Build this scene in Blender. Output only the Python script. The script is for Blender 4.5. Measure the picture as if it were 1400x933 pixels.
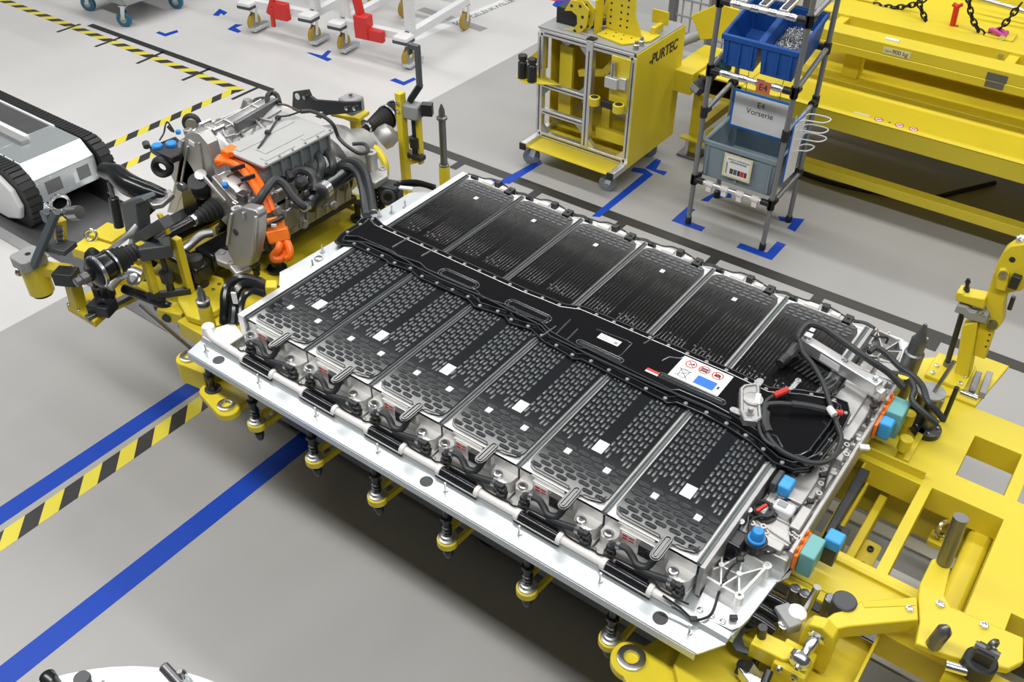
import bpy, bmesh, math, random
from mathutils import Vector, Matrix
random.seed(7)
SC = bpy.context.scene
for o in list(bpy.data.objects): bpy.data.objects.remove(o, do_unlink=True)
COL = SC.collection
PI = math.pi

# ---------------------------------------------------------------- camera
CAM = Vector((2.39317, -1.62207, 3.02371))
YAW, PITCH, ROLL, FPX = 2.20089379, 0.686805685, 0.00606745, 1281.6
fw = Vector((math.cos(PITCH)*math.cos(YAW), math.cos(PITCH)*math.sin(YAW), -math.sin(PITCH)))
rt = fw.cross(Vector((0, 0, 1))).normalized(); up = rt.cross(fw)
rt, up = math.cos(ROLL)*rt + math.sin(ROLL)*up, math.cos(ROLL)*up - math.sin(ROLL)*rt
cd = bpy.data.cameras.new('camera'); cam = bpy.data.objects.new('camera', cd); COL.objects.link(cam)
cam.matrix_world = Matrix(((rt.x, up.x, -fw.x, CAM.x), (rt.y, up.y, -fw.y, CAM.y), (rt.z, up.z, -fw.z, CAM.z), (0, 0, 0, 1)))
cd.sensor_width = 36.0; cd.lens = 36.0*FPX/1400.0; cd.clip_start = 0.05; cd.clip_end = 200
SC.camera = cam

# ---------------------------------------------------------------- light
SC.view_settings.view_transform = 'Standard'; SC.view_settings.look = 'None'
SC.view_settings.gamma = 1.0; SC.view_settings.use_curve_mapping = False
SC.view_settings.exposure = 0.0
w = bpy.data.worlds.new('hall'); SC.world = w; w.use_nodes = True
w.node_tree.nodes['Background'].inputs[0].default_value = (0.93, 0.96, 1.0, 1)
w.node_tree.nodes['Background'].inputs[1].default_value = 0.085
def strip(x, y, z, lx, ly, watts, name='ceiling_strip'):
    l = bpy.data.lights.new(name, 'AREA'); l.shape = 'RECTANGLE'; l.size = lx; l.size_y = ly; l.energy = watts
    l.color = (1.0, 0.985, 0.96)
    o = bpy.data.objects.new(name, l); COL.objects.link(o); o.location = (x, y, z)
    return o
for yy, e in ((-1.15, 520), (3.5, 330), (8.3, 400)):
    strip(-0.5, yy, 5.6, 13.0, 0.55, e)

# ---------------------------------------------------------------- helpers
def at(px, py, z):
    "the point of the horizontal plane at height z that is seen at a pixel of the photograph"
    d = rt*((px-700)/FPX) - up*((py-466.5)/FPX) + fw
    t = (z-CAM.z)/d.z
    return CAM + d*t
def aty(px, py, y):
    d = rt*((px-700)/FPX) - up*((py-466.5)/FPX) + fw
    return CAM + d*((y-CAM.y)/d.y)
def atx(px, py, x):
    d = rt*((px-700)/FPX) - up*((py-466.5)/FPX) + fw
    return CAM + d*((x-CAM.x)/d.x)

M = {}
def mat(name, col, rough=0.5, metal=0.0, noise=0.0, scale=8.0, bump=0.0, bscale=60.0, coat=0.0, emit=None, rvar=0.0, spec=0.5, alpha=1.0, trans=0.0):
    m = bpy.data.materials.new(name); m.use_nodes = True
    nt = m.node_tree; b = nt.nodes['Principled BSDF']
    b.inputs['Base Color'].default_value = (*col, 1); b.inputs['Roughness'].default_value = rough
    b.inputs['Metallic'].default_value = metal; b.inputs['Coat Weight'].default_value = coat
    b.inputs['Specular IOR Level'].default_value = spec
    if trans: b.inputs['Transmission Weight'].default_value = trans
    if alpha < 1: b.inputs['Alpha'].default_value = alpha
    if noise or rvar or bump:
        tc = nt.nodes.new('ShaderNodeTexCoord')
        n = nt.nodes.new('ShaderNodeTexNoise'); n.inputs['Scale'].default_value = scale; n.inputs['Detail'].default_value = 6
        nt.links.new(tc.outputs['Object'], n.inputs['Vector'])
        if noise:
            mx = nt.nodes.new('ShaderNodeMix'); mx.data_type = 'RGBA'
            mx.inputs[6].default_value = (*[max(0, c*(1-noise)) for c in col], 1)
            mx.inputs[7].default_value = (*[min(1, c*(1+noise)) for c in col], 1)
            nt.links.new(n.outputs['Fac'], mx.inputs[0]); nt.links.new(mx.outputs[2], b.inputs['Base Color'])
        if rvar:
            mr = nt.nodes.new('ShaderNodeMapRange'); mr.inputs[1].default_value = 0.3; mr.inputs[2].default_value = 0.7
            mr.inputs[3].default_value = max(0.02, rough-rvar); mr.inputs[4].default_value = min(1, rough+rvar)
            nt.links.new(n.outputs['Fac'], mr.inputs[0]); nt.links.new(mr.outputs[0], b.inputs['Roughness'])
        if bump:
            n2 = nt.nodes.new('ShaderNodeTexNoise'); n2.inputs['Scale'].default_value = bscale; n2.inputs['Detail'].default_value = 4
            nt.links.new(tc.outputs['Object'], n2.inputs['Vector'])
            bp = nt.nodes.new('ShaderNodeBump'); bp.inputs['Strength'].default_value = bump; bp.inputs['Distance'].default_value = 0.002
            nt.links.new(n2.outputs['Fac'], bp.inputs['Height']); nt.links.new(bp.outputs['Normal'], b.inputs['Normal'])
    M[name] = m
    return m
mat('yellow', (0.70, 0.565, 0.03), 0.38, noise=0.06, scale=5, bump=0.05, bscale=200)
mat('yellow_satin', (0.68, 0.54, 0.025), 0.48, noise=0.07, scale=3)
mat('lid', (0.012, 0.014, 0.016), 0.11, spec=0.45, noise=0.2, scale=6)
mat('lid_back', (0.006, 0.0055, 0.0055), 0.13, spec=0.4, noise=0.2, scale=6)
mat('lid_relief_glint', (0.050, 0.056, 0.062), 0.18, spec=0.9)  # same black paint as the lids, lightened to put edge glints into the colour
mat('cover', (0.006, 0.006, 0.007), 0.12)
mat('alu', (0.78, 0.79, 0.80), 0.42, metal=0.85, noise=0.05, scale=14)
mat('alu_sheet', (0.62, 0.665, 0.685), 0.36, metal=0.75, noise=0.03, scale=5)
mat('cast', (0.50, 0.495, 0.485), 0.45, metal=0.75, noise=0.09, scale=18, bump=0.15, bscale=150)
mat('cast_light', (0.74, 0.735, 0.72), 0.42, metal=0.6, noise=0.06, scale=14, bump=0.1, bscale=120)
mat('cast_dark', (0.42, 0.42, 0.42), 0.42, metal=0.8, noise=0.12, scale=16, bump=0.25, bscale=140)
mat('steel', (0.55, 0.55, 0.55), 0.28, metal=1.0, noise=0.1, scale=20)
mat('steel_dark', (0.22, 0.22, 0.23), 0.38, metal=0.85, noise=0.1, scale=20)
mat('zinc', (0.72, 0.74, 0.76), 0.25, metal=1.0)
mat('black_plastic', (0.016, 0.017, 0.018), 0.42, noise=0.2, scale=10)
mat('screw_zinc', (0.50, 0.51, 0.52), 0.38, metal=0.8)
mat('tyre_grey', (0.20, 0.23, 0.25), 0.5)
mat('inverter_side', (0.22, 0.25, 0.26), 0.45, metal=0.3)
mat('rubber', (0.018, 0.019, 0.02), 0.55, noise=0.2, scale=30)
mat('hose', (0.030, 0.033, 0.036), 0.48, noise=0.2, scale=30)
mat('black_metal', (0.022, 0.024, 0.027), 0.33, noise=0.2, scale=12)
mat('black_gloss', (0.010, 0.011, 0.013), 0.20)
mat('dark_plastic', (0.055, 0.060, 0.065), 0.45, noise=0.1)
mat('white_plastic', (0.78, 0.76, 0.74), 0.45, noise=0.03)
mat('white_paint', (0.75, 0.76, 0.77), 0.40, noise=0.03)
mat('label_white', (0.82, 0.83, 0.83), 0.5)
mat('orange', (0.95, 0.17, 0.012), 0.38)
mat('orange_box', (0.90, 0.20, 0.015), 0.42)
mat('teal', (0.16, 0.42, 0.42), 0.5)
mat('blue_cap', (0.02, 0.26, 0.72), 0.45)
mat('blue_light', (0.05, 0.36, 0.78), 0.45)
mat('blue_bin', (0.010, 0.085, 0.36), 0.40, noise=0.06)
mat('blue_tape', (0.003, 0.052, 0.42), 0.5, spec=0.3)
mat('red', (0.62, 0.025, 0.02), 0.42)
mat('pink', (0.55, 0.05, 0.30), 0.4)
mat('grey_crate', (0.21, 0.27, 0.31), 0.5, noise=0.06)
mat('grey_paint', (0.30, 0.31, 0.31), 0.45, noise=0.05)
mat('inverter', (0.45, 0.455, 0.45), 0.5, metal=0.3, noise=0.08, scale=7)
mat('slate', (0.10, 0.12, 0.13), 0.42, metal=0.3, noise=0.08)
mat('tube_grey', (0.23, 0.24, 0.245), 0.32, metal=0.4)
mat('black_tape', (0.028, 0.027, 0.026), 0.40)
mat('sign_blue', (0.01, 0.14, 0.45), 0.4)
mat('brown', (0.10, 0.055, 0.02), 0.5)
mat('print', (0.03, 0.03, 0.03), 0.6)
mat('print_red', (0.60, 0.04, 0.03), 0.6)
mat('cream', (0.72, 0.68, 0.42), 0.5)
mat('hexa', (0.10, 0.11, 0.12), 0.35, metal=0.6)

class MB:
    def __init__(s): s.isl = []; s._fix = False; s.v = []; s.f = []; s.mi = []; s.cur = 0
    def add(s, vs, fs):
        b = len(s.v); s.isl.append((len(s.v), len(s.v)+len(vs), len(s.f), len(s.f)+len(fs))); s.v += [tuple(v) for v in vs]; s.f += [[i+b for i in f] for f in fs]; s.mi += [s.cur]*len(fs)
        return s
    def box(s, x0, x1, y0, y1, z0, z1):
        if x0 > x1: x0, x1 = x1, x0
        if y0 > y1: y0, y1 = y1, y0
        if z0 > z1: z0, z1 = z1, z0
        return s.add([(x0,y0,z0),(x1,y0,z0),(x1,y1,z0),(x0,y1,z0),(x0,y0,z1),(x1,y0,z1),(x1,y1,z1),(x0,y1,z1)],
                     [(0,3,2,1),(4,5,6,7),(0,1,5,4),(1,2,6,5),(2,3,7,6),(3,0,4,7)])
    def obox(s, c, size, mtx):
        h = Vector(size)/2; c = Vector(c)
        vs = [c + mtx @ Vector((h.x*a, h.y*b, h.z*d)) for d in (-1, 1) for a, b in ((-1,-1),(1,-1),(1,1),(-1,1))]
        return s.add(vs, [(0,3,2,1),(4,5,6,7),(0,1,5,4),(1,2,6,5),(2,3,7,6),(3,0,4,7)])
    def beam(s, p0, p1, wd, ht, upv=(0,0,1)):
        "rectangular bar between two points"
        p0 = Vector(p0); p1 = Vector(p1); d = (p1-p0); L = d.length; d.normalize(); u = Vector(upv)
        sd = d.cross(u)
        if sd.length < 1e-4: sd = d.cross(Vector((1,0,0)))
        sd.normalize(); u = sd.cross(d)
        m = Matrix((d, sd, u)).transposed()
        return s.obox((p0+p1)/2, (L, wd, ht), m)
    def prism(s, pts, z0, z1):
        n = len(pts)
        a = sum(pts[i][0]*pts[(i+1)%n][1]-pts[(i+1)%n][0]*pts[i][1] for i in range(n))
        if a < 0: pts = pts[::-1]
        vs = [(p[0],p[1],z0) for p in pts]+[(p[0],p[1],z1) for p in pts]
        return s.add(vs, [list(range(n))[::-1], list(range(n,2*n))]+[(i,(i+1)%n,n+(i+1)%n,n+i) for i in range(n)])
    def slab(s, pts, axis, t0, t1):
        "outline in the plane across an axis ('x' or 'y'), pushed along it"
        n = len(pts)
        def P(p, t): return (t, p[0], p[1]) if axis == 'x' else (p[0], t, p[1])
        vs = [P(p, t0) for p in pts]+[P(p, t1) for p in pts]
        fs = [list(range(n))[::-1], list(range(n,2*n))]+[(i,(i+1)%n,n+(i+1)%n,n+i) for i in range(n)]
        b = len(s.f); s.add(vs, fs); s._fix = True
        return s
    def ring_prism(s, outer, inner, z0, z1):
        n = len(outer)
        vs = [(p[0],p[1],z0) for p in outer]+[(p[0],p[1],z1) for p in outer]+[(p[0],p[1],z0) for p in inner]+[(p[0],p[1],z1) for p in inner]
        fs = []
        for i in range(n):
            j = (i+1)%n
            fs += [(i,j,n+j,n+i),(n+i,n+j,3*n+j,3*n+i),(3*n+i,3*n+j,2*n+j,2*n+i),(2*n+i,2*n+j,j,i)]
        return s.add(vs, fs)
    def cyl(s, p0, p1, r0, r1=None, n=14, caps=True):
        p0 = Vector(p0); p1 = Vector(p1); r1 = r0 if r1 is None else r1
        d = (p1-p0).normalized(); a = d.orthogonal().normalized(); b = d.cross(a)
        vs = [p0+(a*math.cos(2*PI*i/n)+b*math.sin(2*PI*i/n))*r0 for i in range(n)]+[p1+(a*math.cos(2*PI*i/n)+b*math.sin(2*PI*i/n))*r1 for i in range(n)]
        fs = [(i,(i+1)%n,n+(i+1)%n,n+i) for i in range(n)]
        if caps: fs += [list(range(n))[::-1], list(range(n,2*n))]
        return s.add(vs, fs)
    def lathe(s, p0, d, prof, n=16, caps=True):
        "prof: (distance along d, radius)"
        p0 = Vector(p0); d = Vector(d).normalized(); a = d.orthogonal().normalized(); b = d.cross(a)
        vs = []; m = len(prof)
        for t, r in prof:
            for i in range(n):
                q = 2*PI*i/n; vs.append(p0+d*t+(a*math.cos(q)+b*math.sin(q))*max(r, 1e-4))
        fs = [(k*n+i, k*n+(i+1)%n, (k+1)*n+(i+1)%n, (k+1)*n+i) for k in range(m-1) for i in range(n)]
        if caps: fs += [list(range(n))[::-1], list(range((m-1)*n, m*n))]
        return s.add(vs, fs)
    def tube(s, pts, r, n=8, sub=5, closed=False):
        pts = spline(pts, sub) if sub > 1 else [Vector(p) for p in pts]
        m = len(pts); vs = []; 
        t = (pts[1]-pts[0]).normalized(); a = t.orthogonal().normalized()
        for k in range(m):
            t = (pts[min(k+1,m-1)]-pts[max(k-1,0)])
            t = t.normalized() if t.length > 1e-9 else Vector((0,0,1))
            a = (a-t*a.dot(t)); a = a.normalized() if a.length > 1e-6 else t.orthogonal().normalized()
            b = t.cross(a); rr = r(k/(m-1)) if callable(r) else r
            vs += [pts[k]+(a*math.cos(2*PI*i/n)+b*math.sin(2*PI*i/n))*rr for i in range(n)]
        fs = [(k*n+i, k*n+(i+1)%n, (k+1)*n+(i+1)%n, (k+1)*n+i) for k in range(m-1) for i in range(n)]
        fs += [list(range(n))[::-1], list(range((m-1)*n, m*n))]
        return s.add(vs, fs)
    def torus(s, c, axis, R, r, n=20, k=8, squash=1.0):
        c = Vector(c); d = Vector(axis).normalized(); a = d.orthogonal().normalized(); b = d.cross(a); vs = []
        for i in range(n):
            q = 2*PI*i/n; e = a*math.cos(q)+b*math.sin(q)
            for j in range(k):
                h = 2*PI*j/k; vs.append(c+e*(R+r*math.cos(h))+d*(r*squash*math.sin(h)))
        fs = [(i*k+j, ((i+1)%n)*k+j, ((i+1)%n)*k+(j+1)%k, i*k+(j+1)%k) for i in range(n) for j in range(k)]
        return s.add(vs, fs)
    def quad(s, a, b, c, d): return s.add([a,b,c,d], [(0,1,2,3)])
    def mesh(s, name, mats, smooth=35):
        me = bpy.data.meshes.new(name); me.from_pydata(s.v, [], s.f)
        for m in mats: me.materials.append(M[m])
        if len(mats) > 1: me.polygons.foreach_set('material_index', s.mi)
        if smooth:
            me.polygons.foreach_set('use_smooth', [True]*len(me.polygons)); me.set_sharp_from_angle(angle=math.radians(smooth))
        if getattr(s, '_fix', False):
            bm = bmesh.new(); bm.from_mesh(me); bmesh.ops.recalc_face_normals(bm, faces=bm.faces); bm.to_mesh(me); bm.free()
        me.update(); return me
    def pieces(s):
        "the groups of primitives that do not touch one another"
        B = []
        for a, b, c, d in s.isl:
            vs = s.v[a:b]; lo = [min(v[i] for v in vs) for i in range(3)]; hi = [max(v[i] for v in vs) for i in range(3)]
            B.append((lo, hi, max(h-l for h, l in zip(hi, lo))))
        n = len(B); p = list(range(n))
        def root(i):
            while p[i] != i: p[i] = p[p[i]]; i = p[i]
            return i
        for i in range(n):
            for j in range(i+1, n):
                g = math.sqrt(sum(max(0, B[i][0][k]-B[j][1][k], B[j][0][k]-B[i][1][k])**2 for k in range(3)))
                if g <= max(0.019, 0.48*max(B[i][2], B[j][2])): p[root(i)] = root(j)
        gr = {}
        for i in range(n): gr.setdefault(root(i), []).append(i)
        return list(gr.values()), max(b[2] for b in B)
    def sub(s, ids):
        m = MB(); m._fix = s._fix
        for i in ids:
            a, b, c, d = s.isl[i]; k = len(m.v)-a
            m.isl.append((len(m.v), len(m.v)+b-a, len(m.f), len(m.f)+d-c)); m.v += s.v[a:b]; m.f += [[q+k for q in f] for f in s.f[c:d]]; m.mi += s.mi[c:d]
        return m
    def build(s, name, mats, parent=None, bev=0.0, smooth=35, label=None, kind=None, seg=2):
        if kind is None and parent is not None and 1 < len(s.isl) < 260:
            gr, big = s.pieces()
            if len(gr) > 1:
                if len(gr) > 60 or big < 0.0165: kind = 'stuff'
                else: return [s.sub(g).build1(name, mats, parent, bev, smooth, label, kind, seg) for g in gr][0]
        return s.build1(name, mats, parent, bev, smooth, label, kind, seg)
    def meshes(s, name, mats, smooth=35):
        gr, big = s.pieces()
        return [s.sub(g).mesh(name, mats, smooth) for g in gr]
    def build1(s, name, mats, parent=None, bev=0.0, smooth=35, label=None, kind=None, seg=2):
        if isinstance(mats, str): mats = [mats]
        o = bpy.data.objects.new(name, s.mesh(name, mats, smooth)); COL.objects.link(o)
        if parent is not None: o.parent = parent; o.matrix_parent_inverse = Matrix.Translation(-parent.location) if parent.type == 'EMPTY' else parent.matrix_parent_inverse.copy()
        if parent is not None and parent.type != 'EMPTY': o.matrix_parent_inverse = Matrix.Identity(4)
        if bev:
            b = o.modifiers.new('edge', 'BEVEL'); b.width = bev; b.segments = seg; b.limit_method = 'ANGLE'; b.angle_limit = math.radians(40); b.harden_normals = False
        if label: o['label'] = label
        if kind: o['kind'] = kind
        return o
def spline(pts, sub=5):
    P = [Vector(p) for p in pts]
    if len(P) < 3: return P
    P = [P[0]*2-P[1]]+P+[P[-1]*2-P[-2]]; out = []
    for i in range(1, len(P)-2):
        a, b, c, d = P[i-1], P[i], P[i+1], P[i+2]
        for k in range(sub):
            t = k/sub
            out.append(0.5*((2*b)+(c-a)*t+(2*a-5*b+4*c-d)*t*t+(3*b-a-3*c+d)*t**3))
    out.append(P[-2]); return out
def thing(name, label, cat, loc=(0,0,0), group=None):
    o = bpy.data.objects.new(name, None); COL.objects.link(o); o.location = loc; o.empty_display_size = 0.05
    return tag(o, label, cat, group)
def tag(o, label, cat, group=None):
    o['label'] = label; o['category'] = cat
    if group: o['group'] = group
    return o
def copy_tree(o, parent=None, shift=None, label=None):
    c = o.copy(); COL.objects.link(c)
    if parent is not None: c.parent = parent
    if shift is not None: c.location = c.location+Vector(shift)
    if label: c['label'] = label
    for ch in list(o.children): copy_tree(ch, c)
    return c
def circ(cx, cy, r, n=16, a0=0, a1=2*PI):
    full = abs(a1-a0-2*PI) < 1e-6
    return [(cx+r*math.cos(a0+(a1-a0)*i/(n if full else n-1)), cy+r*math.sin(a0+(a1-a0)*i/(n if full else n-1))) for i in range(n)]
def stadium(cx, cy, L, W, along='x', n=4):
    h = (L-W)/2; r = W/2
    p = [(h+r*math.cos(-PI/2+PI*i/n), r*math.sin(-PI/2+PI*i/n)) for i in range(n+1)]+[(-h+r*math.cos(PI/2+PI*i/n), r*math.sin(PI/2+PI*i/n)) for i in range(n+1)]
    return [(cx+a, cy+b) if along == 'x' else (cx-b, cy+a) for a, b in p]
def rrect(x0, x1, y0, y1, r, n=4):
    out = []
    for cx, cy, a in ((x1-r,y0+r,-PI/2),(x1-r,y1-r,0),(x0+r,y1-r,PI/2),(x0+r,y0+r,PI)):
        out += [(cx+r*math.cos(a+PI/2*i/n), cy+r*math.sin(a+PI/2*i/n)) for i in range(n+1)]
    return out
def bump(mb, loops):
    "stack of equal outlines [(points, z), ...] skinned, last one closed"
    n = len(loops[0][0]); vs = []
    for p, z in loops: vs += [(q[0], q[1], z) for q in p]
    fs = [(k*n+i, k*n+(i+1)%n, (k+1)*n+(i+1)%n, (k+1)*n+i) for k in range(len(loops)-1) for i in range(n)]
    fs.append(list(range((len(loops)-1)*n, len(loops)*n)))
    return mb.add(vs, fs)
def inset(pts, d):
    n = len(pts); out = []
    a = sum(pts[i][0]*pts[(i+1)%n][1]-pts[(i+1)%n][0]*pts[i][1] for i in range(n))
    s = 1 if a > 0 else -1
    for i in range(n):
        p0 = Vector(pts[i-1][:2]); p1 = Vector(pts[i][:2]); p2 = Vector(pts[(i+1)%n][:2])
        e1 = (p1-p0).normalized(); e2 = (p2-p1).normalized()
        n1 = Vector((-e1.y, e1.x))*s; n2 = Vector((-e2.y, e2.x))*s
        b = (n1+n2); k = b.length
        b = n1 if k < 1e-3 else b/k
        c = max(0.45, b.dot(n1)); q = p1+b*(d/c); out.append((q.x, q.y))
    return out
def hexbolt(mb, c, r=0.008, h=0.006, axis=(0,0,1)):
    c = Vector(c); a = Vector(axis).normalized()
    mb.cyl(c, c+a*h*0.3, r*1.35, n=12); mb.cyl(c+a*h*0.3, c+a*h, r, n=6)
def sock(mb, c, r=0.007, h=0.007, axis=(0,0,1)):
    "socket head screw"
    mb.lathe(c, axis, [(0,r),(h*0.9,r),(h,r*0.85),(h,r*0.5),(h*0.5,r*0.45)], n=10)
def text(name, body, size, mtx, mt, parent=None, ext=0.0006, align='CENTER', bold=0.0):
    cu = bpy.data.curves.new(name, 'FONT'); cu.body = body; cu.size = size; cu.extrude = ext; cu.align_x = align; cu.align_y = 'CENTER'; cu.offset = bold
    tmp = bpy.data.objects.new('tmp_text', cu); COL.objects.link(tmp)
    dg = bpy.context.evaluated_depsgraph_get(); me = bpy.data.meshes.new_from_object(tmp.evaluated_get(dg))
    bpy.data.objects.remove(tmp, do_unlink=True); me.materials.clear(); me.materials.append(M[mt]); me.name = name
    me.transform(mtx)
    o = bpy.data.objects.new(name, me); COL.objects.link(o)
    if parent is not None:
        o.parent = parent
        o.matrix_parent_inverse = Matrix.Translation(-parent.location) if parent.type == 'EMPTY' else Matrix.Identity(4)
    return o
def frame(o, ex, ey):
    "matrix placing a drawing's x and y along two directions"
    ex = Vector(ex).normalized(); ez = ex.cross(Vector(ey)).normalized(); ey = ez.cross(ex)
    m = Matrix((ex, ey, ez)).transposed().to_4x4(); m.translation = Vector(o); return m
# ================================================================ FLOOR
def floor_material():
    m = bpy.data.materials.new('floor_coating'); m.use_nodes = True; nt = m.node_tree; b = nt.nodes['Principled BSDF']
    tc = nt.nodes.new('ShaderNodeTexCoord'); sx = nt.nodes.new('ShaderNodeSeparateXYZ'); nt.links.new(tc.outputs['Object'], sx.inputs[0])
    st = nt.nodes.new('ShaderNodeMath'); st.operation = 'LESS_THAN'; st.inputs[1].default_value = -1.93; nt.links.new(sx.outputs['X'], st.inputs[0])
    n1 = nt.nodes.new('ShaderNodeTexNoise'); n1.inputs['Scale'].default_value = 1.3; n1.inputs['Detail'].default_value = 8
    mp = nt.nodes.new('ShaderNodeMapping'); mp.inputs['Scale'].default_value = (2.0, 0.7, 1); nt.links.new(tc.outputs['Object'], mp.inputs[0]); nt.links.new(mp.outputs[0], n1.inputs['Vector'])
    def ramp(c0, c1):
        mx = nt.nodes.new('ShaderNodeMix'); mx.data_type = 'RGBA'; mx.inputs[6].default_value = (*c0, 1); mx.inputs[7].default_value = (*c1, 1)
        nt.links.new(n1.outputs['Fac'], mx.inputs[0]); return mx
    g = ramp((0.335, 0.33, 0.325), (0.395, 0.39, 0.383)); l = ramp((0.56, 0.555, 0.55), (0.63, 0.625, 0.62))
    mx = nt.nodes.new('ShaderNodeMix'); mx.data_type = 'RGBA'
    nt.links.new(st.outputs[0], mx.inputs[0]); nt.links.new(g.outputs[2], mx.inputs[6]); nt.links.new(l.outputs[2], mx.inputs[7])
    nt.links.new(mx.outputs[2], b.inputs['Base Color'])
    mr = nt.nodes.new('ShaderNodeMapRange'); mr.inputs[3].default_value = 0.30; mr.inputs[4].default_value = 0.46
    nt.links.new(n1.outputs['Fac'], mr.inputs[0]); nt.links.new(mr.outputs[0], b.inputs['Roughness'])
    n2 = nt.nodes.new('ShaderNodeTexNoise'); n2.inputs['Scale'].default_value = 45; nt.links.new(tc.outputs['Object'], n2.inputs['Vector'])
    bp = nt.nodes.new('ShaderNodeBump'); bp.inputs['Strength'].default_value = 0.06; bp.inputs['Distance'].default_value = 0.004
    nt.links.new(n2.outputs['Fac'], bp.inputs['Height']); nt.links.new(bp.outputs['Normal'], b.inputs['Normal'])
    M['floor'] = m
floor_material()
def hazard_material(name, axis, period, skew, flip=1):
    m = bpy.data.materials.new(name); m.use_nodes = True; nt = m.node_tree; b = nt.nodes['Principled BSDF']
    tc = nt.nodes.new('ShaderNodeTexCoord'); sx = nt.nodes.new('ShaderNodeSeparateXYZ'); nt.links.new(tc.outputs['Object'], sx.inputs[0])
    a = nt.nodes.new('ShaderNodeMath'); a.operation = 'MULTIPLY_ADD'; a.inputs[1].default_value = skew
    nt.links.new(sx.outputs['Y' if axis == 'X' else 'X'], a.inputs[0]); nt.links.new(sx.outputs[axis], a.inputs[2])
    d = nt.nodes.new('ShaderNodeMath'); d.operation = 'DIVIDE'; d.inputs[1].default_value = period; nt.links.new(a.outputs[0], d.inputs[0])
    f = nt.nodes.new('ShaderNodeMath'); f.operation = 'FRACT'; nt.links.new(d.outputs[0], f.inputs[0])
    g = nt.nodes.new('ShaderNodeMath'); g.operation = 'LESS_THAN'; g.inputs[1].default_value = 0.5; nt.links.new(f.outputs[0], g.inputs[0])
    mx = nt.nodes.new('ShaderNodeMix'); mx.data_type = 'RGBA'; mx.inputs[6].default_value = (0.72, 0.62, 0.06, 1); mx.inputs[7].default_value = (0.035, 0.035, 0.035, 1)
    nt.links.new(g.outputs[0], mx.inputs[0]); nt.links.new(mx.outputs[2], b.inputs['Base Color']); b.inputs['Roughness'].default_value = 0.35
    M[name] = m
hazard_material('hazard_along_length', 'X', 0.185, -1.0)
hazard_material('hazard_across', 'Y', 0.185, 1.0)
floor = MB().box(-14, 6, -4, 16, -0.2, 0.0).build('floor', 'floor', smooth=0)
floor['kind'] = 'structure'
def tape(name, x0, x1, y0, y1, m, z=0.0012):
    return MB().box(x0, x1, y0, y1, 0.0, z).build(name, m, floor, smooth=0)
def tape_px(a, b, wd, m, name):
    p, q = at(*a, 0), at(*b, 0)
    return MB().beam((p.x, p.y, 0.0007), (q.x, q.y, 0.0007), wd, 0.0014).build(name, m, floor, smooth=0)
tape('black_floor_line', -2.62, 5.9, 2.655, 2.735, 'black_tape')
for k in range(14): tape('black_floor_tick', -2.42+0.62*k, -2.36+0.62*k, 2.56, 2.655, 'black_tape')
tape('blue_floor_line', -0.16, -0.06, -3.9, 2.1, 'blue_tape')
tape('blue_floor_line', -0.845, -0.755, -3.9, 2.62, 'blue_tape')
tape('hazard_floor_tape', -0.72, -0.63, -3.9, 2.4, 'hazard_across')
# hazard frame around the shuttle lane
tape('hazard_floor_tape', -9.0, -3.17, 2.495, 2.57, 'hazard_along_length')
tape('hazard_floor_tape', -3.255, -3.18, 1.10, 2.495, 'hazard_across')
tape('hazard_floor_tape', -2.925, -2.85, 0.80, 1.62, 'hazard_across')
for k, (p, q) in enumerate([((78,44),(110,33)), ((130,64),(166,51)), ((187,87),(224,71)), ((249,110),(287,94)), ((317,136),(352,120))]):
    tape_px(p, q, 0.03, 'black_tape', 'black_floor_tick')
tape_px((123,34), (372,124), 0.06, 'black_tape', 'black_floor_line')

MB().box(-14, 6, 15.8, 16, 0.0, 7.0).build('wall_back', 'white_paint', smooth=0)['kind'] = 'structure'
MB().box(-14, -13.8, -4, 15.8, 0.0, 7.0).build('wall_left', 'white_paint', smooth=0)['kind'] = 'structure'
# ================================================================ BATTERY PACK
PT = 0.31; LEN = 1.86; WID = 1.304; ZM = 0.90
bat = thing('battery_pack', 'long battery pack with black module lids in a silver aluminium tray', 'battery', (0.93, 0.65, 0.74))
# tray: bottom, side rims
t = MB(); t.box(-0.10, 2.02, -0.07, 1.375, 0.742, 0.765)
t.build('tray_bottom', 'alu_sheet', bat)
def flange(sgn, y0, y1, name):
    # thin rim plate with a folded upstand and holes
    yo, yi = y0, y1
    f = MB()
    pl = [(-0.150, yo), (1.965, yo), (2.015, yi), (-0.165, yi)]
    f.prism(pl, 0.772, 0.779)
    f.box(-0.150, 1.96, yo-0.002*sgn, yo+0.004*sgn, 0.745, 0.773)
    # rolled step to the inner rim
    f.add([(-0.165, yi, 0.779), (2.013, yi, 0.779), (2.013, yi+0.012*sgn, 0.790), (-0.165, yi+0.012*sgn, 0.790), (2.013, yi+0.035*sgn, 0.790), (-0.165, yi+0.035*sgn, 0.790), (2.013, yi+0.04*sgn, 0.766), (-0.165, yi+0.04*sgn, 0.766)],
          [(0,1,2,3),(3,2,4,5),(5,4,6,7)])
    return f.build(name, 'alu_sheet', bat, bev=0.001)
fr = flange(1, -0.182, -0.108, 'tray_flange')
flange(-1, 1.486, 1.412, 'tray_flange')
# flange holes, studs
h = MB()
for x in (-0.02, 0.98, 1.83): h.cyl((x, -0.143, 0.7795), (x, -0.143, 0.7802), 0.022, n=18)
h.build('flange_hole', 'black_metal', fr)
s = MB()
for k in range(8):
    x = -0.10+0.288*k
    for y in (-0.135, 1.45):
        s.cyl((x, y, 0.778), (x, y, 0.784), 0.010, n=8); s.cyl((x, y, 0.784), (x, y, 0.812), 0.0035, n=7)
s.build('flange_stud', 'steel', fr)
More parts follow.
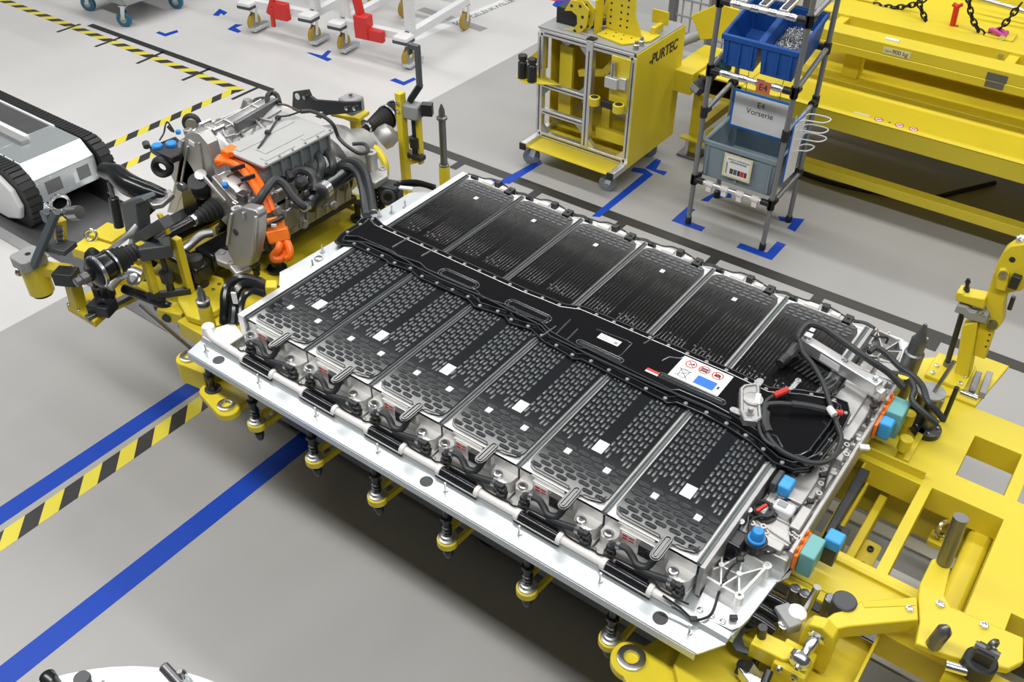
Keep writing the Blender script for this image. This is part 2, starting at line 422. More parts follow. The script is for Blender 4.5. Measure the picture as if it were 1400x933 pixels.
# end rims (left end plate with slanted white sheet, right sill)
AP = lambda x, y: tuple(at(x, y, 0.885)[:2])
MB().prism([AP(381,394), AP(382,372), AP(396,365), AP(456,330), AP(470,334), (-0.034, 0.60), (-0.034, AP(381,394)[1]-0.01)], 0.865, 0.885).build('end_plate', 'alu_sheet', bat, bev=0.002)
MB().prism([AP(488,303), AP(510,294), AP(560,263.5), AP(599,259.5), (-0.034, 1.19), (-0.034, 0.72)], 0.865, 0.885).build('end_plate', 'alu_sheet', bat, bev=0.002)
MB().box(-0.036, -0.004, -0.012, 1.318, 0.77, 0.905).build('end_frame', 'alu', bat, bev=0.002)
MB().box(1.866, 1.882, -0.010, 1.318, 0.77, 0.897).build('end_frame', 'cast_dark', bat, bev=0.002)
s = MB()
for (x, y) in (AP(441,345), AP(428,365), AP(519,296), AP(536,291), AP(554,284)):
    s.cyl((x, y, 0.885), (x, y, 0.890), 0.011, n=8); s.cyl((x, y, 0.890), (x, y, 0.920), 0.0035, n=7)
s.build('end_stud', 'steel', bat)

# ---- lids: stamped relief meshes shared by the modules
def lid_plate(front):
    m = MB()
    a, b = (0.016, 0.294)
    y0, y1 = (0.010, 0.655) if front else (0.655, 1.294)
    ch = 0.030
    if front: out = [(a, y0+ch), (a+0.012, y0+0.010), (a+ch, y0), (0.19, y0), (0.19, y0), (b-ch-0.02, y0), (b-0.012, y0+0.012), (b, y0+ch+0.01), (b, y1), (a, y1)]
    else: out = [(a, y0), (b, y0), (b, y1-ch-0.01), (b-0.010, y1-0.014), (b-ch, y1), (a+ch, y1), (a+0.010, y1-0.012), (a, y1-ch)]
    m.prism(out, ZM-0.010, ZM)
    return m
def ring_bump(m, cx, cy, L, W, al, h=0.0036, rim=0.0036):
    S = lambda d: stadium(cx, cy, L-2*d, W-2*d, al, 3)
    bump(m, [(S(0), ZM-0.0002), (S(0.0008), ZM+h*0.75), (S(0.0016), ZM+h), (S(rim-0.0016), ZM+h), (S(rim-0.0008), ZM+h*0.75), (S(rim), ZM+0.0003)]); m.mi[-1] = 1
def caps(m, cx, cy, L, W, al, h=0.0034):
    S = lambda d: stadium(cx, cy, L-2*d, W-2*d, al, 3)
    bump(m, [(S(0), ZM-0.0002), (S(0.0009), ZM+h*0.6), (S(0.0022), ZM+h*0.92), (S(0.0038), ZM+h)])
def front_relief():
    m = MB()
    # slot field
    for r in range(7):
        y = 0.034+0.0205*r; off = 0.0235 if r % 2 else 0.0
        for c in range(6):
            x = 0.042+0.0465*c+off*0.9
            if x > 0.276 or (r == 0 and 0.15 < x < 0.22): continue
            ring_bump(m, x, y, 0.0395, 0.0150, 'x')
    # groups of fingers, in brick bond
    for g0 in (0.030, 0.172):
        for r in range(13):
            y = 0.196+0.0345*r
            for c in range(8):
                x = g0+0.0148*c; yy = y+(0.0 if (c//2) % 2 else 0.0172)
                if r == 0 and c in (3, 4): continue
                if yy > 0.585: continue
                if abs(x-0.155) < 0.018: continue
                caps(m, x, yy, 0.028 if r else 0.034, 0.0105, 'y')
    # rows of dots towards the centre cover
    for r in range(2):
        for c in range(16):
            x = 0.03+0.0165*c; y = 0.600+0.016*r
            m.lathe((x+0.006*r, y, ZM-0.0003), (0,0,1), [(0,0.0042),(0.002,0.0034),(0.003,0.0012)], n=6)
    # outer bead following the lid edge
    o = [(0.024, 0.045), (0.032, 0.025), (0.052, 0.018), (0.172, 0.018), (0.180, 0.010), (0.222, 0.010), (0.230, 0.018), (0.255, 0.020), (0.272, 0.028), (0.286, 0.05)]
    for i in range(len(o)-1):
        m.tube([(o[i][0], o[i][1], ZM), (o[i+1][0], o[i+1][1], ZM)], 0.0022, n=6, sub=1)
    return m
def back_relief():
    m = MB()
    for r in range(4):
        y = 1.213+0.0195*r
        for c in range(8):
            x = 0.040+0.0315*c+(0.008 if r % 2 else 0)
            if x > 0.284: continue
            caps(m, x, y-0.0, 0.027, 0.0125, 'x', 0.003)
    m.cur = 1
    for c in range(19):       # long beads
        x = 0.030+0.0139*c
        if 0.135 < x < 0.165: continue
        y1 = 1.185 if c % 3 else 1.15
        bump(m, [(stadium(x, (0.80+y1)/2, y1-0.80, 0.0042, 'y', 2), ZM-0.0002), (stadium(x, (0.80+y1)/2, y1-0.803, 0.0018, 'y', 2), ZM+0.0006)])
    m.cur = 0
    for c in range(9):
        for r in range(2):
            if (c*7+r*3) % 4 == 0: continue
            x = 0.05+0.026*c+0.01*r; y = 0.815+0.022*r+(0.012 if c % 3 == 0 else 0)
            m.lathe((x, y, ZM-0.0003), (0,0,1), [(0,0.0055),(0.0025,0.0045),(0.0036,0.0015)], n=7)
    return m
fl_me = lid_plate(True).mesh('module_lid', ['lid']); bl_me = lid_plate(False).mesh('module_lid', ['lid_back'])
fr_me = front_relief().mesh('stamped_relief', ['lid_relief_glint', 'lid'], 85); br_me = back_relief().mesh('stamped_relief', ['lid_relief_glint', 'lid_back'], 85)
BL = Matrix.Translation(-bat.location)
def inst(name, me, parent, dx, kind=None):
    o = bpy.data.objects.new(name, me); COL.objects.link(o); o.parent = parent
    if parent.type == 'EMPTY': o.matrix_parent_inverse = Matrix.Translation(-parent.location); o.location.x = dx
    if kind: o['kind'] = kind
    return o
def insts(name, mes, parent, dx):
    for me in (mes if isinstance(mes, list) else [mes]): inst(name, me, parent, dx)
# spout: channel running out over the front edge
sp = MB(); sp.prism(stadium(0.200, -0.018, 0.105, 0.034, 'y', 5), ZM-0.006, ZM+0.001)
bump(sp, [(stadium(0.200, -0.018, 0.099, 0.029, 'y', 5), ZM+0.001), (stadium(0.200, -0.018, 0.096, 0.025, 'y', 5), ZM+0.0042), (stadium(0.200, -0.018, 0.088, 0.017, 'y', 5), ZM+0.0042), (stadium(0.200, -0.018, 0.085, 0.014, 'y', 5), ZM+0.0012), (stadium(0.200, -0.018, 0.080, 0.008, 'y', 5), ZM+0.0012), (stadium(0.200, -0.018, 0.079, 0.007, 'y', 5), ZM+0.0038)])
sp_me = sp.mesh('lid_spout', ['lid'])
big = MB().box(0.143, 0.180, 0.188, 0.240, ZM, ZM+0.0012).mesh('lid_label', ['label_white'], 0)
pr = MB()
pr.box(0.149, 0.160, 0.193, 0.206, ZM+0.0012, ZM+0.0016)
for q in range(4): pr.box(0.164, 0.168, 0.194+0.008*q, 0.199+0.008*q, ZM+0.0012, ZM+0.0016)
pr_me = pr.mesh('label_print', ['grey_paint'], 0)
sm = MB().box(0.080, 0.100, 0.124, 0.146, ZM+0.001, ZM+0.0045).mesh('lid_label', ['label_white'], 0)
sm2 = MB().box(0.222, 0.242, 0.126, 0.148, ZM+0.001, ZM+0.0045).mesh('lid_label', ['label_white'], 0)
smb = MB().box(0.147, 0.164, 1.162, 1.182, ZM, ZM+0.0025).mesh('lid_label', ['label_white'], 0)
tb = MB(); tb.box(0.222, 0.252, 1.285, 1.335, ZM-0.004, ZM+0.006); tb.box(0.224, 0.250, 1.329, 1.335, ZM-0.05, ZM+0.004); tb.cyl((0.237, 1.312, ZM+0.006), (0.237, 1.312, ZM+0.010), 0.006, n=8)
tb_me = tb.mesh('lid_hook', ['black_plastic'])
# module housings (silver cast end face with bosses)
def housing():
    m = MB()
    m.box(0.004, 0.306, 0.0, 0.012, ZM-0.112, ZM-0.006)          # front wall
    m.box(0.004, 0.306, 1.292, 1.304, ZM-0.112, ZM-0.006)
    m.box(0.004, 0.306, 0.0, 1.304, ZM-0.016, ZM-0.008)
    m.box(0.004, 0.306, -0.070, 0.0, ZM-0.128, ZM-0.112)          # ledge
    # boss shelf pieces
    m.prism([(0.22, 0.0), (0.306, 0.0), (0.302, -0.030), (0.285, -0.050), (0.25, -0.050), (0.228, -0.035)], ZM-0.112, ZM-0.058)
    m.prism([(0.006, 0.0), (0.062, 0.0), (0.058, -0.030), (0.045, -0.042), (0.02, -0.042), (0.006, -0.025)], ZM-0.112, ZM-0.058)
    m.box(0.062, 0.212, -0.014, 0.0, ZM-0.058, ZM-0.020)
    m.box(0.05, 0.17, -0.004, 0.0, ZM-0.018, ZM-0.010)
    return m
ho_me = housing().mesh('module_housing', ['cast_light'])
bo = MB()
for (x, y) in ((0.252, -0.032), (0.034, -0.026)):
    bo.lathe((x, y, ZM-0.060), (0,0,1), [(0,0.016),(0.010,0.016),(0.012,0.014),(0.012,0.008),(0.002,0.007)], n=14)
for (x, y) in ((0.297, -0.058), (0.281, -0.062), (0.010, -0.06)):
    bo.lathe((x, y, ZM-0.112), (0,0,1), [(0,0.009),(0.004,0.008),(0.004,0.005),(0.001,0.004)], n=10)
bo_me = bo.meshes('boss', ['steel'])
dk = MB(); dk.cyl((0.252,-0.032,ZM-0.0575),(0.252,-0.032,ZM-0.0470),0.0075,n=10); dk.cyl((0.034,-0.026,ZM-0.0575),(0.034,-0.026,ZM-0.0470),0.0075,n=10)
dk_me = dk.meshes('bore', ['hexa'])
wl = MB(); wl.box(0.070, 0.118, -0.0155, -0.014, ZM-0.056, ZM-0.026)
wl_me = wl.mesh('warning_sticker', ['label_white'], 0)
wr = MB()
for q, zz in enumerate((ZM-0.052, ZM-0.040)): 
    wr.box(0.073, 0.090, -0.0162, -0.0155, zz, zz+0.007); wr.box(0.094, 0.112, -0.0162, -0.0155, zz+0.001, zz+0.006)
wr_me = wr.meshes('sticker_print', ['print_red'], 0)
for k in range(6):
    dx = k*PT
    hs = inst('module_housing', ho_me, bat, dx); insts('boss', bo_me, hs, 0); insts('bore', dk_me, hs, 0); ws = inst('warning_sticker', wl_me, bat, dx); insts('sticker_print', wr_me, ws, 0)
    a = inst('module_lid', fl_me, bat, dx); inst('stamped_relief', fr_me, a, 0, 'stuff'); inst('lid_spout', sp_me, a, 0)
    lb = inst('lid_label', big, a, 0); inst('lid_label', sm, a, 0); inst('lid_label', sm2, a, 0)
    b = inst('module_lid', bl_me, bat, dx); inst('stamped_relief', br_me, b, 0, 'stuff'); inst('lid_label', smb, b, 0); inst('lid_hook', tb_me, b, 0)
# cross bars between the modules
cb = MB(); cb.box(-0.0075, 0.0075, -0.004, 1.308, ZM-0.012, ZM+0.001); cb.box(-0.0035, -0.001, -0.004, 1.308, ZM+0.001, ZM+0.006)
cb_me = cb.mesh('cross_bar', ['steel'], 0)
M['bar'] = mat('bar', (0.13, 0.145, 0.15), 0.40, metal=0.6, noise=0.15, scale=25)
cb_me.materials[0] = M['bar']
for k in range(0, 7): inst('cross_bar', cb_me, bat, k*PT)

# front trough: white pipe with black rods and hose sets for each module
pp = MB(); pp.tube([(-0.155, -0.075, 0.812), (0.0, -0.088, 0.795), (1.0, -0.088, 0.793), (1.84, -0.088, 0.793)], 0.0145, n=12)
pp.lathe((-0.160, -0.066, 0.779), (0,0,1), [(0,0.028),(0.02,0.028),(0.034,0.022),(0.044,0.024),(0.048,0.020)], n=16)
pp.build('vent_pipe', 'white_plastic', bat)
pp = MB(); pp.prism([(-0.15, -0.05), (-0.12, 0.02), (-0.03, -0.01), (-0.03, -0.075), (-0.13, -0.075)], 0.800, 0.806)
pp.cyl((-0.105, -0.012, 0.8061), (-0.105, -0.012, 0.8068), 0.007, n=10)
pp.build('vent_bracket', 'white_plastic', bat, bev=0.003)
rod = MB(); rod.cyl((0.072, -0.089, 0.795), (0.212, -0.089, 0.795), 0.0168, n=14); rod.cyl((0.06, -0.107, 0.786), (0.225, -0.107, 0.786), 0.006, n=8)
rod.box(0.09, 0.20, -0.078, -0.070, 0.800, 0.814)
rod_me = rod.meshes('burst_sleeve', ['black_gloss'])
cl = MB(); cl.cyl((0.055, -0.089, 0.794), (0.070, -0.089, 0.794), 0.0195, n=14); cl.cyl((0.210, -0.089, 0.794), (0.225, -0.089, 0.794), 0.0195, n=14)
cl_me = cl.meshes('sleeve_clamp', ['white_plastic'])
wi = MB(); wi.tube([(0.02, -0.078, 0.811), (0.04, -0.082, 0.812), (0.08,-0.070,0.818),(0.15,-0.064,0.816),(0.215,-0.074,0.816),(0.24,-0.082,0.812),(0.30,-0.082,0.811),(0.33,-0.078,0.811)], 0.003, n=6)
wi_me = wi.mesh('sensor_wire', ['black_plastic'])
hs = MB()
hs.tube([(0.062, -0.052, 0.832), (0.075, -0.050, 0.850), (0.105, -0.045, 0.852), (0.130, -0.050, 0.838), (0.150, -0.058, 0.829), (0.178, -0.054, 0.834), (0.190, -0.042, 0.855), (0.193, -0.034, 0.876)], 0.0108, n=9)
hs.tube([(0.150, -0.058, 0.816), (0.19, -0.062, 0.822), (0.225, -0.060, 0.828), (0.258, -0.057, 0.832), (0.275, -0.057, 0.826)], 0.0108, n=9)
hs_me = hs.meshes('coolant_hose', ['hose'])
fi = MB()
for (x, y) in ((0.056, -0.054), (0.284, -0.057)):
    fi.lathe((x, y, 0.787), (0.12, 0.05, 1), [(0,0.017),(0.008,0.019),(0.022,0.019),(0.026,0.014),(0.040,0.014),(0.044,0.009)], n=12)
    fi.box(x-0.008, x+0.008, y-0.008, y+0.010, 0.825, 0.842)
fi.lathe((0.195, -0.036, 0.868), (0,0.1,1), [(0,0.012),(0.010,0.012),(0.016,0.008)], n=12)
fi.box(0.135, 0.180, -0.032, -0.015, 0.835, 0.878); fi.cyl((0.150,-0.036,0.850),(0.150,-0.020,0.850),0.011,n=10); fi.cyl((0.168,-0.036,0.866),(0.168,-0.020,0.866),0.009,n=10)
fi_me = fi.meshes('quick_coupling', ['black_plastic'])
cz = MB()
for (p, q) in (((0.076,-0.050,0.851),(0.088,-0.049,0.853)), ((0.250,-0.058,0.831),(0.262,-0.057,0.832))): cz.cyl(p, q, 0.0125, n=10)
cz_me = cz.meshes('hose_clip', ['zinc'])
for k in range(6):
    dx = k*PT
    for nm, me in (('burst_sleeve', rod_me), ('sleeve_clamp', cl_me), ('sensor_wire', wi_me), ('coolant_hose', hs_me), ('quick_coupling', fi_me), ('hose_clip', cz_me)): insts(nm, me, bat, dx)
# back trough: white channel and harness seen over the far edge
bt = MB(); bt.box(-0.03, 1.86, 1.325, 1.372, 0.80, 0.868); bt.build('rear_channel', 'white_paint', bat, bev=0.004)
for k in range(6):
    x = k*PT; g = MB()
    g.tube([(x-0.05,1.335,0.885),(x+0.01,1.345,0.888),(x+0.06,1.352,0.885),(x+0.10,1.372,0.885),(x+0.17,1.368,0.878),(x+0.21,1.345,0.885),(x+0.27,1.34,0.887)], 0.0035, n=6)
    g.tube([(x+0.25,1.338,0.882),(x+0.29,1.35,0.884),(x+0.33,1.337,0.886)], 0.0065, n=6)
    g.box(x+0.125, x+0.15, 1.345, 1.372, 0.868, 0.892); g.box(x+0.0, x+0.03, 1.33, 1.35, 0.868, 0.888)
    g.build('rear_harness', 'black_plastic', bat)
    g = MB(); g.box(x+0.06, x+0.115, 1.335, 1.36, 0.868, 0.882); g.box(x+0.165, x+0.2, 1.33, 1.35, 0.868, 0.885)
    g.build('rear_connector', 'teal' if False else 'white_plastic', bat, bev=0.003)

# ---- centre cover
ctr = [(457,329),(465,335),(483,336),(526,355),(531,360),(563,371),(571,379),(639,409),(648,419),(689,432),(696,442),(726,451),(741,466),(775,485),(782,491),(795,492),(905,547),(912,552),(925,551),(960,566),(995,585),(1027,606),(1057,633),(1085,643),(1105,641),(1122,632),(1150,594),(1164,566),(1160,550),(1133,538.6),(1094,532),(1053,529),(1000,504),(925,472),(850,440),(800,419),(772,415),(750,406),(726,397),(641,359),(561,323),(543,315),(525,307),(515,297),(508,295),(492,299),(488,305),(465,319)]
ctr = [tuple(at(x, y, 0.912)[:2]) for x, y in ctr]
cv = MB()
bump(cv, [(ctr, 0.899), (ctr, 0.908), (inset(ctr, 0.0025), 0.9115), (inset(ctr, 0.0045), 0.9115), (inset(ctr, 0.0065), 0.909), (inset(ctr, 0.026), 0.909), (inset(ctr, 0.0285), 0.913), (inset(ctr, 0.0310), 0.913), (inset(ctr, 0.0335), 0.9105), (inset(ctr, 0.037), 0.9105), (inset(ctr, 0.0445), 0.9285)])
cov = cv.build('centre_cover', 'cover', bat, smooth=22)
ed = inset(ctr, 0.0165); bl = MB(); acc = 0.0; last = Vector(ed[0])
for i in range(len(ed)):
    p0 = Vector(ed[i]); p1 = Vector(ed[(i+1) % len(ed)]); L = (p1-p0).length; d = 0
    while acc+ (L-d) >= 0.075:
        d += 0.075-acc; acc = 0; q = p0+(p1-p0)*(d/L)
        bl.lathe((q.x, q.y, 0.909), (0,0,1), [(0,0.0075),(0.003,0.007),(0.0055,0.0035)], n=8)
    acc += L-d
bl.build('cover_bolt', 'grey_paint', cov)
ct = lambda x, y: at(x, y, 0.93)
bd = MB()
def bead(pts, r=0.0028, closed=False):
    p = [ct(*q) for q in pts]; p = [(a.x, a.y, 0.9285) for a in p]
    bd.tube(p+([p[0]] if closed else []), r, n=6, sub=1)
for (c, L, W) in ((( 627, 381), 0.19, 0.050), ((820, 480), 0.19, 0.022), ((945, 531), 0.25, 0.022), ((722, 425), 0.20, 0.045), ((762,398),0.0,0)):
    if not L: continue
    q = ct(*c); o = stadium(q.x, q.y, L, W, 'x', 5)
    bd.tube([(a, b, 0.9285) for a, b in o+[o[0]]], 0.0030, n=6, sub=1)
    o = stadium(q.x, q.y, L-0.025, max(0.006, W-0.016), 'x', 5); bd.tube([(a, b, 0.9285) for a, b in o+[o[0]]], 0.0022, n=6, sub=1)
for a, b in (((536,338),(557,326)), ((576,350),(594,340)), ((775,465),(790,450)), ((880,470),(900,458)), ((740,460),(760,446)), ((760,457),(780,437))): bead([a, b], 0.0035)
bead([(816,450),(858,466),(864,470),(850,485),(842,488)], 0.0025)
bead([(905,493),(915,488),(930,490),(938,487)], 0.0025)
bead([(474,329),(500,331),(531,343),(556,356),(566,363),(600,380),(660,405),(700,425),(740,445),(752,459),(800,482),(860,510),(905,530),(960,553),(1000,572)], 0.0030)
bead([(1090,622),(1104,627),(1120,620),(1142,592)], 0.003)
bead([(1047,590),(1062,597),(1070,612)], 0.003)
for d_, zz in ((0.0035, 0.9112), (0.0298, 0.9128), (0.0445, 0.9284)):
    o = inset(ctr, d_); bd.tube([(a, b, zz) for a, b in o+[o[0]]], 0.0021, n=6, sub=1)
bd.build('pressed_bead', 'lid_relief_glint', cov)  # beads of the black cover, in the lightened tone that imitates glints
def plate(name, c, L, W, m, z=0.9296, par=cov, rot=0.0, th=0.0012):
    q = at(*c, z); mb = MB(); mb.obox((q.x, q.y, z+th/2), (L, W, th), Matrix.Rotation(rot, 3, 'Z'))
    return mb.build(name, m, par, smooth=0), q
lab, q = plate('serial_label', (833,465), 0.085, 0.030, 'label_white')
mb = MB(); mb.box(q.x+0.022, q.x+0.036, q.y-0.010, q.y+0.004, 0.9308, 0.9312)
for k in range(3): mb.box(q.x-0.036, q.x+0.01-0.01*k, q.y-0.008+0.008*k, q.y-0.005+0.008*k, 0.9308, 0.9312)
mb.build('label_print', 'grey_paint', lab)
lab, q = plate('red_white_label', (892,509), 0.048, 0.020, 'label_white')
mb = MB(); mb.box(q.x-0.024, q.x+0.024, q.y-0.002, q.y+0.010, 0.9308, 0.9312); mb.build('label_print', 'print_red', lab)
# big warning placard: three prohibition signs, bin pictogram, blue square
lab, q = plate('warning_placard', (958,514), 0.185, 0.120, 'label_white')
z = 0.9310; P = lambda u, v: (q.x-0.0925+u, q.y-0.06+v)
rd = MB(); bk = MB(); bu = MB()
for u in (0.040, 0.090, 0.140):
    c = P(u, 0.092); rd.ring_prism(circ(*c, 0.0205, 20), circ(*c, 0.0165, 20), z-0.0003, z+0.0002)
    rd.obox((c[0], c[1], z), (0.036, 0.0035, 0.0006), Matrix.Rotation(-0.78 if u != 0.09 else 0.0, 3, 'Z'))
c = P(0.040, 0.092); bk.obox((c[0], c[1], z-0.0001), (0.022, 0.004, 0.0004), Matrix.Rotation(0.5, 3, 'Z')); bk.obox((c[0]+0.008, c[1]+0.004, z-0.0001), (0.006, 0.009, 0.0004), Matrix.Rotation(0.5, 3, 'Z'))
c = P(0.090, 0.092); bk.box(c[0]-0.013, c[0]+0.013, c[1]+0.003, c[1]+0.010, z-0.0003, z+0.0001); bk.box(c[0]-0.013, c[0]+0.013, c[1]-0.010, c[1]-0.003, z-0.0003, z+0.0001)
c = P(0.140, 0.092); bk.prism([(c[0]-0.012, c[1]-0.008), (c[0]+0.012, c[1]-0.008), (c[0]+0.010, c[1]+0.006), (c[0], c[1]+0.010), (c[0]-0.010, c[1]+0.006)], z-0.0003, z+0.0001)
c = P(0.040, 0.035)
for s_ in (0.75, -0.75): bk.obox((c[0], c[1], z), (0.062, 0.0022, 0.0004), Matrix.Rotation(s_, 3, 'Z'))
for a, b in (((-0.016,0.018),(-0.012,-0.020)), ((0.016,0.018),(0.012,-0.020)), ((-0.020,0.018),(0.020,0.018)), ((-0.012,-0.020),(0.012,-0.020)), ((-0.01,0.022),(0.01,0.022))):
    bk.beam((c[0]+a[0], c[1]+a[1], z), (c[0]+b[0], c[1]+b[1], z), 0.002, 0.0004)
bk.box(*sorted((P(0.165,0)[0], P(0.172,0)[0])), P(0,0.03)[1], P(0,0.045)[1], z-0.0003, z)
c = P(0.122, 0.035); bu.box(c[0]-0.036, c[0]+0.036, c[1]-0.022, c[1]+0.022, z-0.0003, z+0.0002)
rd.build('prohibition_sign', 'print_red', lab, smooth=0); bk.build('pictogram', 'print', lab, smooth=0); bu.build('blue_panel', 'sign_blue', lab, smooth=0)
M['sign_blue'].node_tree.nodes['Principled BSDF'].inputs['Base Color'].default_value = (0.01, 0.16, 0.62, 1)
# ================================================================ BATTERY: connector end
cs = MB()
cs.box(1.886, 2.045, 0.20, 1.255, 0.765, 0.835)
cs.box(1.895, 2.02, 0.74, 1.10, 0.83, 0.872); cs.box(1.90, 1.99, 0.80, 1.00, 0.87, 0.880)
cs.box(1.91, 2.03, 0.24, 0.62, 0.83, 0.852); cs.box(2.035, 2.052, 0.22, 1.26, 0.76, 0.858)
cs.box(1.93, 2.00, 0.40, 0.58, 0.85, 0.866)
end = cs.build('end_casting', 'cast', bat, bev=0.006)
rb = MB()
for k in range(11):
    y = 0.60+0.052*k; rb.cyl((1.975, y, 0.842), (2.036, y, 0.842), 0.014, 0.011, n=8)
rb.build('casting_rib', 'cast', end)
for (x0,x1,y0,y1,z1) in ((1.90,1.99,0.63,0.72,0.862),(1.99,2.03,0.64,0.71,0.870),(1.905,1.95,1.12,1.22,0.862),(1.96,2.03,1.13,1.21,0.855),(2.0,2.034,0.30,0.40,0.868),(1.90,1.925,0.30,0.56,0.864),(1.93,2.02,0.205,0.24,0.858)):
    MB().box(x0,x1,y0,y1,0.83,z1).build('casting_step', 'cast', end, bev=0.005)
for k in range(8):
    y = 0.27+0.045*k; MB().beam((1.905,y,0.853),(2.03,y+0.02*((k*7)%3-1),0.853),0.005,0.010).build('casting_rib', 'cast', end, bev=0.002)
bs = MB(); rnd = random.Random(3)
for k in range(26):
    x = rnd.uniform(1.90, 2.035); y = rnd.uniform(0.24, 0.72); hh = rnd.choice((0.858, 0.866, 0.874))
    bs.lathe((x, y, 0.835), (0,0,1), [(0,0.013),(hh-0.835,0.010),(hh-0.835,0.005),(hh-0.842,0.004)], n=10)
for k in range(9): bs.lathe((1.90+0.135*(k%2), 0.72+0.058*k, 0.835), (0,0,1), [(0,0.012),(0.025,0.010),(0.027,0.006)], n=10)
bs.build('casting_boss', 'cast', end, kind='stuff')
q = at(1110, 543, 0.881); MB().obox((q.x, q.y, 0.8806), (0.050, 0.075, 0.0014), Matrix.Rotation(0.0, 3, 'Z')).build('casting_label', 'label_white', end)
mb = MB(); mb.box(q.x-0.018, q.x+0.016, q.y+0.010, q.y+0.022, 0.8813, 0.8818); mb.cyl((q.x+0.002, q.y-0.014, 0.8812), (q.x+0.002, q.y-0.014, 0.8818), 0.011, n=12); mb.build('label_print', 'grey_paint', end)
# ribbed brackets (star ribs inside a rim)
def web(name, rim, nodes, links, z0, z1, th=0.007):
    m = MB(); n = len(rim)
    for i in range(n):
        a, b = rim[i], rim[(i+1) % n]; m.beam((a[0], a[1], (z0+z1)/2), (b[0], b[1], (z0+z1)/2), th, z1-z0)
        m.cyl((a[0], a[1], z0), (a[0], a[1], z1), th*0.6, n=8)
    for i, j in links:
        a = nodes[i] if i >= 0 else None
        a = nodes[i]; b = rim[j] if j < 100 else nodes[j-100]
        m.beam((a[0], a[1], (z0+z1)/2-0.003), (b[0], b[1], (z0+z1)/2-0.003), 0.005, z1-z0-0.006)
    for a in nodes: m.cyl((a[0], a[1], z0), (a[0], a[1], z1+0.001), 0.009, n=10)
    return m
A = lambda x, y, z: tuple(at(x, y, z)[:2])
rim = [A(987,749,0.80), A(1016,763,0.80), A(1047,781,0.80), A(1009,822,0.80), A(984,808,0.80), A(956,791,0.80)]
nod = [A(985,780,0.80), A(1009,792,0.80)]
wb = web('bracket', rim, nod, [(0,0),(0,1),(0,4),(0,5),(1,1),(1,2),(1,3),(1,4),(0,101)], 0.766, 0.826).build('ribbed_bracket', 'cast_light', bat)
MB().prism(inset(rim, 0.002), 0.764, 0.774).build('bracket_floor', 'cast_dark', wb)  # same casting as the ribs; darker colour paints shade into the pockets
rim2 = [A(1160,478,0.835), A(1178,448,0.835), A(1200,452,0.835), A(1229,466,0.835), A(1232,480,0.835), A(1224,497,0.835), A(1195,492,0.835)]
nod2 = [A(1188,470,0.835), A(1208,479,0.835)]
web('bracket', rim2, nod2, [(0,0),(0,1),(0,2),(0,6),(1,2),(1,3),(1,5),(1,4),(1,6),(0,101)], 0.80, 0.838).build('ribbed_bracket', 'cast', bat)
MB().prism(inset(rim2, 0.002), 0.797, 0.806).build('bracket_floor', 'cast_dark', bat)  # pocket shade put into the colour here too
for rr, mt in ((rim, 'x'),):
    b = MB()
    for p in (rr[0], rr[2], rr[3], rr[5]): b.lathe((p[0], p[1], 0.766), (0,0,1), [(0,0.014),(0.061,0.014),(0.063,0.011),(0.063,0.006),(0.055,0.005)], n=12)
    b.build('bracket_boss', 'cast_light', wb)
# corner floor sheet with screws, corner fold
g = MB(); g.prism([A(965,800,0.79), A(990,812,0.79), A(1015,822,0.79), A(1015,832,0.79), A(1012,858,0.79), A(1000,862,0.79), A(948,838,0.79)], 0.786, 0.791)
cp = g.build('corner_plate', 'alu', bat, bev=0.001)
g = MB()
for p in ((957,835),(973,843),(988,851)): v = at(*p, 0.791); g.lathe((v.x, v.y, 0.791), (0,0,1), [(0,0.010),(0.004,0.009),(0.007,0.004)], n=10)
g.build('plate_screw', 'zinc', cp)
MB().prism([A(1176,441,0.80), A(1243,468,0.80), A(1229,500,0.80), A(1165,486,0.80)], 0.790, 0.797).build('corner_plate', 'alu_sheet', bat, bev=0.001)
g = MB(); g.prism([(1.886,-0.10), (2.012,-0.10), (2.030,0.0), (2.045,0.21), (1.886,0.21)], 0.766, 0.780); g.prism([(1.886,1.25), (2.045,1.25), (2.01,1.42), (1.886,1.42)], 0.766, 0.786)
g.build('end_sill', 'alu_sheet', bat, bev=0.002)
g = MB(); g.prism([A(1050,795,0.78), A(1088,772,0.78), A(1092,762,0.78), A(1078,790,0.78), A(1065,796,0.78), A(1048,797,0.78)], 0.775, 0.782); g.build('corner_lug', 'alu_sheet', bat)
# black absorber block
g = MB(); v = at(1000, 735, 0.85); g.box(v.x-0.055, v.x+0.045, v.y-0.035, v.y+0.035, 0.79, 0.862); g.build('absorber_block', 'black_gloss', bat, bev=0.010)
# plugs and connectors
def block(name, p, z0, z1, sx, sy, m, rz=0, bev=0.004, par=bat):
    v = at(p[0], p[1], z1); g = MB(); g.obox((v.x, v.y, (z0+z1)/2), (sx, sy, z1-z0), Matrix.Rotation(rz, 3, 'Z')); return g.build(name, m, par, bev=bev), v
o, v = block('plug_socket', (1064, 652), 0.845, 0.905, 0.020, 0.070, 'dark_plastic', bev=0.005); 
g = MB(); g.box(v.x+0.010, v.x+0.050, v.y-0.028, v.y+0.028, 0.86, 0.902); g.build('blue_dust_cover', 'blue_light', bat, bev=0.006)
v = at(1037, 726, 0.905); g = MB(); g.lathe((v.x, v.y, 0.862), (0,0,1), [(0,0.026),(0.012,0.026),(0.014,0.020),(0.040,0.018),(0.044,0.015)], n=18); g.build('blue_screw_cap', 'blue_cap', bat)
g = MB(); g.lathe((v.x, v.y, 0.835), (0,0,1), [(0,0.034),(0.03,0.034)], n=16); g.build('cap_seat', 'black_plastic', bat)
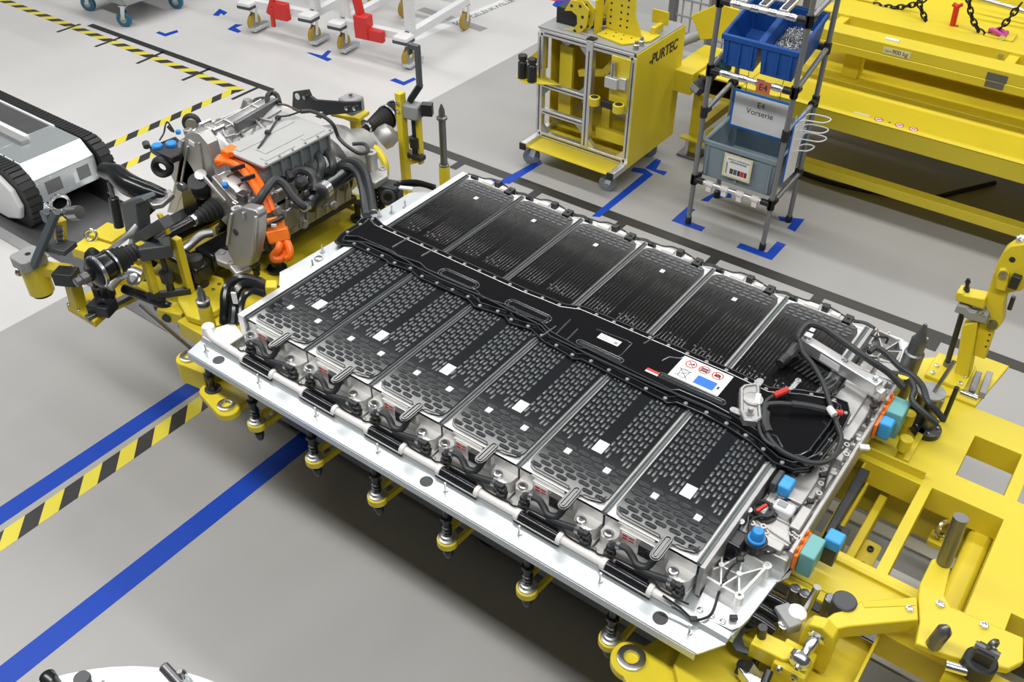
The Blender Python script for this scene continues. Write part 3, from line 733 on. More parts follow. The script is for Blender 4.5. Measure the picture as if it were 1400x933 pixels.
o, v = block('vent_box', (1073, 692), 0.845, 0.880, 0.062, 0.044, 'white_paint', bev=0.008); block('vent_screen', (1070, 689), 0.879, 0.883, 0.028, 0.022, 'grey_paint', bev=0.001)
v = at(1044, 694, 0.875); g = MB(); g.lathe((v.x, v.y, 0.84), (0,0,1), [(0,0.045),(0.018,0.045),(0.020,0.036),(0.032,0.034),(0.034,0.024),(0.022,0.022)], n=20)
for k in range(6): g.cyl((v.x+0.036*math.cos(k), v.y+0.036*math.sin(k), 0.86), (v.x+0.036*math.cos(k), v.y+0.036*math.sin(k), 0.868), 0.005, n=6)
g.build('round_socket', 'black_plastic', bat)
g = MB(); g.beam((v.x-0.01, v.y-0.03, 0.878), (v.x+0.005, v.y+0.008, 0.882), 0.010, 0.010); g.build('red_clip', 'red', bat, bev=0.002)
for p, nm in (((1024, 697), 'post'), ((1013, 713), 'post'),):
    v = at(*p, 0.872); g = MB(); g.cyl((v.x, v.y, 0.79), (v.x, v.y, 0.870), 0.011, n=10); hexbolt(g, (v.x, v.y, 0.870), 0.008, 0.008); g.build('terminal_post', 'zinc', bat)
# sockets on the outer side
for (y, m1, hh, dx) in ((0.275, 'teal', 0.862, 0.045), (0.985, 'teal', 0.880, 0.055)):
    g = MB(); g.box(2.064, 2.064+dx, y-0.045, y+0.045, 0.775, hh); g.build('teal_socket_cover', m1, bat, bev=0.004)
    g = MB(); g.box(2.052, 2.064, y-0.055, y+0.055, 0.79, hh-0.01)
    for k in range(3): g.box(2.050, 2.058, y-0.045+0.038*k, y-0.030+0.038*k, hh-0.01, hh+0.008)
    g.build('orange_seal', 'orange_box', bat, bev=0.003)
g = MB(); g.box(2.10, 2.150, 0.325, 0.375, 0.82, 0.862); g.build('blue_dust_cover', 'blue_light', bat, bev=0.006)
g = MB(); g.box(2.105, 2.145, 0.33, 0.37, 0.75, 0.82); g.build('plug_socket', 'dark_plastic', bat, bev=0.003)
g = MB(); g.box(2.062, 2.105, 0.885, 0.932, 0.80, 0.868); g.build('blue_dust_cover', 'blue_light', bat, bev=0.007)
g = MB(); g.box(2.053, 2.063, 0.87, 0.935, 0.80, 0.862); g.build('orange_seal', 'orange_box', bat, bev=0.002)
# silver crash bar with bolts over the rear corner
p0 = at(1098, 459, 0.955); p1 = at(1204, 524, 0.955)
g = MB(); g.beam((p0.x, p0.y, 0.930), (p1.x, p1.y, 0.930), 0.040, 0.048); bar = g.build('silver_rail', 'alu', bat, bev=0.004)
g = MB(); d = (p1-p0)
for f_ in (0.06, 0.55, 0.93): v = p0+d*f_; hexbolt(g, (v.x, v.y, 0.954), 0.009, 0.014)
g.build('rail_bolt', 'zinc', bar)
g = MB(); v = p0+d*0.06; g.box(v.x-0.012, v.x+0.014, v.y-0.012, v.y+0.012, 0.968, 0.972); g.build('rail_clip', 'label_white', bar)
dn = d.normalized(); sd = Vector((dn.y, -dn.x, 0))
v = p0+d*0.42+sd*0.0205; g = MB(); g.beam((v.x-dn.x*0.04, v.y-dn.y*0.04, 0.930), (v.x+dn.x*0.04, v.y+dn.y*0.04, 0.930), 0.001, 0.026); g.build('rail_label', 'label_white', bar)
g = MB()
for k in range(12):
    v = p0+d*(0.10+0.055*k)+sd*0.05; g.beam((v.x, v.y, 0.905), (v.x+sd.x*0.07, v.y+sd.y*0.07, 0.905), 0.006, 0.010)
g.build('black_comb', 'black_gloss', bat)
g = MB(); v = at(1199, 538, 0.90); g.obox((v.x, v.y, 0.905), (0.05, 0.035, 0.04), Matrix.Rotation(-0.3, 3, 'Z')); g.build('rail_foot', 'alu', bat, bev=0.006)
# harness over the end
def cable(name, pts, r, m='hose', par=bat, n=8, sub=6):
    g = MB(); g.tube([at(x, y, z) for x, y, z in pts], r, n=n, sub=sub); return g.build(name, m, par)
cable('thick_cable', [(1090,478,0.93),(1092,458,0.975),(1105,444,0.985),(1125,448,0.985),(1150,465,0.985),(1185,490,0.985),(1215,510,0.95),(1235,530,0.92)], 0.012)
cable('thick_cable', [(1188,482,0.90),(1198,476,0.905),(1212,484,0.905),(1230,502,0.90),(1250,516,0.90),(1262,530,0.92),(1268,548,0.93),(1283,565,0.90),(1290,575,0.88)], 0.011)
cable('thick_cable', [(1215,510,0.92),(1240,516,0.92),(1250,532,0.91),(1247,548,0.90),(1262,564,0.90),(1282,580,0.88)], 0.011)
cable('thick_cable', [(1093,465,0.975),(1098,482,0.965),(1112,500,0.955),(1126,526,0.945),(1136,556,0.94),(1146,585,0.935),(1150,602,0.93),(1141,624,0.93),(1122,633,0.935),(1100,631,0.935),(1070,618,0.935),(1052,600,0.935),(1047,585,0.935),(1042,570,0.935)], 0.0085)
cable('thick_cable', [(1043,578,0.94),(1047,556,0.95),(1060,552,0.955),(1080,553,0.955),(1105,556,0.95),(1130,561,0.945),(1145,565,0.94)], 0.0085)
cable('thick_cable', [(1060,540,0.945),(1048,548,0.95),(1042,562,0.945),(1037,580,0.94),(1044,600,0.935),(1060,612,0.935)], 0.0060)
cable('cable_sleeve', [(1047,565,0.945),(1046,578,0.942),(1051,592,0.938)], 0.015)
cable('cable_sleeve', [(1082,553,0.955),(1105,556,0.952),(1128,561,0.947)], 0.0125)
cable('red_sleeve', [(1058,541,0.947),(1068,537,0.95),(1077,533,0.952)], 0.011, 'print_red')
cable('red_sleeve', [(1142,564,0.94),(1152,565,0.94)], 0.010, 'print_red')
cable('cable_tie', [(1133,558,0.953),(1141,568,0.95)], 0.012, 'label_white')
g = MB(); a = at(1077,533,0.952); b = at(1083,531,0.953); c = at(1091,521,0.955)
g.beam(a, b, 0.014, 0.004); g.beam(b, c, 0.016, 0.004); g.torus(c, (0,0,1), 0.008, 0.004, 12, 6); g.build('cable_lug', 'zinc', bat)
cable('black_conduit', [(1092,472,0.945),(1080,485,0.935),(1070,494,0.93)], 0.017, 'dark_plastic')
v = at(1068,496,0.93); g = MB(); g.lathe(at(1076,489,0.932), at(1065,499,0.928)-at(1076,489,0.932), [(0,0.020),(0.02,0.021),(0.03,0.017),(0.045,0.017)], n=14); g.build('conduit_nut', 'black_plastic', bat)
for pts in ([(1183,518,0.88),(1190,540,0.882),(1195,556,0.88),(1188,575,0.87),(1185,582,0.87)], [(1165,600,0.87),(1152,616,0.87),(1140,630,0.865),(1132,648,0.865),(1125,670,0.865),(1110,685,0.862),(1090,697,0.862),(1082,705,0.862),(1081,730,0.855),(1080,748,0.85),(1066,752,0.85),(1048,757,0.845),(1036,748,0.85),(1020,757,0.845),(1008,768,0.84),(996,780,0.82),(989,795,0.81),(983,810,0.80),(975,835,0.80),(965,845,0.80),(948,847,0.80),(930,832,0.81),(906,815,0.82)],
            [(1024,735,0.87),(1025,715,0.87),(1033,708,0.865),(1042,706,0.87)], [(1082,705,0.86),(1098,690,0.86),(1085,684,0.86),(1066,684,0.86)], [(1184,452,0.87),(1195,460,0.875),(1213,462,0.87),(1211,470,0.85)], [(1176,450,0.87),(1180,462,0.86),(1172,484,0.87),(1200,490,0.87)]):
    cable('sensor_wire', pts, 0.0038, 'black_plastic', n=6)
for p in ((989,795,0.81),(948,847,0.80),(1183,519,0.885),(1194,556,0.885),(1108,686,0.868),(1125,650,0.87),(1012,765,0.85),(1043,752,0.855),(1003,845,0.80)):
    v = at(*p); g = MB(); g.obox(v, (0.022, 0.016, 0.012), Matrix.Rotation(0.6, 3, 'Z')); g.build('wire_clip', 'black_plastic', bat, bev=0.003)
v = at(1182, 612, 0.87); g = MB(); g.obox(v, (0.03, 0.02, 0.008), Matrix.Rotation(0.5, 3, 'Z')); g.build('cable_tag', 'label_white', bat)
v = at(1235, 515, 0.925); g = MB(); g.lathe(v, (0,0,1), [(0,0.018),(0.003,0.018)], n=16); g.build('yellow_tag', 'yellow', bat)
# aluminium cable box lying on the cover
po = [(1012,527),(1018,522),(1035,520),(1040,524),(1041,548),(1043,568),(1036,573),(1018,571),(1012,558)]
po = [A(x, y, 0.965) for x, y in po]
cb_ = MB(); bump(cb_, [(po, 0.929), (po, 0.952), (inset(po, 0.004), 0.956), (inset(po, 0.010), 0.956), (inset(po, 0.013), 0.951)]); bx_ = cb_.build('cast_junction_box', 'cast_dark', bat)
g = MB(); v = at(1030,545,0.957); g.lathe((v.x, v.y, 0.951), (0,0,1), [(0,0.034),(0.006,0.032),(0.008,0.026)], n=20); g.lathe((at(1026,562,0.96).x, at(1026,562,0.96).y, 0.951), (0,0,1), [(0,0.014),(0.004,0.014),(0.004,0.009),(0.022,0.009)], n=12); g.build('box_dome', 'cast_dark', bx_)
for c, r_ in (((1008,562), 0.35), ((1037,523), 0.9)):
    v = at(*c, 0.945); g = MB(); g.prism(stadium(v.x, v.y, 0.050, 0.024, 'x' if c[0] < 1020 else 'y', 6), 0.938, 0.944); g.lathe((v.x-0.01, v.y, 0.944), (0,0,1), [(0,0.005),(0.0015,0.005)], n=8); g.build('box_lug', 'cast_dark', bx_)
v = at(1036, 545, 0.960); g = MB(); g.obox((v.x, v.y, 0.9600), (0.016, 0.05, 0.001), Matrix.Rotation(0.3, 3, 'Z')); g.build('box_label', 'label_white', bx_)
# ================================================================ YELLOW CARRIER
car = thing('battery_carrier', 'big yellow steel carrier frame with rectangular openings under the battery pack', 'carrier', (1.0, 0.65, 0.02))
def gridplate(xs, ys, holes, z0, z1, keep=None):
    m = MB(); nx, ny = len(xs), len(ys)
    solid = lambda i, j: 0 <= i < nx-1 and 0 <= j < ny-1 and not any(h[0] <= (xs[i]+xs[i+1])/2 <= h[1] and h[2] <= (ys[j]+ys[j+1])/2 <= h[3] for h in holes)
    V = [(x, y, z) for z in (z0, z1) for y in ys for x in xs]; I = lambda i, j, k: k*nx*ny+j*nx+i; F = []
    for i in range(nx-1):
        for j in range(ny-1):
            if not solid(i, j): continue
            F.append((I(i,j,1), I(i+1,j,1), I(i+1,j+1,1), I(i,j+1,1))); F.append((I(i,j,0), I(i,j+1,0), I(i+1,j+1,0), I(i+1,j,0)))
            if not solid(i, j-1): F.append((I(i,j,0), I(i+1,j,0), I(i+1,j,1), I(i,j,1)))
            if not solid(i+1, j): F.append((I(i+1,j,0), I(i+1,j+1,0), I(i+1,j+1,1), I(i+1,j,1)))
            if not solid(i, j+1): F.append((I(i+1,j+1,0), I(i,j+1,0), I(i,j+1,1), I(i+1,j+1,1)))
            if not solid(i-1, j): F.append((I(i,j+1,0), I(i,j,0), I(i,j,1), I(i,j+1,1)))
    used = sorted({v for f in F for v in f}); mp = {v: k for k, v in enumerate(used)}
    m.add([V[v] for v in used], [[mp[v] for v in f] for f in F]); return m
HO = [(2.07,2.25,0.45,0.87), (2.285,2.51,0.45,0.88), (2.33,2.485,0.985,1.215), (2.525,2.72,0.985,1.215), (2.34,2.52,-0.12,0.24), (2.62,2.80,0.30,0.53), (2.07,2.20,0.985,1.06)]
xs = sorted({1.955, 2.95}|{h[0] for h in HO}|{h[1] for h in HO}); ys = sorted({-0.22, 1.36}|{h[2] for h in HO}|{h[3] for h in HO})
HX = HO[:6]+[(1.95,2.07,0.45,0.87), (1.95,2.34,-0.25,0.24)]
deck = gridplate(xs, ys, HX, 0.688, 0.700).build('deck_plate', 'yellow', car, bev=0.0015)
wl = MB()
for (a, b, c, d) in HO[:6]:     # folded webs around the openings
    for (x0, x1, y0, y1) in ((a-0.008, b+0.008, d, d+0.008), (a-0.008, b+0.008, c-0.008, c)): MB().box(x0, x1, y0, y1, 0.60, 0.6885).build('opening_web', 'yellow_satin', car)
    for (x0, x1, y0, y1) in ((a-0.008, a, c, d), (b, b+0.008, c, d)): MB().box(x0, x1, y0, y1, 0.60, 0.6885).build('opening_web', 'yellow_satin', car)
# raised ledge strips and ribs
for (x0, x1, y0, y1, z0, z1) in ((1.955,2.25,0.895,0.905,0.70,0.735), (2.165,2.185,0.93,1.34,0.70,0.722), (2.08,2.10,0.47,0.86,0.58,0.62), (1.955,2.32,0.275,0.30,0.66,0.705), (2.07,2.52,0.40,0.415,0.70,0.712)):
    MB().box(x0, x1, y0, y1, z0, z1).build('ledge_strip', 'yellow', car, bev=0.002)
# lower cross member seen through the openings
lo = MB(); lo.box(2.0, 2.9, 0.92, 1.02, 0.42, 0.60); lo.build('cross_member', 'yellow_satin', car, bev=0.006)
lo = MB(); lo.beam((2.155, 0.43, 0.52), (2.155, 0.93, 0.52), 0.028, 0.10); lo.build('cross_member', 'yellow_satin', car, bev=0.004)
lo = MB(); lo.beam((2.475, 0.40, 0.54), (2.475, 0.93, 0.54), 0.075, 0.12); lo.build('cross_member', 'yellow_satin', car, bev=0.02)
lo = MB(); lo.prism(rrect(2.165, 2.225, 0.56, 0.72, 0.015), 0.50, 0.512); lg = lo.build('bolting_plate', 'yellow', car, bev=0.002)
lo = MB()
for y in (0.60, 0.68): sock(lo, (2.195, y, 0.512), 0.011, 0.012)
lo.build('plate_screw', 'black_metal', lg)
# long side beams and cross tubes under the pack
for y in (0.30, 1.00):
    MB().box(-1.25, 1.97, y-0.05, y+0.05, 0.42, 0.54).build('side_beam', 'yellow_satin', car, bev=0.006)
for x in (-0.22, 0.4, 1.0, 1.6): MB().box(x-0.04, x+0.04, -0.02, 1.32, 0.54, 0.62).build('cross_tube', 'yellow_satin', car, bev=0.005)
for x in (0.1, 1.5):
    for y in (0.30, 1.0): MB().box(x-0.06, x+0.06, y-0.045, y+0.045, 0.30, 0.42).build('carrier_foot', 'steel_dark', car)
for x in (0.05, 0.7, 1.3, 1.85):
    for y in (0.2, 1.1): MB().box(x-0.03, x+0.03, y-0.03, y+0.03, 0.62, 0.7415).build('pack_rest', 'black_plastic', car)
# black rest block at the pack end and eye bolt
g = MB(); g.prism([tuple(at(*p, 0.70)[:2]) for p in ((1172,650),(1186,656),(1130,748),(1124,738))], 0.688, 0.742); g.build('black_rest', 'black_metal', car, bev=0.003)
g = MB(); v = at(1145, 727, 0.70); g.box(v.x-0.03, v.x+0.03, v.y-0.04, v.y+0.04, 0.60, 0.69); sock(g, (v.x, v.y+0.01, 0.69), 0.010, 0.010); g.build('black_rest', 'black_metal', car, bev=0.003)
g = MB(); v = at(1290, 728, 0.56); g.torus((v.x, v.y, v.z+0.015), (0.75,-0.55,0.25), 0.030, 0.0085, 24, 8); g.cyl((v.x, v.y, v.z-0.05), (v.x, v.y, v.z-0.012), 0.010, n=10); g.build('eye_bolt', 'zinc', car)
g = MB(); g.box(v.x-0.035, v.x+0.035, v.y-0.03, v.y+0.03, 0.50, 0.525); g.build('eye_bolt_seat', 'yellow', car, bev=0.003)
# support arms along the pack: yellow ring on an arm, black spring pin
def ring_arm():
    return None
for k, x in enumerate((0.14, 0.447, 0.750, 1.062, 1.385, 1.690)):
    zz = 0.565; y = -0.150
    g = MB(); n = 20
    g.ring_prism(circ(x, y, 0.036, n), circ(x, y, 0.020, n), zz-0.028, zz)
    arm = g.build('ring_arm', 'yellow', car, bev=0.003)
    for s_ in (-1, 1):
        g = MB(); g.beam((x+s_*0.026, y+0.018, zz-0.014), (x+s_*0.030+0.02, 0.27, zz-0.014), 0.016, 0.026); g.build('arm_cheek', 'yellow', arm, bev=0.002)
    g = MB(); g.lathe((x, y, zz-0.095), (0,0,1), [(0,0.010),(0.012,0.015),(0.020,0.015),(0.022,0.018),(0.040,0.018),(0.042,0.014),(0.052,0.014),(0.053,0.022),(0.067,0.022)], n=14); g.build('pin_tail', 'black_metal', arm)
    g = MB(); g.lathe((x, y, zz-0.002), (0,0,1), [(0,0.031),(0.010,0.031),(0.012,0.024),(0.022,0.022),(0.024,0.016)], n=18); g.build('pin_collar', 'steel', arm)
    g = MB(); g.lathe((x, y, zz+0.02), (0,0,1), [(0,0.016),(0.01,0.016),(0.012,0.011),(0.018,0.011),(0.020,0.017),(0.026,0.017),(0.028,0.011),(0.034,0.011),(0.036,0.017),(0.042,0.017),(0.044,0.013),(0.075,0.013),(0.076,0.020),(0.085,0.020),(0.087,0.012),(0.178,0.011)], n=14); g.build('spring_pin', 'black_metal', arm)
# ears with bushings
def ear(pts, z, th, bush, nm='corner_ear'):
    o = MB().prism([p for p in pts], z-th, z).build(nm, 'yellow', car, bev=0.004)
    g = MB()
    for (x, y, r) in bush: g.lathe((x, y, z-0.002), (0,0,1), [(0,r),(0.012,r),(0.014,r-0.004),(0.014,r*0.55),(0.010,r*0.5),(-0.006,r*0.45)], n=24)
    if bush: g.build('bushing', 'steel', o)
    return o
ear(circ(-0.262,-0.122,0.046,14,PI*0.55,PI*1.65)+[(-0.14,-0.150),(-0.12,-0.03),(-0.26,-0.03)], 0.655, 0.10, [(-0.258,-0.120,0.034)])
ear(circ(-0.11,-0.150,0.045,12,PI*0.6,PI*1.45)+[(-0.03,-0.215)]+circ(0.02,-0.180,0.045,12,-PI*0.55,PI*0.3)+[(0.07,-0.05),(-0.10,-0.05)], 0.590, 0.030, [(0.010,-0.178,0.033)])
g = MB(); g.lathe((-0.105,-0.145,0.588), (0,0,1), [(0,0.032),(0.006,0.032),(0.008,0.022),(0.016,0.018),(0.02,0.012),(0.05,0.014),(0.06,0.020),(0.075,0.020),(0.08,0.012),(0.165,0.011)], n=16); g.build('spring_pin', 'black_metal', car)
fe = ear(circ(1.785,-0.195,0.060,16,PI*0.45,PI*1.55)+[(2.04,-0.42),(2.30,-0.42),(2.34,-0.10),(1.93,0.16),(1.86,0.02)], 0.600, 0.03, [(1.785,-0.195,0.042)])
MB().prism([(1.90,-0.16),(2.02,-0.30),(2.33,-0.30),(2.34,0.24),(1.955,0.24),(1.88,0.02)], 0.560, 0.640).build('front_box_beam', 'yellow_satin', car, bev=0.004)
MB().box(-0.30, -0.10, -0.05, 1.30, 0.55, 0.62).build('front_cross_beam', 'yellow', car, bev=0.004)
MB().box(-0.10, 0.12, -0.06, 0.05, 0.50, 0.56).build('clear_block', 'grey_paint', car, bev=0.004)
# tapered guide posts at the corners
def guide_post(x, y, z0, z1, zt, body, r=0.024):
    o = MB().lathe((x, y, z0), (0,0,1), [(0,r*1.8),(0.04,r*1.75),((z1-z0)*0.7,r*1.35),(z1-z0,r*1.3)], n=18).build('guide_post', 'yellow', car)
    MB().lathe((x, y, z1), (0,0,1), [(0,r*1.25),(0.008,r*1.25),(0.010,r*0.9),(0.03,r*0.9)], n=18).build('post_collar', 'steel_dark', o)
    MB().lathe((x, y, z1+0.02), (0,0,1), [(0,body),(zt-z1-0.10,body),(zt-z1-0.095,body*1.5),(zt-z1-0.085,body*1.5),(zt-z1-0.08,body*0.9),(zt-z1-0.05,body*0.85),(zt-z1-0.02,0.004)], n=16).build('guide_pin', 'steel_dark', o)
guide_post(-0.262, 1.452, 0.45, 0.80, 1.12, 0.017, 0.020)
guide_post(-0.255, -0.002, 0.50, 0.84, 0.93, 0.018, 0.020)
for (x, y) in ((-0.262, 1.452), (-0.255, -0.002)): MB().box(x-0.03, x+0.14, y-0.05, y+0.05, 0.40, 0.46).build('post_foot', 'yellow_satin', car)
# back right: big dark guide pin on yellow bracket
g = MB(); x, y = 2.045, 1.245
g.lathe((x, y, 0.72), (0.02,-0.02,1), [(0,0.034),(0.20,0.034),(0.205,0.027),(0.26,0.027),(0.27,0.020),(0.33,0.006)], n=18); g.build('dark_guide_pin', 'steel_dark', car)
g = MB(); v = at(1265,590,0.70); g.lathe((v.x, v.y, 0.70), (0,0,1), [(0,0.050),(0.020,0.050),(0.022,0.046)], n=24); bp = g.build('round_base', 'black_metal', car)
g = MB()
for k in range(4): sock(g, (v.x+0.036*math.cos(0.4+k*PI/2), v.y+0.036*math.sin(0.4+k*PI/2), 0.722), 0.006, 0.006)
g.build('base_screw', 'zinc', bp)
for (p, r_, zz, mt) in (((v.x,v.y), 0.020, 0.86, 'yellow'), ((v.x-0.045,v.y+0.015), 0.032, 0.79, 'rubber'), ((v.x-0.045,v.y+0.015), 0.022, 0.86, 'steel_dark')):
    g = MB(); g.lathe((p[0], p[1], 0.70), (0,0,1), [(0,r_),(zz-0.70,r_),(zz-0.698,r_*0.8)], n=16); g.build('support_column', 'steel_dark' if mt == 'yellow' else mt, car)
g = MB(); q_ = at(1275,533,0.865); g.prism(circ(v.x-0.03, v.y+0.01, 0.048, 20), 0.862, 0.870); g.build('round_cap', 'grey_paint', car)
g = MB(); g.cyl((v.x-0.02, v.y+0.012, 0.87), (v.x+0.0, v.y+0.05, 0.99), 0.0075, n=10); g.build('cap_rod', 'steel', car)
g = MB(); a = at(1292,570,0.72); g.cyl((a.x, a.y, 0.70), (a.x, a.y, 0.86), 0.0085, n=10); g.build('stop_rod', 'black_metal', car)
for p in ((1240,600),(1244,565)):
    a = at(*p, 0.80); g = MB(); g.lathe((a.x, a.y, 0.70), (0,0,1), [(0,0.014),(0.05,0.014),(0.052,0.022),(0.10,0.022),(0.102,0.018)], n=14); g.build('spacer_post', ['yellow'], car)
# rear corner deck with fixture rails
dk_ = ear([(2.02,1.30),(2.12,1.30),(2.20,1.36),(2.29,1.36),(2.33,1.66),(2.20,1.66),(2.02,1.48)], 0.712, 0.016, [], 'rear_corner_plate')
for (p0, p1, mt) in (((1339,508),(1330,532),'steel_dark'), ((1354,508),(1344,537),'grey_paint')):
    a, b = at(*p0, 0.74), at(*p1, 0.74); g = MB(); g.beam((a.x,a.y,0.726), (b.x,b.y,0.726), 0.022, 0.028); g.build('fixture_rail', mt, dk_, bev=0.002)
a = at(1323,545,0.70); g = MB(); g.cyl((a.x-0.03,a.y,0.715),(a.x+0.03,a.y,0.715),0.014,n=12); g.build('fixture_screw', 'zinc', car)
# ---------------- rear clamp tower (yellow, folded open)
tw = thing('clamp_tower', 'tall yellow swing clamp tower standing open at the rear corner of the carrier', 'clamp', (2.16, 1.52, 0.712))
MB().box(2.09, 2.23, 1.40, 1.56, 0.712, 0.728).build('base_plate', 'yellow', tw, bev=0.003)
g = MB()
for dx in (0.02, 0.12):
    for dy in (0.02, 0.07): sock(g, (2.09+dx, 1.40+dy, 0.728), 0.009, 0.008)
g.build('base_screw', 'zinc', tw)
TY = 1.50; T = lambda x, y, dy=0.0: aty(x, y, TY+dy)
def tslab(nm, pts, y0, y1, m='yellow', bev=0.004):
    g = MB(); g.slab([(aty(x, y, TY).x, aty(x, y, TY).z) for x, y in pts], 'y', TY+y0, TY+y1); return g.build(nm, m, tw, bev=bev)
tslab('post', [(1319,440),(1340,434),(1327,512),(1307,512)], -0.03, 0.03)
tslab('side_plate', [(1340,436),(1361,449),(1347,490),(1331,484)], -0.01, 0.03, 'yellow_satin')
g = MB()
for p in ((1353,458),(1348,474),(1351,466)): v = T(*p, -0.0105); g.cyl(v, v+Vector((0,-0.001,0)), 0.004, n=8)
g.build('plate_hole', 'black_metal', tw, kind='stuff')
g = MB(); g.cyl(T(1317,424), T(1294,500), 0.0105, n=12); g.build('push_rod', 'black_metal', tw)
v = T(1294,503); g = MB(); g.cyl((v.x, v.y, 0.728), (v.x, v.y, v.z+0.03), 0.017, n=12); g.build('rod_foot', 'steel_dark', tw)
tslab('grey_clamp_jaw', [(1308,421),(1312,411),(1325,414),(1330,420),(1354,425),(1352,437),(1330,432),(1322,428),(1320,424)], -0.035, 0.02, 'grey_paint')
g = MB()
for p in ((1338,427),(1344,429)): sock(g, T(*p, -0.035), 0.006, 0.005, (0,-1,0))
g.build('jaw_screw', 'zinc', tw)
tslab('upper_jaw', [(1309,406),(1311,394),(1320,396),(1322,399),(1350,404),(1348,418),(1326,411)], -0.03, 0.03)
a = T(1321,399); b = T(1324,381); g = MB(); L = (b-a).length; g.lathe(a, b-a, [(0,0.011),(L*0.3,0.011),(L*0.32,0.007),(L*0.7,0.007),(L*0.72,0.010),(L,0.005)], n=12); g.build('jaw_pin', 'black_metal', tw)
tslab('swing_arm', [(1346,420),(1350,401),(1357,378),(1364,358),(1372,344),(1382,337),(1400,334),(1420,332),(1420,372),(1396,398),(1376,402),(1372,416),(1370,443),(1362,452),(1354,447),(1352,430)], 0.0, 0.055)
tslab('cheek_plate', [(1362,392),(1364,372),(1368,365),(1376,365),(1381,371),(1380,384),(1376,396)], -0.02, 0.0, 'yellow', 0.005)
v = T(1372,375,-0.02); g = MB(); g.cyl(v, v+Vector((0,-0.008,0)), 0.014, n=16); g.cyl(v+Vector((0,-0.008,0)), v+Vector((0,-0.012,0)), 0.008, n=6); g.build('pivot_pin', 'steel', tw)
v = T(1384,355); g = MB(); g.cyl(v, v+Vector((0,-0.002,0)), 0.010, n=14); g.build('arm_hole', 'black_metal', tw)
v = T(1388,385,-0.01); MB().obox(v, (0.03,0.03,0.05), Matrix.Identity(3)).build('latch', 'black_metal', tw, bev=0.004)
a, b = T(1386,406,0.02), T(1380,423,0.02); g = MB(); g.cyl(a, b, 0.008, n=10); g.build('stop_pin', 'black_metal', tw)
v = T(1394,333,0.03); g = MB(); g.lathe(v, (0.1,0,1), [(0,0.012),(0.012,0.018),(0.022,0.019),(0.028,0.012)], n=16); g.build('knob', 'zinc', tw)
v = T(1361,437,0.03); g = MB(); g.cyl(v+Vector((0,-0.05,0)), v+Vector((0,0.02,0)), 0.016, n=14); g.build('lower_pivot', 'steel_dark', tw)
# ---------------- front swing clamp with long handle
sw = thing('swing_clamp', 'yellow swing clamp with dark round handle and knurled knob at the front corner', 'clamp', (2.2, 0.05, 0.64))
yx = [(2.25,0.150),(2.25,0.060),(2.30,0.075),(2.335,0.165),(2.38,0.235),(2.42,0.245),(2.52,0.235),(2.58,0.25),(2.58,0.33),(2.46,0.325),(2.445,0.34),(2.43,0.46),(2.375,0.46),(2.365,0.33),(2.34,0.27),(2.30,0.185)]
P_ = lambda x, y, z: tuple(at(x, y, z)[:2])
body = [P_(*p, 0.80) for p in ((1258,798),(1274,765),(1290,760),(1301,772),(1292,815),(1300,830),(1390,868),(1400,872),(1400,905),(1380,915),(1322,905),(1252,880),(1258,850),(1256,815))]
MB().prism(body, 0.775, 0.800).build('handle_plate', 'yellow', sw, bev=0.004)
g = MB(); a, b = at(1290, 770, 0.80), at(1307, 712, 0.80); g.cyl((a.x,a.y,0.802), aty(1314, 708, a.y+0.02), 0.021, n=18); g.build('handle_grip', 'steel_dark', sw)
lv = [P_(*p, 0.80) for p in ((1254,816),(1176,822),(1165,832),(1140,838),(1120,852),(1118,866),(1160,857),(1256,848))]
MB().prism(lv, 0.745, 0.80).build('lever', 'yellow', sw, bev=0.004)
a, b = at(1180,827,0.801), at(1250,824,0.801); g = MB(); g.beam((a.x,a.y,0.801),(b.x,b.y,0.801),0.020,0.002); g.build('lever_slot', 'yellow_satin', sw)
v = at(1155, 822, 0.805); g = MB(); g.lathe((v.x, v.y, 0.74), (0,0,1), [(0,0.034),(0.066,0.034),(0.069,0.030)], n=22); g.build('pivot_cap', 'dark_plastic', sw)
v = at(1137, 817, 0.78); g = MB(); g.lathe((v.x, v.y, 0.70), (0,0,1), [(0,0.018),(0.075,0.018),(0.078,0.014),(0.078,0.008)], n=16); g.build('stop_screw', 'steel_dark', sw)
hd = [(2.165,0.66),(2.255,0.66),(2.255,0.79),(2.245,0.825),(2.21,0.845),(2.175,0.83),(2.165,0.80)]
g = MB(); g.slab(hd, 'y', 0.045, 0.085); g.build('clamp_head', 'yellow', sw, bev=0.005)
a = Vector((2.205, 0.045, 0.80)); dv = Vector((-0.10,-0.75,-0.22)); g = MB(); g.lathe(a, dv, [(0,0.026),(0.008,0.026),(0.012,0.016),(0.04,0.016),(0.045,0.013),(0.065,0.013),(0.07,0.030),(0.085,0.032),(0.095,0.028),(0.10,0.022)], n=18); g.build('knurled_knob', 'zinc', sw)
for (p, zz, mt, r_) in (((1243,833),0.802,'zinc',0.011), ((1285,827),0.802,'zinc',0.012), ((1345,856),0.802,'zinc',0.012)):
    v = at(*p, zz); g = MB(); sock(g, (v.x, v.y, 0.80), r_, 0.008); g.build('clamp_screw', mt, sw)
v = at(1276, 882, 0.80); g = MB(); g.lathe((v.x, v.y, 0.80), (0.12,0.05,1), [(0,0.020),(0.07,0.020),(0.085,0.010),(0.09,0.004)], n=16); g.build('stop_pin', 'steel_dark', sw)
v = at(1335, 915, 0.80); g = MB(); g.lathe((v.x, v.y, 0.79), (0,0,1), [(0,0.042),(0.05,0.042),(0.055,0.036),(0.056,0.02)], n=22); g.box(v.x-0.022, v.x+0.022, v.y-0.02, v.y+0.02, 0.84, 0.885); g.build('lock_cylinder', 'rubber', sw)
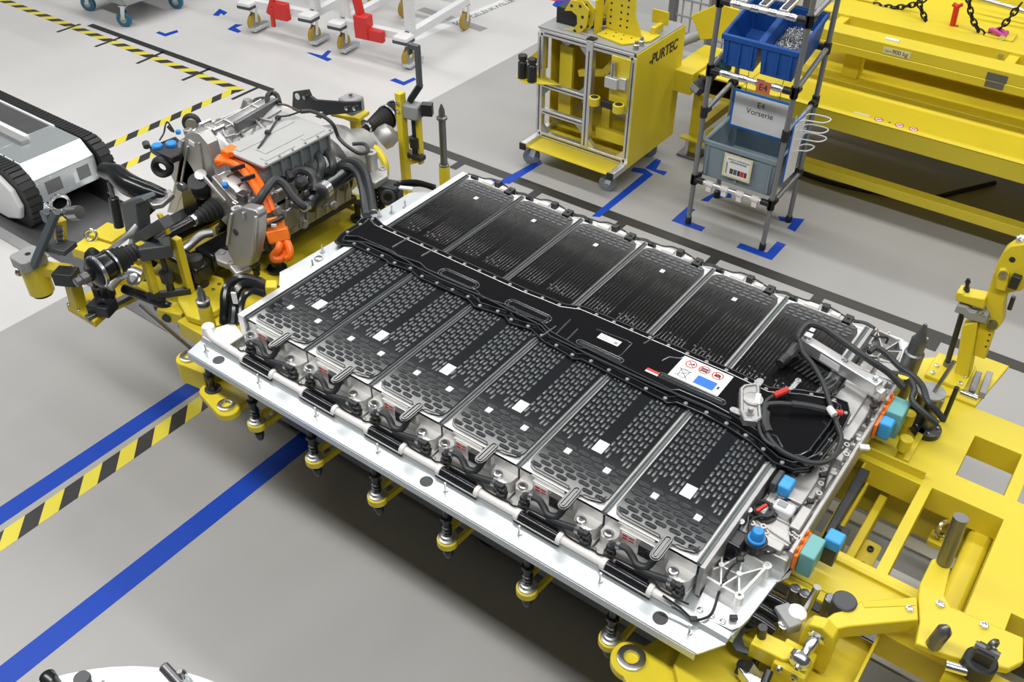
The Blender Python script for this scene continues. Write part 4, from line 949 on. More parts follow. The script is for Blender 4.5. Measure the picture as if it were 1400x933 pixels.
g = MB(); g.torus((v.x+0.006, v.y+0.01, 0.905), (0.8,-0.5,0.1), 0.014, 0.006, 14, 6); g.cyl((v.x-0.03,v.y,0.885),(v.x+0.03,v.y,0.885),0.012,n=10); g.build('lock_shackle', 'steel_dark', sw)
g = MB(); g.cyl((v.x-0.07,v.y-0.045,0.81),(v.x-0.02,v.y-0.03,0.81),0.014,n=12); g.build('lock_nozzle', 'zinc', sw)
# yellow lower jaw block and dark grey crescent shield with black pipe ends
jw = thing('pipe_clamp_fixture', 'yellow jaw block with dark bolts holding black pipe ends at the front corner', 'fixture', (2.10, 0.0, 0.64))
g = MB(); g.prism([P_(*p, 0.76) for p in ((1034,867),(1040,862),(1088,884),(1084,903),(1070,902),(1026,880))], 0.70, 0.76); g.build('jaw_block', 'yellow', jw, bev=0.004)
g = MB(); g.box(2.135, 2.225, -0.06, 0.035, 0.62, 0.745); g.build('jaw_column', 'yellow', jw, bev=0.004)
for p in ((1091,912),(1066,914),(1086,926)):
    v = aty(p[0], p[1], -0.06); g = MB(); sock(g, v, 0.010, 0.010, (0,-1,0)); g.build('jaw_screw', 'steel', jw)
a = at(1044,862,0.79); g = MB(); g.cyl((a.x,a.y,0.75),(a.x-0.004,a.y,0.80),0.013,n=12); g.build('jaw_pin', 'black_metal', jw)
a = at(1035,895,0.70); g = MB(); g.cyl((a.x,a.y,0.64),(a.x,a.y,0.69),0.012,n=12); g.build('jaw_pin', 'black_metal', jw)
cr = circ(2.12, 0.03, 0.155, 20, PI*1.02, PI*1.80)
cr = [P_(*p, 0.69) for p in ((1000,880),(1018,845),(1040,820),(1058,812),(1085,830),(1075,846),(1040,856),(1020,862),(1014,872),(1018,884),(1030,890),(1022,895),(1006,890))]
g = MB(); g.prism(cr, 0.684, 0.692); g.build('crescent_shield', 'slate', jw)
for k, (a, b) in enumerate((((1018,838),(1058,862)), ((1030,826),(1062,846)), ((1048,814),(1085,836)))):
    p, q_ = at(*a, 0.76), at(*b, 0.74); g = MB(); g.tube([p, (p+q_)/2+Vector((0,0,0.004)), q_], 0.016, n=12); g.build('pipe_end', 'black_gloss', jw)
a = at(1078,842,0.77); g = MB(); g.obox((a.x,a.y,0.755), (0.075,0.045,0.04), Matrix.Rotation(-0.6,3,'Z')); g.build('grey_holder', 'grey_paint', jw, bev=0.004)
a = at(1089,838,0.77); g = MB(); g.lathe((a.x,a.y,0.765), (0,0,1), [(0,0.030),(0.008,0.028),(0.012,0.018)], n=18); g.build('white_knob', 'white_plastic', jw)
a = at(1072,854,0.76); g = MB(); g.lathe((a.x,a.y,0.74), (0,0,1), [(0,0.016),(0.02,0.016),(0.022,0.012),(0.022,0.006)], n=14); g.build('holder_screw', 'zinc', jw)
a = at(1100,835,0.76); g = MB(); g.cyl((a.x,a.y,0.72),(a.x+0.01,a.y+0.015,0.86),0.011,n=12); g.build('holder_rod', 'steel', jw)
for p in ((1088,803),(1101,810)):
    a = at(*p, 0.76); g = MB(); g.lathe((a.x,a.y,0.66), (0,0,1), [(0,0.016),(0.095,0.016),(0.097,0.013),(0.10,0.013),(0.102,0.006)], n=16); g.build('pair_bolt', 'yellow' if False else 'steel_dark', jw)
a = at(1095,815,0.72); g = MB(); g.box(a.x-0.035,a.x+0.03,a.y-0.02,a.y+0.025,0.64,0.735); g.build('bolt_block', 'yellow', jw, bev=0.003)
# toggle clamp at the very bottom
tg = thing('toggle_clamp', 'small silver toggle clamp with black rod at the bottom edge of the carrier', 'clamp', (2.05, -0.18, 0.64))
a = at(1022,925,0.68); 
g = MB(); g.obox((a.x+0.02,a.y+0.0,0.675), (0.09,0.05,0.04), Matrix.Rotation(-0.5,3,'Z')); g.build('toggle_body', 'zinc', tg, bev=0.004)
a = at(1005,917,0.67); b = at(1025,928,0.67); g = MB(); g.cyl(a, b, 0.008, n=10); g.build('toggle_spindle', 'black_metal', tg)
a = at(1019,915,0.68); g = MB(); g.cyl((a.x-0.015,a.y,0.68),(a.x+0.01,a.y,0.70),0.018,n=14); g.build('toggle_tip', 'rubber', tg)
a = at(1052,917,0.72); b = at(1044,938,0.70); g = MB(); g.cyl(a, b, 0.012, n=12); g.build('toggle_rod', 'black_metal', tg)
# grey transport platform under the carrier
pf = thing('transport_platform', 'dark grey transport platform with lighter rails beneath the yellow carrier', 'platform', (1.4, 0.65, 0.0))
MB().box(-0.34, 3.4, 0.22, 1.10, 0.06, 0.28).build('platform_body', 'grey_paint', pf, bev=0.01)
for y in (0.46, 0.62, 0.80, 0.98):
    MB().box(-0.34, 3.4, y, y+0.055, 0.28, 0.288).build('platform_rail', 'white_paint', pf)
for k in range(8): MB().box(-0.3+0.45*k, 0.12+0.45*k, 0.525, 0.61, 0.28, 0.284).build('cover_plate', 'steel_dark', pf, bev=0.001)
for k in range(8): MB().box(-0.3+0.45*k, 0.12+0.45*k, 0.685, 0.79, 0.28, 0.284).build('cover_plate', 'steel_dark', pf, bev=0.001)
for x in (-0.2, 0.9, 2.0, 3.2):
    for y in (0.28, 1.04): g = MB(); g.cyl((x, y-0.03, 0.06), (x, y+0.03, 0.06), 0.06, n=16); g.build('platform_wheel', 'rubber', pf)
for x in (0.1, 1.5): 
    for y in (0.30, 1.0): MB().box(x-0.07, x+0.07, y-0.055, y+0.055, 0.279, 0.30).build('lift_pad', 'steel', pf)
# ================================================================ ELECTRIC DRIVE UNIT
du = thing('drive_unit', 'electric drive axle with silver inverter, dark hoses and orange cable beside the battery', 'drive unit', (-0.65, 0.65, 0.62))
V3 = lambda x, y, z: Vector((x, y, z))
AX, AZ = -0.69, 0.90
# --- motor and gear housings
g = MB(); g.lathe((-0.63, 0.44, 0.92), (0,1,0), [(0,0.08),(0.02,0.12),(0.05,0.135),(0.09,0.135),(0.10,0.125),(0.30,0.125),(0.31,0.138),(0.36,0.138),(0.37,0.125),(0.52,0.125),(0.56,0.135),(0.62,0.13),(0.70,0.11),(0.74,0.09)], n=28); mo = g.build('motor_housing', 'cast', du)
g = MB()
for k in range(7): g.torus((-0.63, 0.55+0.055*k, 0.92), (0,1,0), 0.127, 0.006, 24, 5)
g.build('cooling_rib', 'cast', mo)
g = MB()
for k in range(12):
    a = 2*PI*k/12
    for y in (0.445, 0.735): g.cyl((-0.63+0.128*math.cos(a), y+0.035, 0.92+0.128*math.sin(a)), (-0.63+0.128*math.cos(a), y+0.075, 0.92+0.128*math.sin(a)), 0.009, n=8)
g.build('flange_bolt', 'zinc', mo, kind='stuff')
g = MB(); g.lathe((-0.57, 1.00, 0.90), (0,1,0), [(0,0.150),(0.05,0.148),(0.12,0.13),(0.18,0.105),(0.24,0.09),(0.25,0.06)], n=26); g.build('bell_housing', 'cast', du)
# gear case towards the battery: stepped blocks
g = MB(); g.box(-0.54, -0.42, 0.42, 0.98, 0.78, 0.98); g.box(-0.52, -0.42, 0.46, 0.70, 0.94, 1.02); g.box(-0.52, -0.43, 0.74, 0.96, 0.94, 1.00); g.box(-0.43, -0.405, 0.50, 0.66, 0.82, 0.92)
gc = g.build('gear_case', 'cast_dark', du, bev=0.012)
rnd = random.Random(11)
for k in range(34):      # valve caps, plugs and bolts over the case
    y = rnd.uniform(0.43, 0.96); x = rnd.uniform(-0.50, -0.40); z = 0.955 if y > 0.71 else 1.015
    g = MB(); r_ = rnd.uniform(0.008, 0.022); h_ = rnd.uniform(0.01, 0.035)
    if rnd.random() < 0.5: g.lathe((x, y, z-0.02), (rnd.uniform(-.3,.4), rnd.uniform(-.4,.2), 1), [(0,r_),(0.02+h_*0.6,r_),(0.02+h_,r_*0.6)], n=10)
    else: g.obox((x, y, z), (r_*2.2, r_*1.8, h_*1.6), Matrix.Rotation(rnd.uniform(0,1.5), 3, 'Z'))
    g.build('case_plug', rnd.choice(['steel_dark', 'zinc', 'cast', 'black_plastic', 'cast_dark']), gc, bev=0.002)
for k in range(22):
    y = rnd.uniform(0.43, 0.96); z = rnd.uniform(0.80, 0.95); g = MB(); r_ = rnd.uniform(0.010, 0.024)
    g.lathe((-0.422, y, z), (1, -0.2, 0.3), [(0,r_),(0.012,r_),(0.016,r_*0.6),(0.024,r_*0.55)], n=10); g.build('case_plug', rnd.choice(['steel_dark', 'cast', 'cast', 'black_plastic', 'cast_dark']), gc)
for k in range(9):
    y = 0.44+0.062*k; g = MB(); g.beam((-0.419, y, 0.79), (-0.419, y+0.04, 0.97), 0.012, 0.012, (1,0,0)); g.build('case_rib', 'cast', gc, bev=0.003)
g = MB(); g.box(-0.56, -0.43, 0.44, 1.02, 0.745, 0.78); g.build('oil_pan', 'black_plastic', du, bev=0.008)
# --- inverter
iv = MB(); iv.box(-0.680, -0.440, 0.535, 0.915, 1.055, 1.138); ivo = iv.build('inverter_box', 'inverter_side', du, bev=0.008)
MB().box(-0.692, -0.428, 0.523, 0.927, 1.136, 1.150).build('inverter_lid', 'inverter', ivo, bev=0.004)
g = MB()
for (x0, x1, y0, y1) in ((-0.67,-0.60,0.55,0.70), (-0.66,-0.62,0.74,0.88), (-0.56,-0.50,0.60,0.82), (-0.49,-0.45,0.56,0.72), (-0.48,-0.455,0.78,0.90)): MB().box(x0, x1, y0, y1, 1.150, 1.1535).build('lid_pad', 'inverter', ivo, bev=0.002)
for k in range(7): g.box(-0.436, -0.426, 0.56+0.055*k, 0.567+0.055*k, 1.062, 1.134)
g.build('inverter_rib', 'inverter_side', ivo)
g = MB()
for k in range(6):
    for x in (-0.684, -0.436): g.cyl((x, 0.545+0.073*k, 1.15), (x, 0.545+0.073*k, 1.155), 0.006, n=8)
g.build('lid_screw', 'zinc', ivo)
def dcable(name, pts, r, m='hose', n=9, sub=6): return cable(name, pts, r, m, du, n, sub)
dcable('sensor_wire', [(353,203,1.155),(365,185,1.158),(378,165,1.16),(381,160,1.165),(395,158,1.165),(412,152,1.17)], 0.0045, 'black_plastic', 6)
for p in ((366,181),(380,161)): v = at(*p, 1.16); g = MB(); g.obox(v, (0.022,0.022,0.016), Matrix.Rotation(0.4,3,'Z')); g.build('wire_clip', 'black_plastic', du, bev=0.003)
dcable('sensor_wire', [(412,152,1.17),(425,152,1.17),(440,158,1.17),(455,170,1.14),(463,188,1.08),(475,200,1.06),(492,210,1.03),(503,206,1.02),(498,197,1.03),(482,197,1.04)], 0.0085)
# --- big cast gear case behind the inverter
def blob(name, loops, m, par=du, smooth=60):
    "closed skin over equal loops of points in space"
    n = len(loops[0]); vs = [v for l in loops for v in l]
    fs = [(k*n+i, k*n+(i+1)%n, (k+1)*n+(i+1)%n, (k+1)*n+i) for k in range(len(loops)-1) for i in range(n)]+[list(range(n))[::-1], list(range((len(loops)-1)*n, len(loops)*n))]
    g = MB(); g.add(vs, fs); return g.build(name, m, par, smooth=smooth)
def ell(y, cx, cz, rx, rz, n=22, p=1.0): return [(cx+rx*math.cos(2*PI*i/n), y, cz+rz*math.sin(2*PI*i/n)) for i in range(n)]
tc_ = blob('rear_gear_case', [ell(0.50,-0.98,0.93,0.06,0.06), ell(0.50,-0.98,0.94,0.10,0.11), ell(0.56,-0.97,0.95,0.125,0.135), ell(0.66,-0.955,0.955,0.135,0.145), ell(0.67,-0.955,0.955,0.150,0.160), ell(0.70,-0.955,0.955,0.150,0.160), ell(0.71,-0.955,0.955,0.138,0.148), ell(0.86,-0.93,0.955,0.150,0.160), ell(0.98,-0.91,0.96,0.165,0.17), ell(1.02,-0.90,0.96,0.165,0.17), ell(1.03,-0.90,0.96,0.12,0.12)], 'cast_dark')
g = MB()
for (a, b) in (((335,158),(372,166)), ((318,165),(345,160)), ((345,160),(362,178)), ((300,170),(310,188)), ((310,188),(322,184))):
    pa, pb = at(*a, 1.10), at(*b, 1.10); g.beam(pa, pb, 0.010, 0.012)
g.build('case_rib', 'cast', tc_, bev=0.002)
for (y0_, rr_) in ((0.76, 0.150), (0.92, 0.163)):
    e_ = ell(y0_, -0.945+0.06*(y0_-0.7), 0.955, rr_*0.965, rr_*1.035, 28); MB().tube(e_+[e_[0]], 0.006, n=6, sub=1).build('case_ring', 'cast', tc_)
for q_a in (0.35, 0.85, 1.25, 1.65, 2.1, 2.6):
    p_a = [(-0.955+0.137*math.cos(q_a), 0.71, 0.955+0.147*math.sin(q_a)), (-0.93+0.150*math.cos(q_a+0.12), 0.86, 0.955+0.160*math.sin(q_a+0.12)), (-0.91+0.165*math.cos(q_a+0.2), 0.98, 0.96+0.17*math.sin(q_a+0.2))]
    MB().tube(p_a, 0.006, n=6, sub=4).build('case_rib', 'cast', tc_)
for q_a in range(10):
    a_ = 2*PI*q_a/10; MB().cyl((-0.955+0.150*math.cos(a_), 0.655, 0.955+0.16*math.sin(a_)), (-0.955+0.150*math.cos(a_), 0.715, 0.955+0.16*math.sin(a_)), 0.012, n=8).build('case_bolt', 'steel', tc_)
g = MB(); v = at(302, 193, 1.05); g.lathe((-0.82, 0.54, 0.99), (0,1,0), [(0,0.050),(0.0,0.068),(0.03,0.072),(0.10,0.068)], n=24); g.build('bearing_cup', 'cast', tc_)
g = MB(); g.cyl((-0.82, 0.535, 0.99), (-0.82, 0.545, 0.99), 0.050, n=20); g.build('bearing_bore', 'black_metal', tc_)
# upright cast tower
tp = [(253,184),(262,180),(272,183),(283,198),(291,225),(302,262),(290,272),(262,283),(245,292),(229,290),(236,265),(240,240),(243,210)]
tsl = lambda pts, y0, y1: MB().slab([(aty(x, y, 0.50).x, aty(x, y, 0.50).z) for x, y in pts], 'y', y0, y1)
tow = tsl([(253,184),(262,180),(272,183),(283,198),(291,225),(302,262),(280,277),(262,283),(246,276),(240,250),(243,210)], 0.50, 0.56).build('cast_tower', 'cast', du, bev=0.005)
tsl([(240,246),(262,262),(256,284),(245,292),(229,290),(236,265)], 0.495, 0.54).build('tower_foot', 'cast', tow, bev=0.004)
for a, b in (((250,192),(240,250)), ((257,200),(247,255)), ((272,195),(283,262)), ((241,252),(232,286)), ((252,255),(240,288))):
    g = MB(); g.beam(aty(*a, 0.498), aty(*b, 0.498), 0.012, 0.010, (0,1,0)); g.build('tower_rib', 'cast', tow, bev=0.003)
v = aty(262, 196, 0.498); g = MB(); g.obox(v, (0.035, 0.004, 0.02), Matrix.Rotation(0.2,3,'Y')); g.build('tower_sticker', 'label_white', tow)
v = aty(258, 183, 0.53); g = MB(); g.lathe(v, (-0.1,0,1), [(0,0.02),(0.02,0.02),(0.022,0.01),(0.01,0.009)], n=12); g.build('tower_lug', 'cast', tow)
# big mount frame ring at far left-rear
g = MB(); v = at(262,168,1.0); g.torus(v, (0.6,-0.7,0.25), 0.034, 0.012, 24, 8, 1.3); g.build('rubber_mount', 'rubber', du)
g = MB(); v = at(262,169,1.0); g.cyl(v-V3(0.01,-0.012,0), v+V3(0.01,-0.012,0.0), 0.028, n=18); g.build('mount_core', 'cast_dark', du)
g = MB(); v = at(222,228,1.0); g.torus(v, (0.5,-0.8,0.1), 0.034, 0.016, 22, 8, 1.6); g.build('rubber_mount', 'rubber', du)
# black connector bridge with blue caps
p0, p1 = at(203,202,1.07), at(243,210,1.02)
br = [tuple(at(x, y, 1.06)[:2]) for x, y in ((203,200),(240,186),(252,197),(248,210),(234,216),(213,207))]
bo_ = MB().prism(br, 1.03, 1.06).build('connector_bridge', 'black_plastic', du, bev=0.005)
for p, r_ in (((214,197),0.024), ((233,194),0.024), ((243,178),0.012)):
    v = at(*p, 1.075); g = MB(); g.lathe((v.x, v.y, 1.058), (0,0,1), [(0,r_),(0.012,r_),(0.016,r_*0.85)], n=18); g.build('blue_dust_cap', 'blue_cap', bo_)
g = MB(); v = at(201,201,1.05); g.cyl(v, v+V3(-0.02,0.01,0.01), 0.016, n=10); g.build('bridge_socket', 'dark_plastic', bo_)
dcable('sensor_wire', [(218,192,1.07),(224,182,1.09),(226,172,1.12),(229,167,1.12),(235,175,1.10),(238,181,1.08)], 0.004, 'black_plastic', 6)
v = at(233,176,1.10); g = MB(); g.obox(v, (0.014,0.014,0.03), Matrix.Rotation(0.5,3,'X')); g.build('wire_clip', 'black_plastic', du)
# --- drive shafts with bellows
def bellows(g, x, y0, y1, z, r0, r1, n=7):
    pr = []; L = y1-y0
    for k in range(n):
        f0 = k/n; r = r0+(r1-r0)*f0
        pr += [(L*(k+0.0)/n if L > 0 else -L*(k+0.0)/n, r*0.74), (abs(L)*(k+0.5)/n, r)]
    pr.append((abs(L), r1*0.74))
    g.lathe((x, y0, z), (0, 1 if L > 0 else -1, 0), pr, n=20)
def half_shaft(s, e=0.0):       # s=-1 towards the camera's left, +1 far side
    Y = lambda d: 0.652+s*d
    sh = MB().cyl((AX, Y(0.16), AZ), (AX, Y(0.74+e), AZ), 0.019, n=14).build('drive_shaft', 'black_gloss', du)
    g = MB(); bellows(g, AX, Y(0.60+e), Y(0.735+e), AZ, 0.030, 0.064, 7); g.build('outer_bellows', 'rubber', sh)
    g = MB(); bellows(g, AX, Y(0.33), Y(0.19), AZ, 0.028, 0.060, 7); g.build('inner_bellows', 'rubber', sh)
    g = MB(); g.lathe((AX, Y(0.735+e), AZ), (0,s,0), [(0,0.060),(0.012,0.062),(0.014,0.055),(0.05,0.058),(0.06,0.058),(0.062,0.063),(0.085,0.062),(0.095,0.048),(0.10,0.026),(0.112,0.026)], n=24); g.build('outer_joint', 'black_gloss', sh)
    g = MB(); g.lathe((AX, Y(0.735+e)+s*0.001, AZ), (0,s,0), [(0,0.064),(0.008,0.064)], n=24); g.lathe((AX, Y(0.798+e), AZ), (0,s,0), [(0,0.066),(0.012,0.066),(0.024,0.052)], n=24); g.build('joint_band', 'zinc', sh)
    g = MB(); g.lathe((AX, Y(0.845+e), AZ), (0,s,0), [(0,0.024),(0.03,0.024),(0.032,0.019),(0.055,0.018),(0.058,0.012)], n=18); g.build('splined_stub', 'steel_dark', sh)
    g = MB(); g.lathe((AX, Y(0.19), AZ), (0,-s,0), [(0,0.062),(0.006,0.066),(0.09,0.066),(0.10,0.055)], n=24); g.build('inner_joint', 'black_plastic', sh)
    g = MB(); g.lathe((AX, Y(0.345), AZ), (0,-s,0), [(0,0.026),(0.014,0.026)], n=18); g.lathe((AX, Y(0.20), AZ), (0,-s,0), [(0,0.064),(0.010,0.064)], n=22); g.lathe((AX, Y(0.60+e), AZ), (0,-s,0), [(0,0.027),(0.014,0.027)], n=18); g.build('boot_band', 'zinc', sh)
half_shaft(-1); half_shaft(1, 0.135)
# --- black subframe under the axle
for (x0,x1,y0,y1,z0,z1) in ((-0.98,-0.88,0.16,1.14,0.70,0.79), (-0.90,-0.56,0.18,0.27,0.69,0.77), (-0.90,-0.56,1.03,1.12,0.69,0.77), (-0.72,-0.60,0.30,1.0,0.66,0.76)):
    MB().box(x0,x1,y0,y1,z0,z1).build('subframe_beam', 'black_gloss', du, bev=0.015)
for (x,y) in ((-0.93,0.20),(-0.93,1.10),(-0.60,0.22),(-0.60,1.08)):
    g = MB(); g.lathe((x,y,0.64), (0,0,1), [(0,0.035),(0.16,0.035),(0.165,0.025)], n=16); g.build('subframe_bush', 'rubber', du)
# --- suspension pieces, near side
dcable('control_arm', [(142,233,1.02),(158,238,1.03),(172,250,1.03),(188,258,1.03),(205,262,1.02),(225,268,1.0)], lambda t: 0.024+0.024*math.sin(PI*min(1,0.15+t*0.8)), 'black_gloss', 12)
v = at(144,231,1.03); g = MB(); g.lathe((v.x, v.y, 1.0), (0,0,1), [(0,0.028),(0.03,0.030),(0.035,0.024),(0.035,0.014),(0.02,0.013)], n=18); g.build('arm_eye', 'black_gloss', du)
a, b, c = at(149,249,1.0), at(155,270,0.94), at(163,310,0.80)
g = MB(); g.cyl(a, b, 0.010, n=12); g.build('damper_rod', 'steel_dark', du); g = MB(); g.lathe(b, c-b, [(0,0.018),(0.004,0.022),((c-b).length,0.022)], n=16); g.build('damper_tube', 'black_metal', du)
g = MB(); p0, p1 = at(185,296,0.98), at(207,276,0.98); L = (p1-p0).length
g.lathe(p0, p1-p0, [(L*k/14, 0.036 if k % 2 else 0.028) for k in range(15)], n=18); g.build('rubber_bellows', 'rubber', du)
pl = [tuple(at(x, y, 1.0)[:2]) for x, y in ((196,272),(215,262),(232,258),(238,264),(222,278),(208,281))]
g = MB(); g.prism(pl, 0.975, 1.0); cpn = g.build('cast_mount', 'cast_dark', du, bev=0.006)
g = MB(); v = at(220,270,1.0); g.torus((v.x,v.y,1.002), (0,0,1), 0.020, 0.006, 18, 6); g.build('mount_eye', 'cast', cpn)
for k in range(6):
    a, b = at(199+4*k,273-2*k,1.003), at(203+4*k,278-2.4*k,1.003)
g = MB(); v = at(249,255,1.0); g.lathe(v, (0.4,-0.75,0.4), [(0,0.022),(0.01,0.022),(0.012,0.014),(0.024,0.014)], n=6); g.build('mount_bolt', 'steel', du)
blk = [(247,262),(258,246),(268,262),(272,285),(260,300),(250,290)]
g = MB(); g.slab([(aty(x, y, 0.42).x, aty(x, y, 0.42).z) for x, y in blk], 'y', 0.42, 0.49); g.build('mount_arm', 'black_gloss', du, bev=0.01)
g = MB(); v = at(274,244,1.0); g.lathe(v-V3(0.0,0.0,0.06), (0.25,-0.35,0.9), [(0,0.05),(0.05,0.055),(0.075,0.045)], n=18); g.build('pump_body', 'black_metal', du)
g = MB(); v = at(275,240,1.02); g.lathe(v, (0.3,-0.4,0.9), [(0,0.026),(0.010,0.026),(0.012,0.015)], n=12)
g.build('pump_face', 'cast_dark', du)
g = MB(); a = at(293,241,1.05); b = at(323,275,0.98); g.beam(a, b, 0.03, 0.02); g.beam(a+V3(-0.03,-0.03,0), b+V3(-0.03,-0.03,0), 0.012, 0.02); g.build('cast_strut', 'cast', du, bev=0.004)
v = at(308,252,1.05); g = MB(); g.lathe(v-V3(0,0,0.01), (0.2,-0.3,0.9), [(0,0.014),(0.016,0.013),(0.02,0.009)], n=14); g.build('blue_dust_cap', 'blue_cap', du)
# silver suspension links
dcable('silver_link', [(128,366,0.80),(140,352,0.84),(158,336,0.90),(175,322,0.95),(190,305,0.99)], 0.0115, 'alu')
dcable('silver_link', [(168,348,0.82),(178,335,0.86),(184,318,0.92)], 0.010, 'alu')
dcable('silver_arm', [(148,393,0.72),(162,378,0.74),(180,372,0.75),(196,378,0.74)], 0.024, 'alu', 12)
v = at(184,380,0.78); g = MB(); g.lathe(v-V3(0,0,0.01), (0.2,-0.5,0.8), [(0,0.028),(0.014,0.030),(0.018,0.022),(0.018,0.012)], n=18); g.build('ball_joint', 'zinc', du)
dcable('silver_arm', [(240,348,0.70),(255,338,0.72),(275,322,0.74),(290,318,0.74)], 0.020, 'alu', 12)
dcable('black_arm', [(238,360,0.68),(262,352,0.68),(290,338,0.68),(310,326,0.68)], 0.022, 'black_gloss', 10)
dcable('black_arm', [(170,395,0.66),(195,405,0.66),(220,415,0.64),(232,420,0.62)], 0.020, 'black_gloss', 10)
v = at(125,349,0.82); g = MB(); g.lathe((v.x,v.y,0.79), (0.1,0.1,1), [(0,0.034),(0.015,0.036),(0.04,0.030),(0.06,0.014)], n=18); g.build('ball_boot', 'rubber', du)
# upright cast mount on the near front
bp_ = [(322,366),(311,346),(309,312),(316,290),(330,284),(348,288),(353,297),(352,325),(347,350),(342,364)]
g = MB(); g.slab([(aty(x, y, 0.26).x, aty(x, y, 0.26).z) for x, y in bp_], 'y', 0.26, 0.31); mt_ = g.build('cast_upright', 'cast_dark', du, bev=0.008)
for p, r_ in (((324,287),0.016), ((340,291),0.016)): v = at(*p, 1.0); g = MB(); v = aty(p[0], p[1], 0.30); g.lathe((v.x,v.y,v.z-0.01), (0,0,1), [(0,0.022),(0.018,0.022),(0.018,0.011),(0.008,0.010)], n=16); g.build('upright_eye', 'cast', mt_)
for a_, b2 in (((317,292),(311,335)), ((350,296),(346,348)), ((333,290),(334,300))):
    g = MB(); g.beam(aty(*a_, 0.256), aty(*b2, 0.256), 0.012, 0.014, (0,1,0)); g.build('upright_rib', 'cast', mt_, bev=0.004)
fl_ = [tuple(at(x, y, 0.80)[:2]) for x, y in ((293,346),(301,339),(322,345),(345,348),(342,366),(322,374),(312,362),(296,356))]
g = MB(); g.prism(fl_, 0.772, 0.80); g.build('upright_foot', 'cast', mt_, bev=0.006)
for p in ((303,346),(316,360)): v = at(*p, 0.80); g = MB(); g.torus((v.x,v.y,0.801), (0,0,1), 0.013, 0.005, 16, 6); g.build('foot_eye', 'cast', mt_)
v = aty(322,318,0.259); g = MB(); g.lathe(v, (0,-1,0), [(0,0.014),(0.002,0.014)], n=16); g.build('upright_hole', 'black_metal', mt_)
# right cast mount
a = at(507,212,1.0); g = MB(); g.lathe((a.x,a.y,0.80), (0,0,1), [(0,0.030),(0.18,0.026),(0.20,0.030),(0.215,0.028),(0.215,0.012),(0.20,0.010)], n=18); cm = g.build('cast_column', 'cast', du)
g = MB(); g.prism([tuple(at(x, y, 0.93)[:2]) for x, y in ((500,248),(505,236),(520,229),(531,230),(530,240),(513,250))], 0.895, 0.93); g.build('column_foot', 'cast', cm, bev=0.006)
v = at(523,231,0.93); g = MB(); g.torus((v.x,v.y,0.931), (0,0,1), 0.014, 0.005, 16, 6); g.build('foot_eye', 'cast', cm)
g = MB(); v = at(520,193,0.92); g.lathe(v, (0.25,0.4,0.3), [(0,0.05),(0.03,0.058),(0.07,0.05),(0.085,0.02)], n=18); g.build('chrome_hub', 'cast', du)
for p, q_ in (((510,252,0.90),(513,288,0.76)), ((520,252,0.88),(522,285,0.76))):
    a, b = at(*p), at(*q_); g = MB(); L = (b-a).length; g.lathe(a, b-a, [(L*k/12, 0.018 if k % 2 else 0.014) for k in range(13)], n=12); g.build('spring_pin', 'black_metal', du)
g = MB(); a = at(534,262,0.86); g.obox(a, (0.10,0.08,0.09), Matrix.Rotation(0.3,3,'Z')); g.build('rear_bush', 'black_plastic', du, bev=0.015)
g = MB(); a = at(530,270,0.88); g.torus(a, (0.6,-0.6,0.4), 0.026, 0.010, 18, 6); g.build('bush_ring', 'rubber', du)
dcable('black_pipe', [(540,255,0.90),(548,250,0.90),(570,249,0.90),(595,256,0.895)], 0.011, 'black_gloss')
dcable('black_pipe', [(543,262,0.88),(552,255,0.88),(575,253,0.88),(598,260,0.88)], 0.009, 'black_gloss')
v = at(554,259,0.885); g = MB(); g.obox((v.x,v.y,0.892), (0.07,0.02,0.008), Matrix.Rotation(0.45,3,'Z')); g.build('pipe_label', 'label_white', du)
# --- hoses
dcable('coolant_hose', [(338,216,1.10),(352,222,1.09),(378,226,1.08),(392,236,1.06),(398,246,1.04)], 0.021)
dcable('coolant_hose', [(393,242,1.05),(408,233,1.06),(424,236,1.06),(430,248,1.03),(430,262,1.0)], 0.019)
dcable('coolant_hose', [(422,203,1.06),(433,210,1.07),(440,225,1.06),(436,242,1.02),(428,258,0.99)], 0.019)
dcable('coolant_hose', [(441,206,1.05),(451,213,1.06),(455,226,1.04),(450,236,1.01)], 0.018)
dcable('coolant_hose', [(322,281,1.02),(335,285,1.03),(352,276,1.06),(362,262,1.09),(375,247,1.10),(388,252,1.08),(400,268,1.04),(415,282,1.0),(424,280,0.98)], 0.018)
dcable('coolant_hose', [(444,242,0.98),(462,231,1.0),(478,228,1.02),(490,238,1.0),(496,258,0.96),(499,280,0.92),(501,295,0.90)], 0.019)
dcable('coolant_hose', [(462,230,1.0),(474,221,1.03),(488,222,1.04),(499,234,1.02),(505,256,0.97),(509,280,0.92),(511,293,0.90)], 0.018)
dcable('black_filter', [(422,281,0.96),(445,258,0.97),(473,237,0.98),(482,231,0.98)], 0.036, 'black_gloss', 14)
for p, q_, r_ in (((322,280,1.02),(327,283,1.02),0.021), ((421,281,0.98),(416,283,1.0),0.021), ((429,254,1.0),(429,260,1.0),0.022), ((424,206,1.07),(429,208,1.07),0.022), ((450,233,1.01),(450,238,1.01),0.021), ((499,288,0.90),(500,294,0.90),0.022), ((510,288,0.90),(511,293,0.90),0.021), ((440,262,1.01),(446,257,1.01),0.038), ((340,217,1.10),(345,219,1.10),0.024)):
    a, b = at(*p), at(*q_); g = MB(); g.cyl(a, b, r_, n=16); g.build('hose_clamp', 'zinc', du)
g = MB(); v = at(413,253,1.04); g.lathe(v, (0.3,-0.3,0.8), [(0,0.03),(0.03,0.028),(0.04,0.015)], n=14); g.build('hose_joint', 'black_plastic', du)
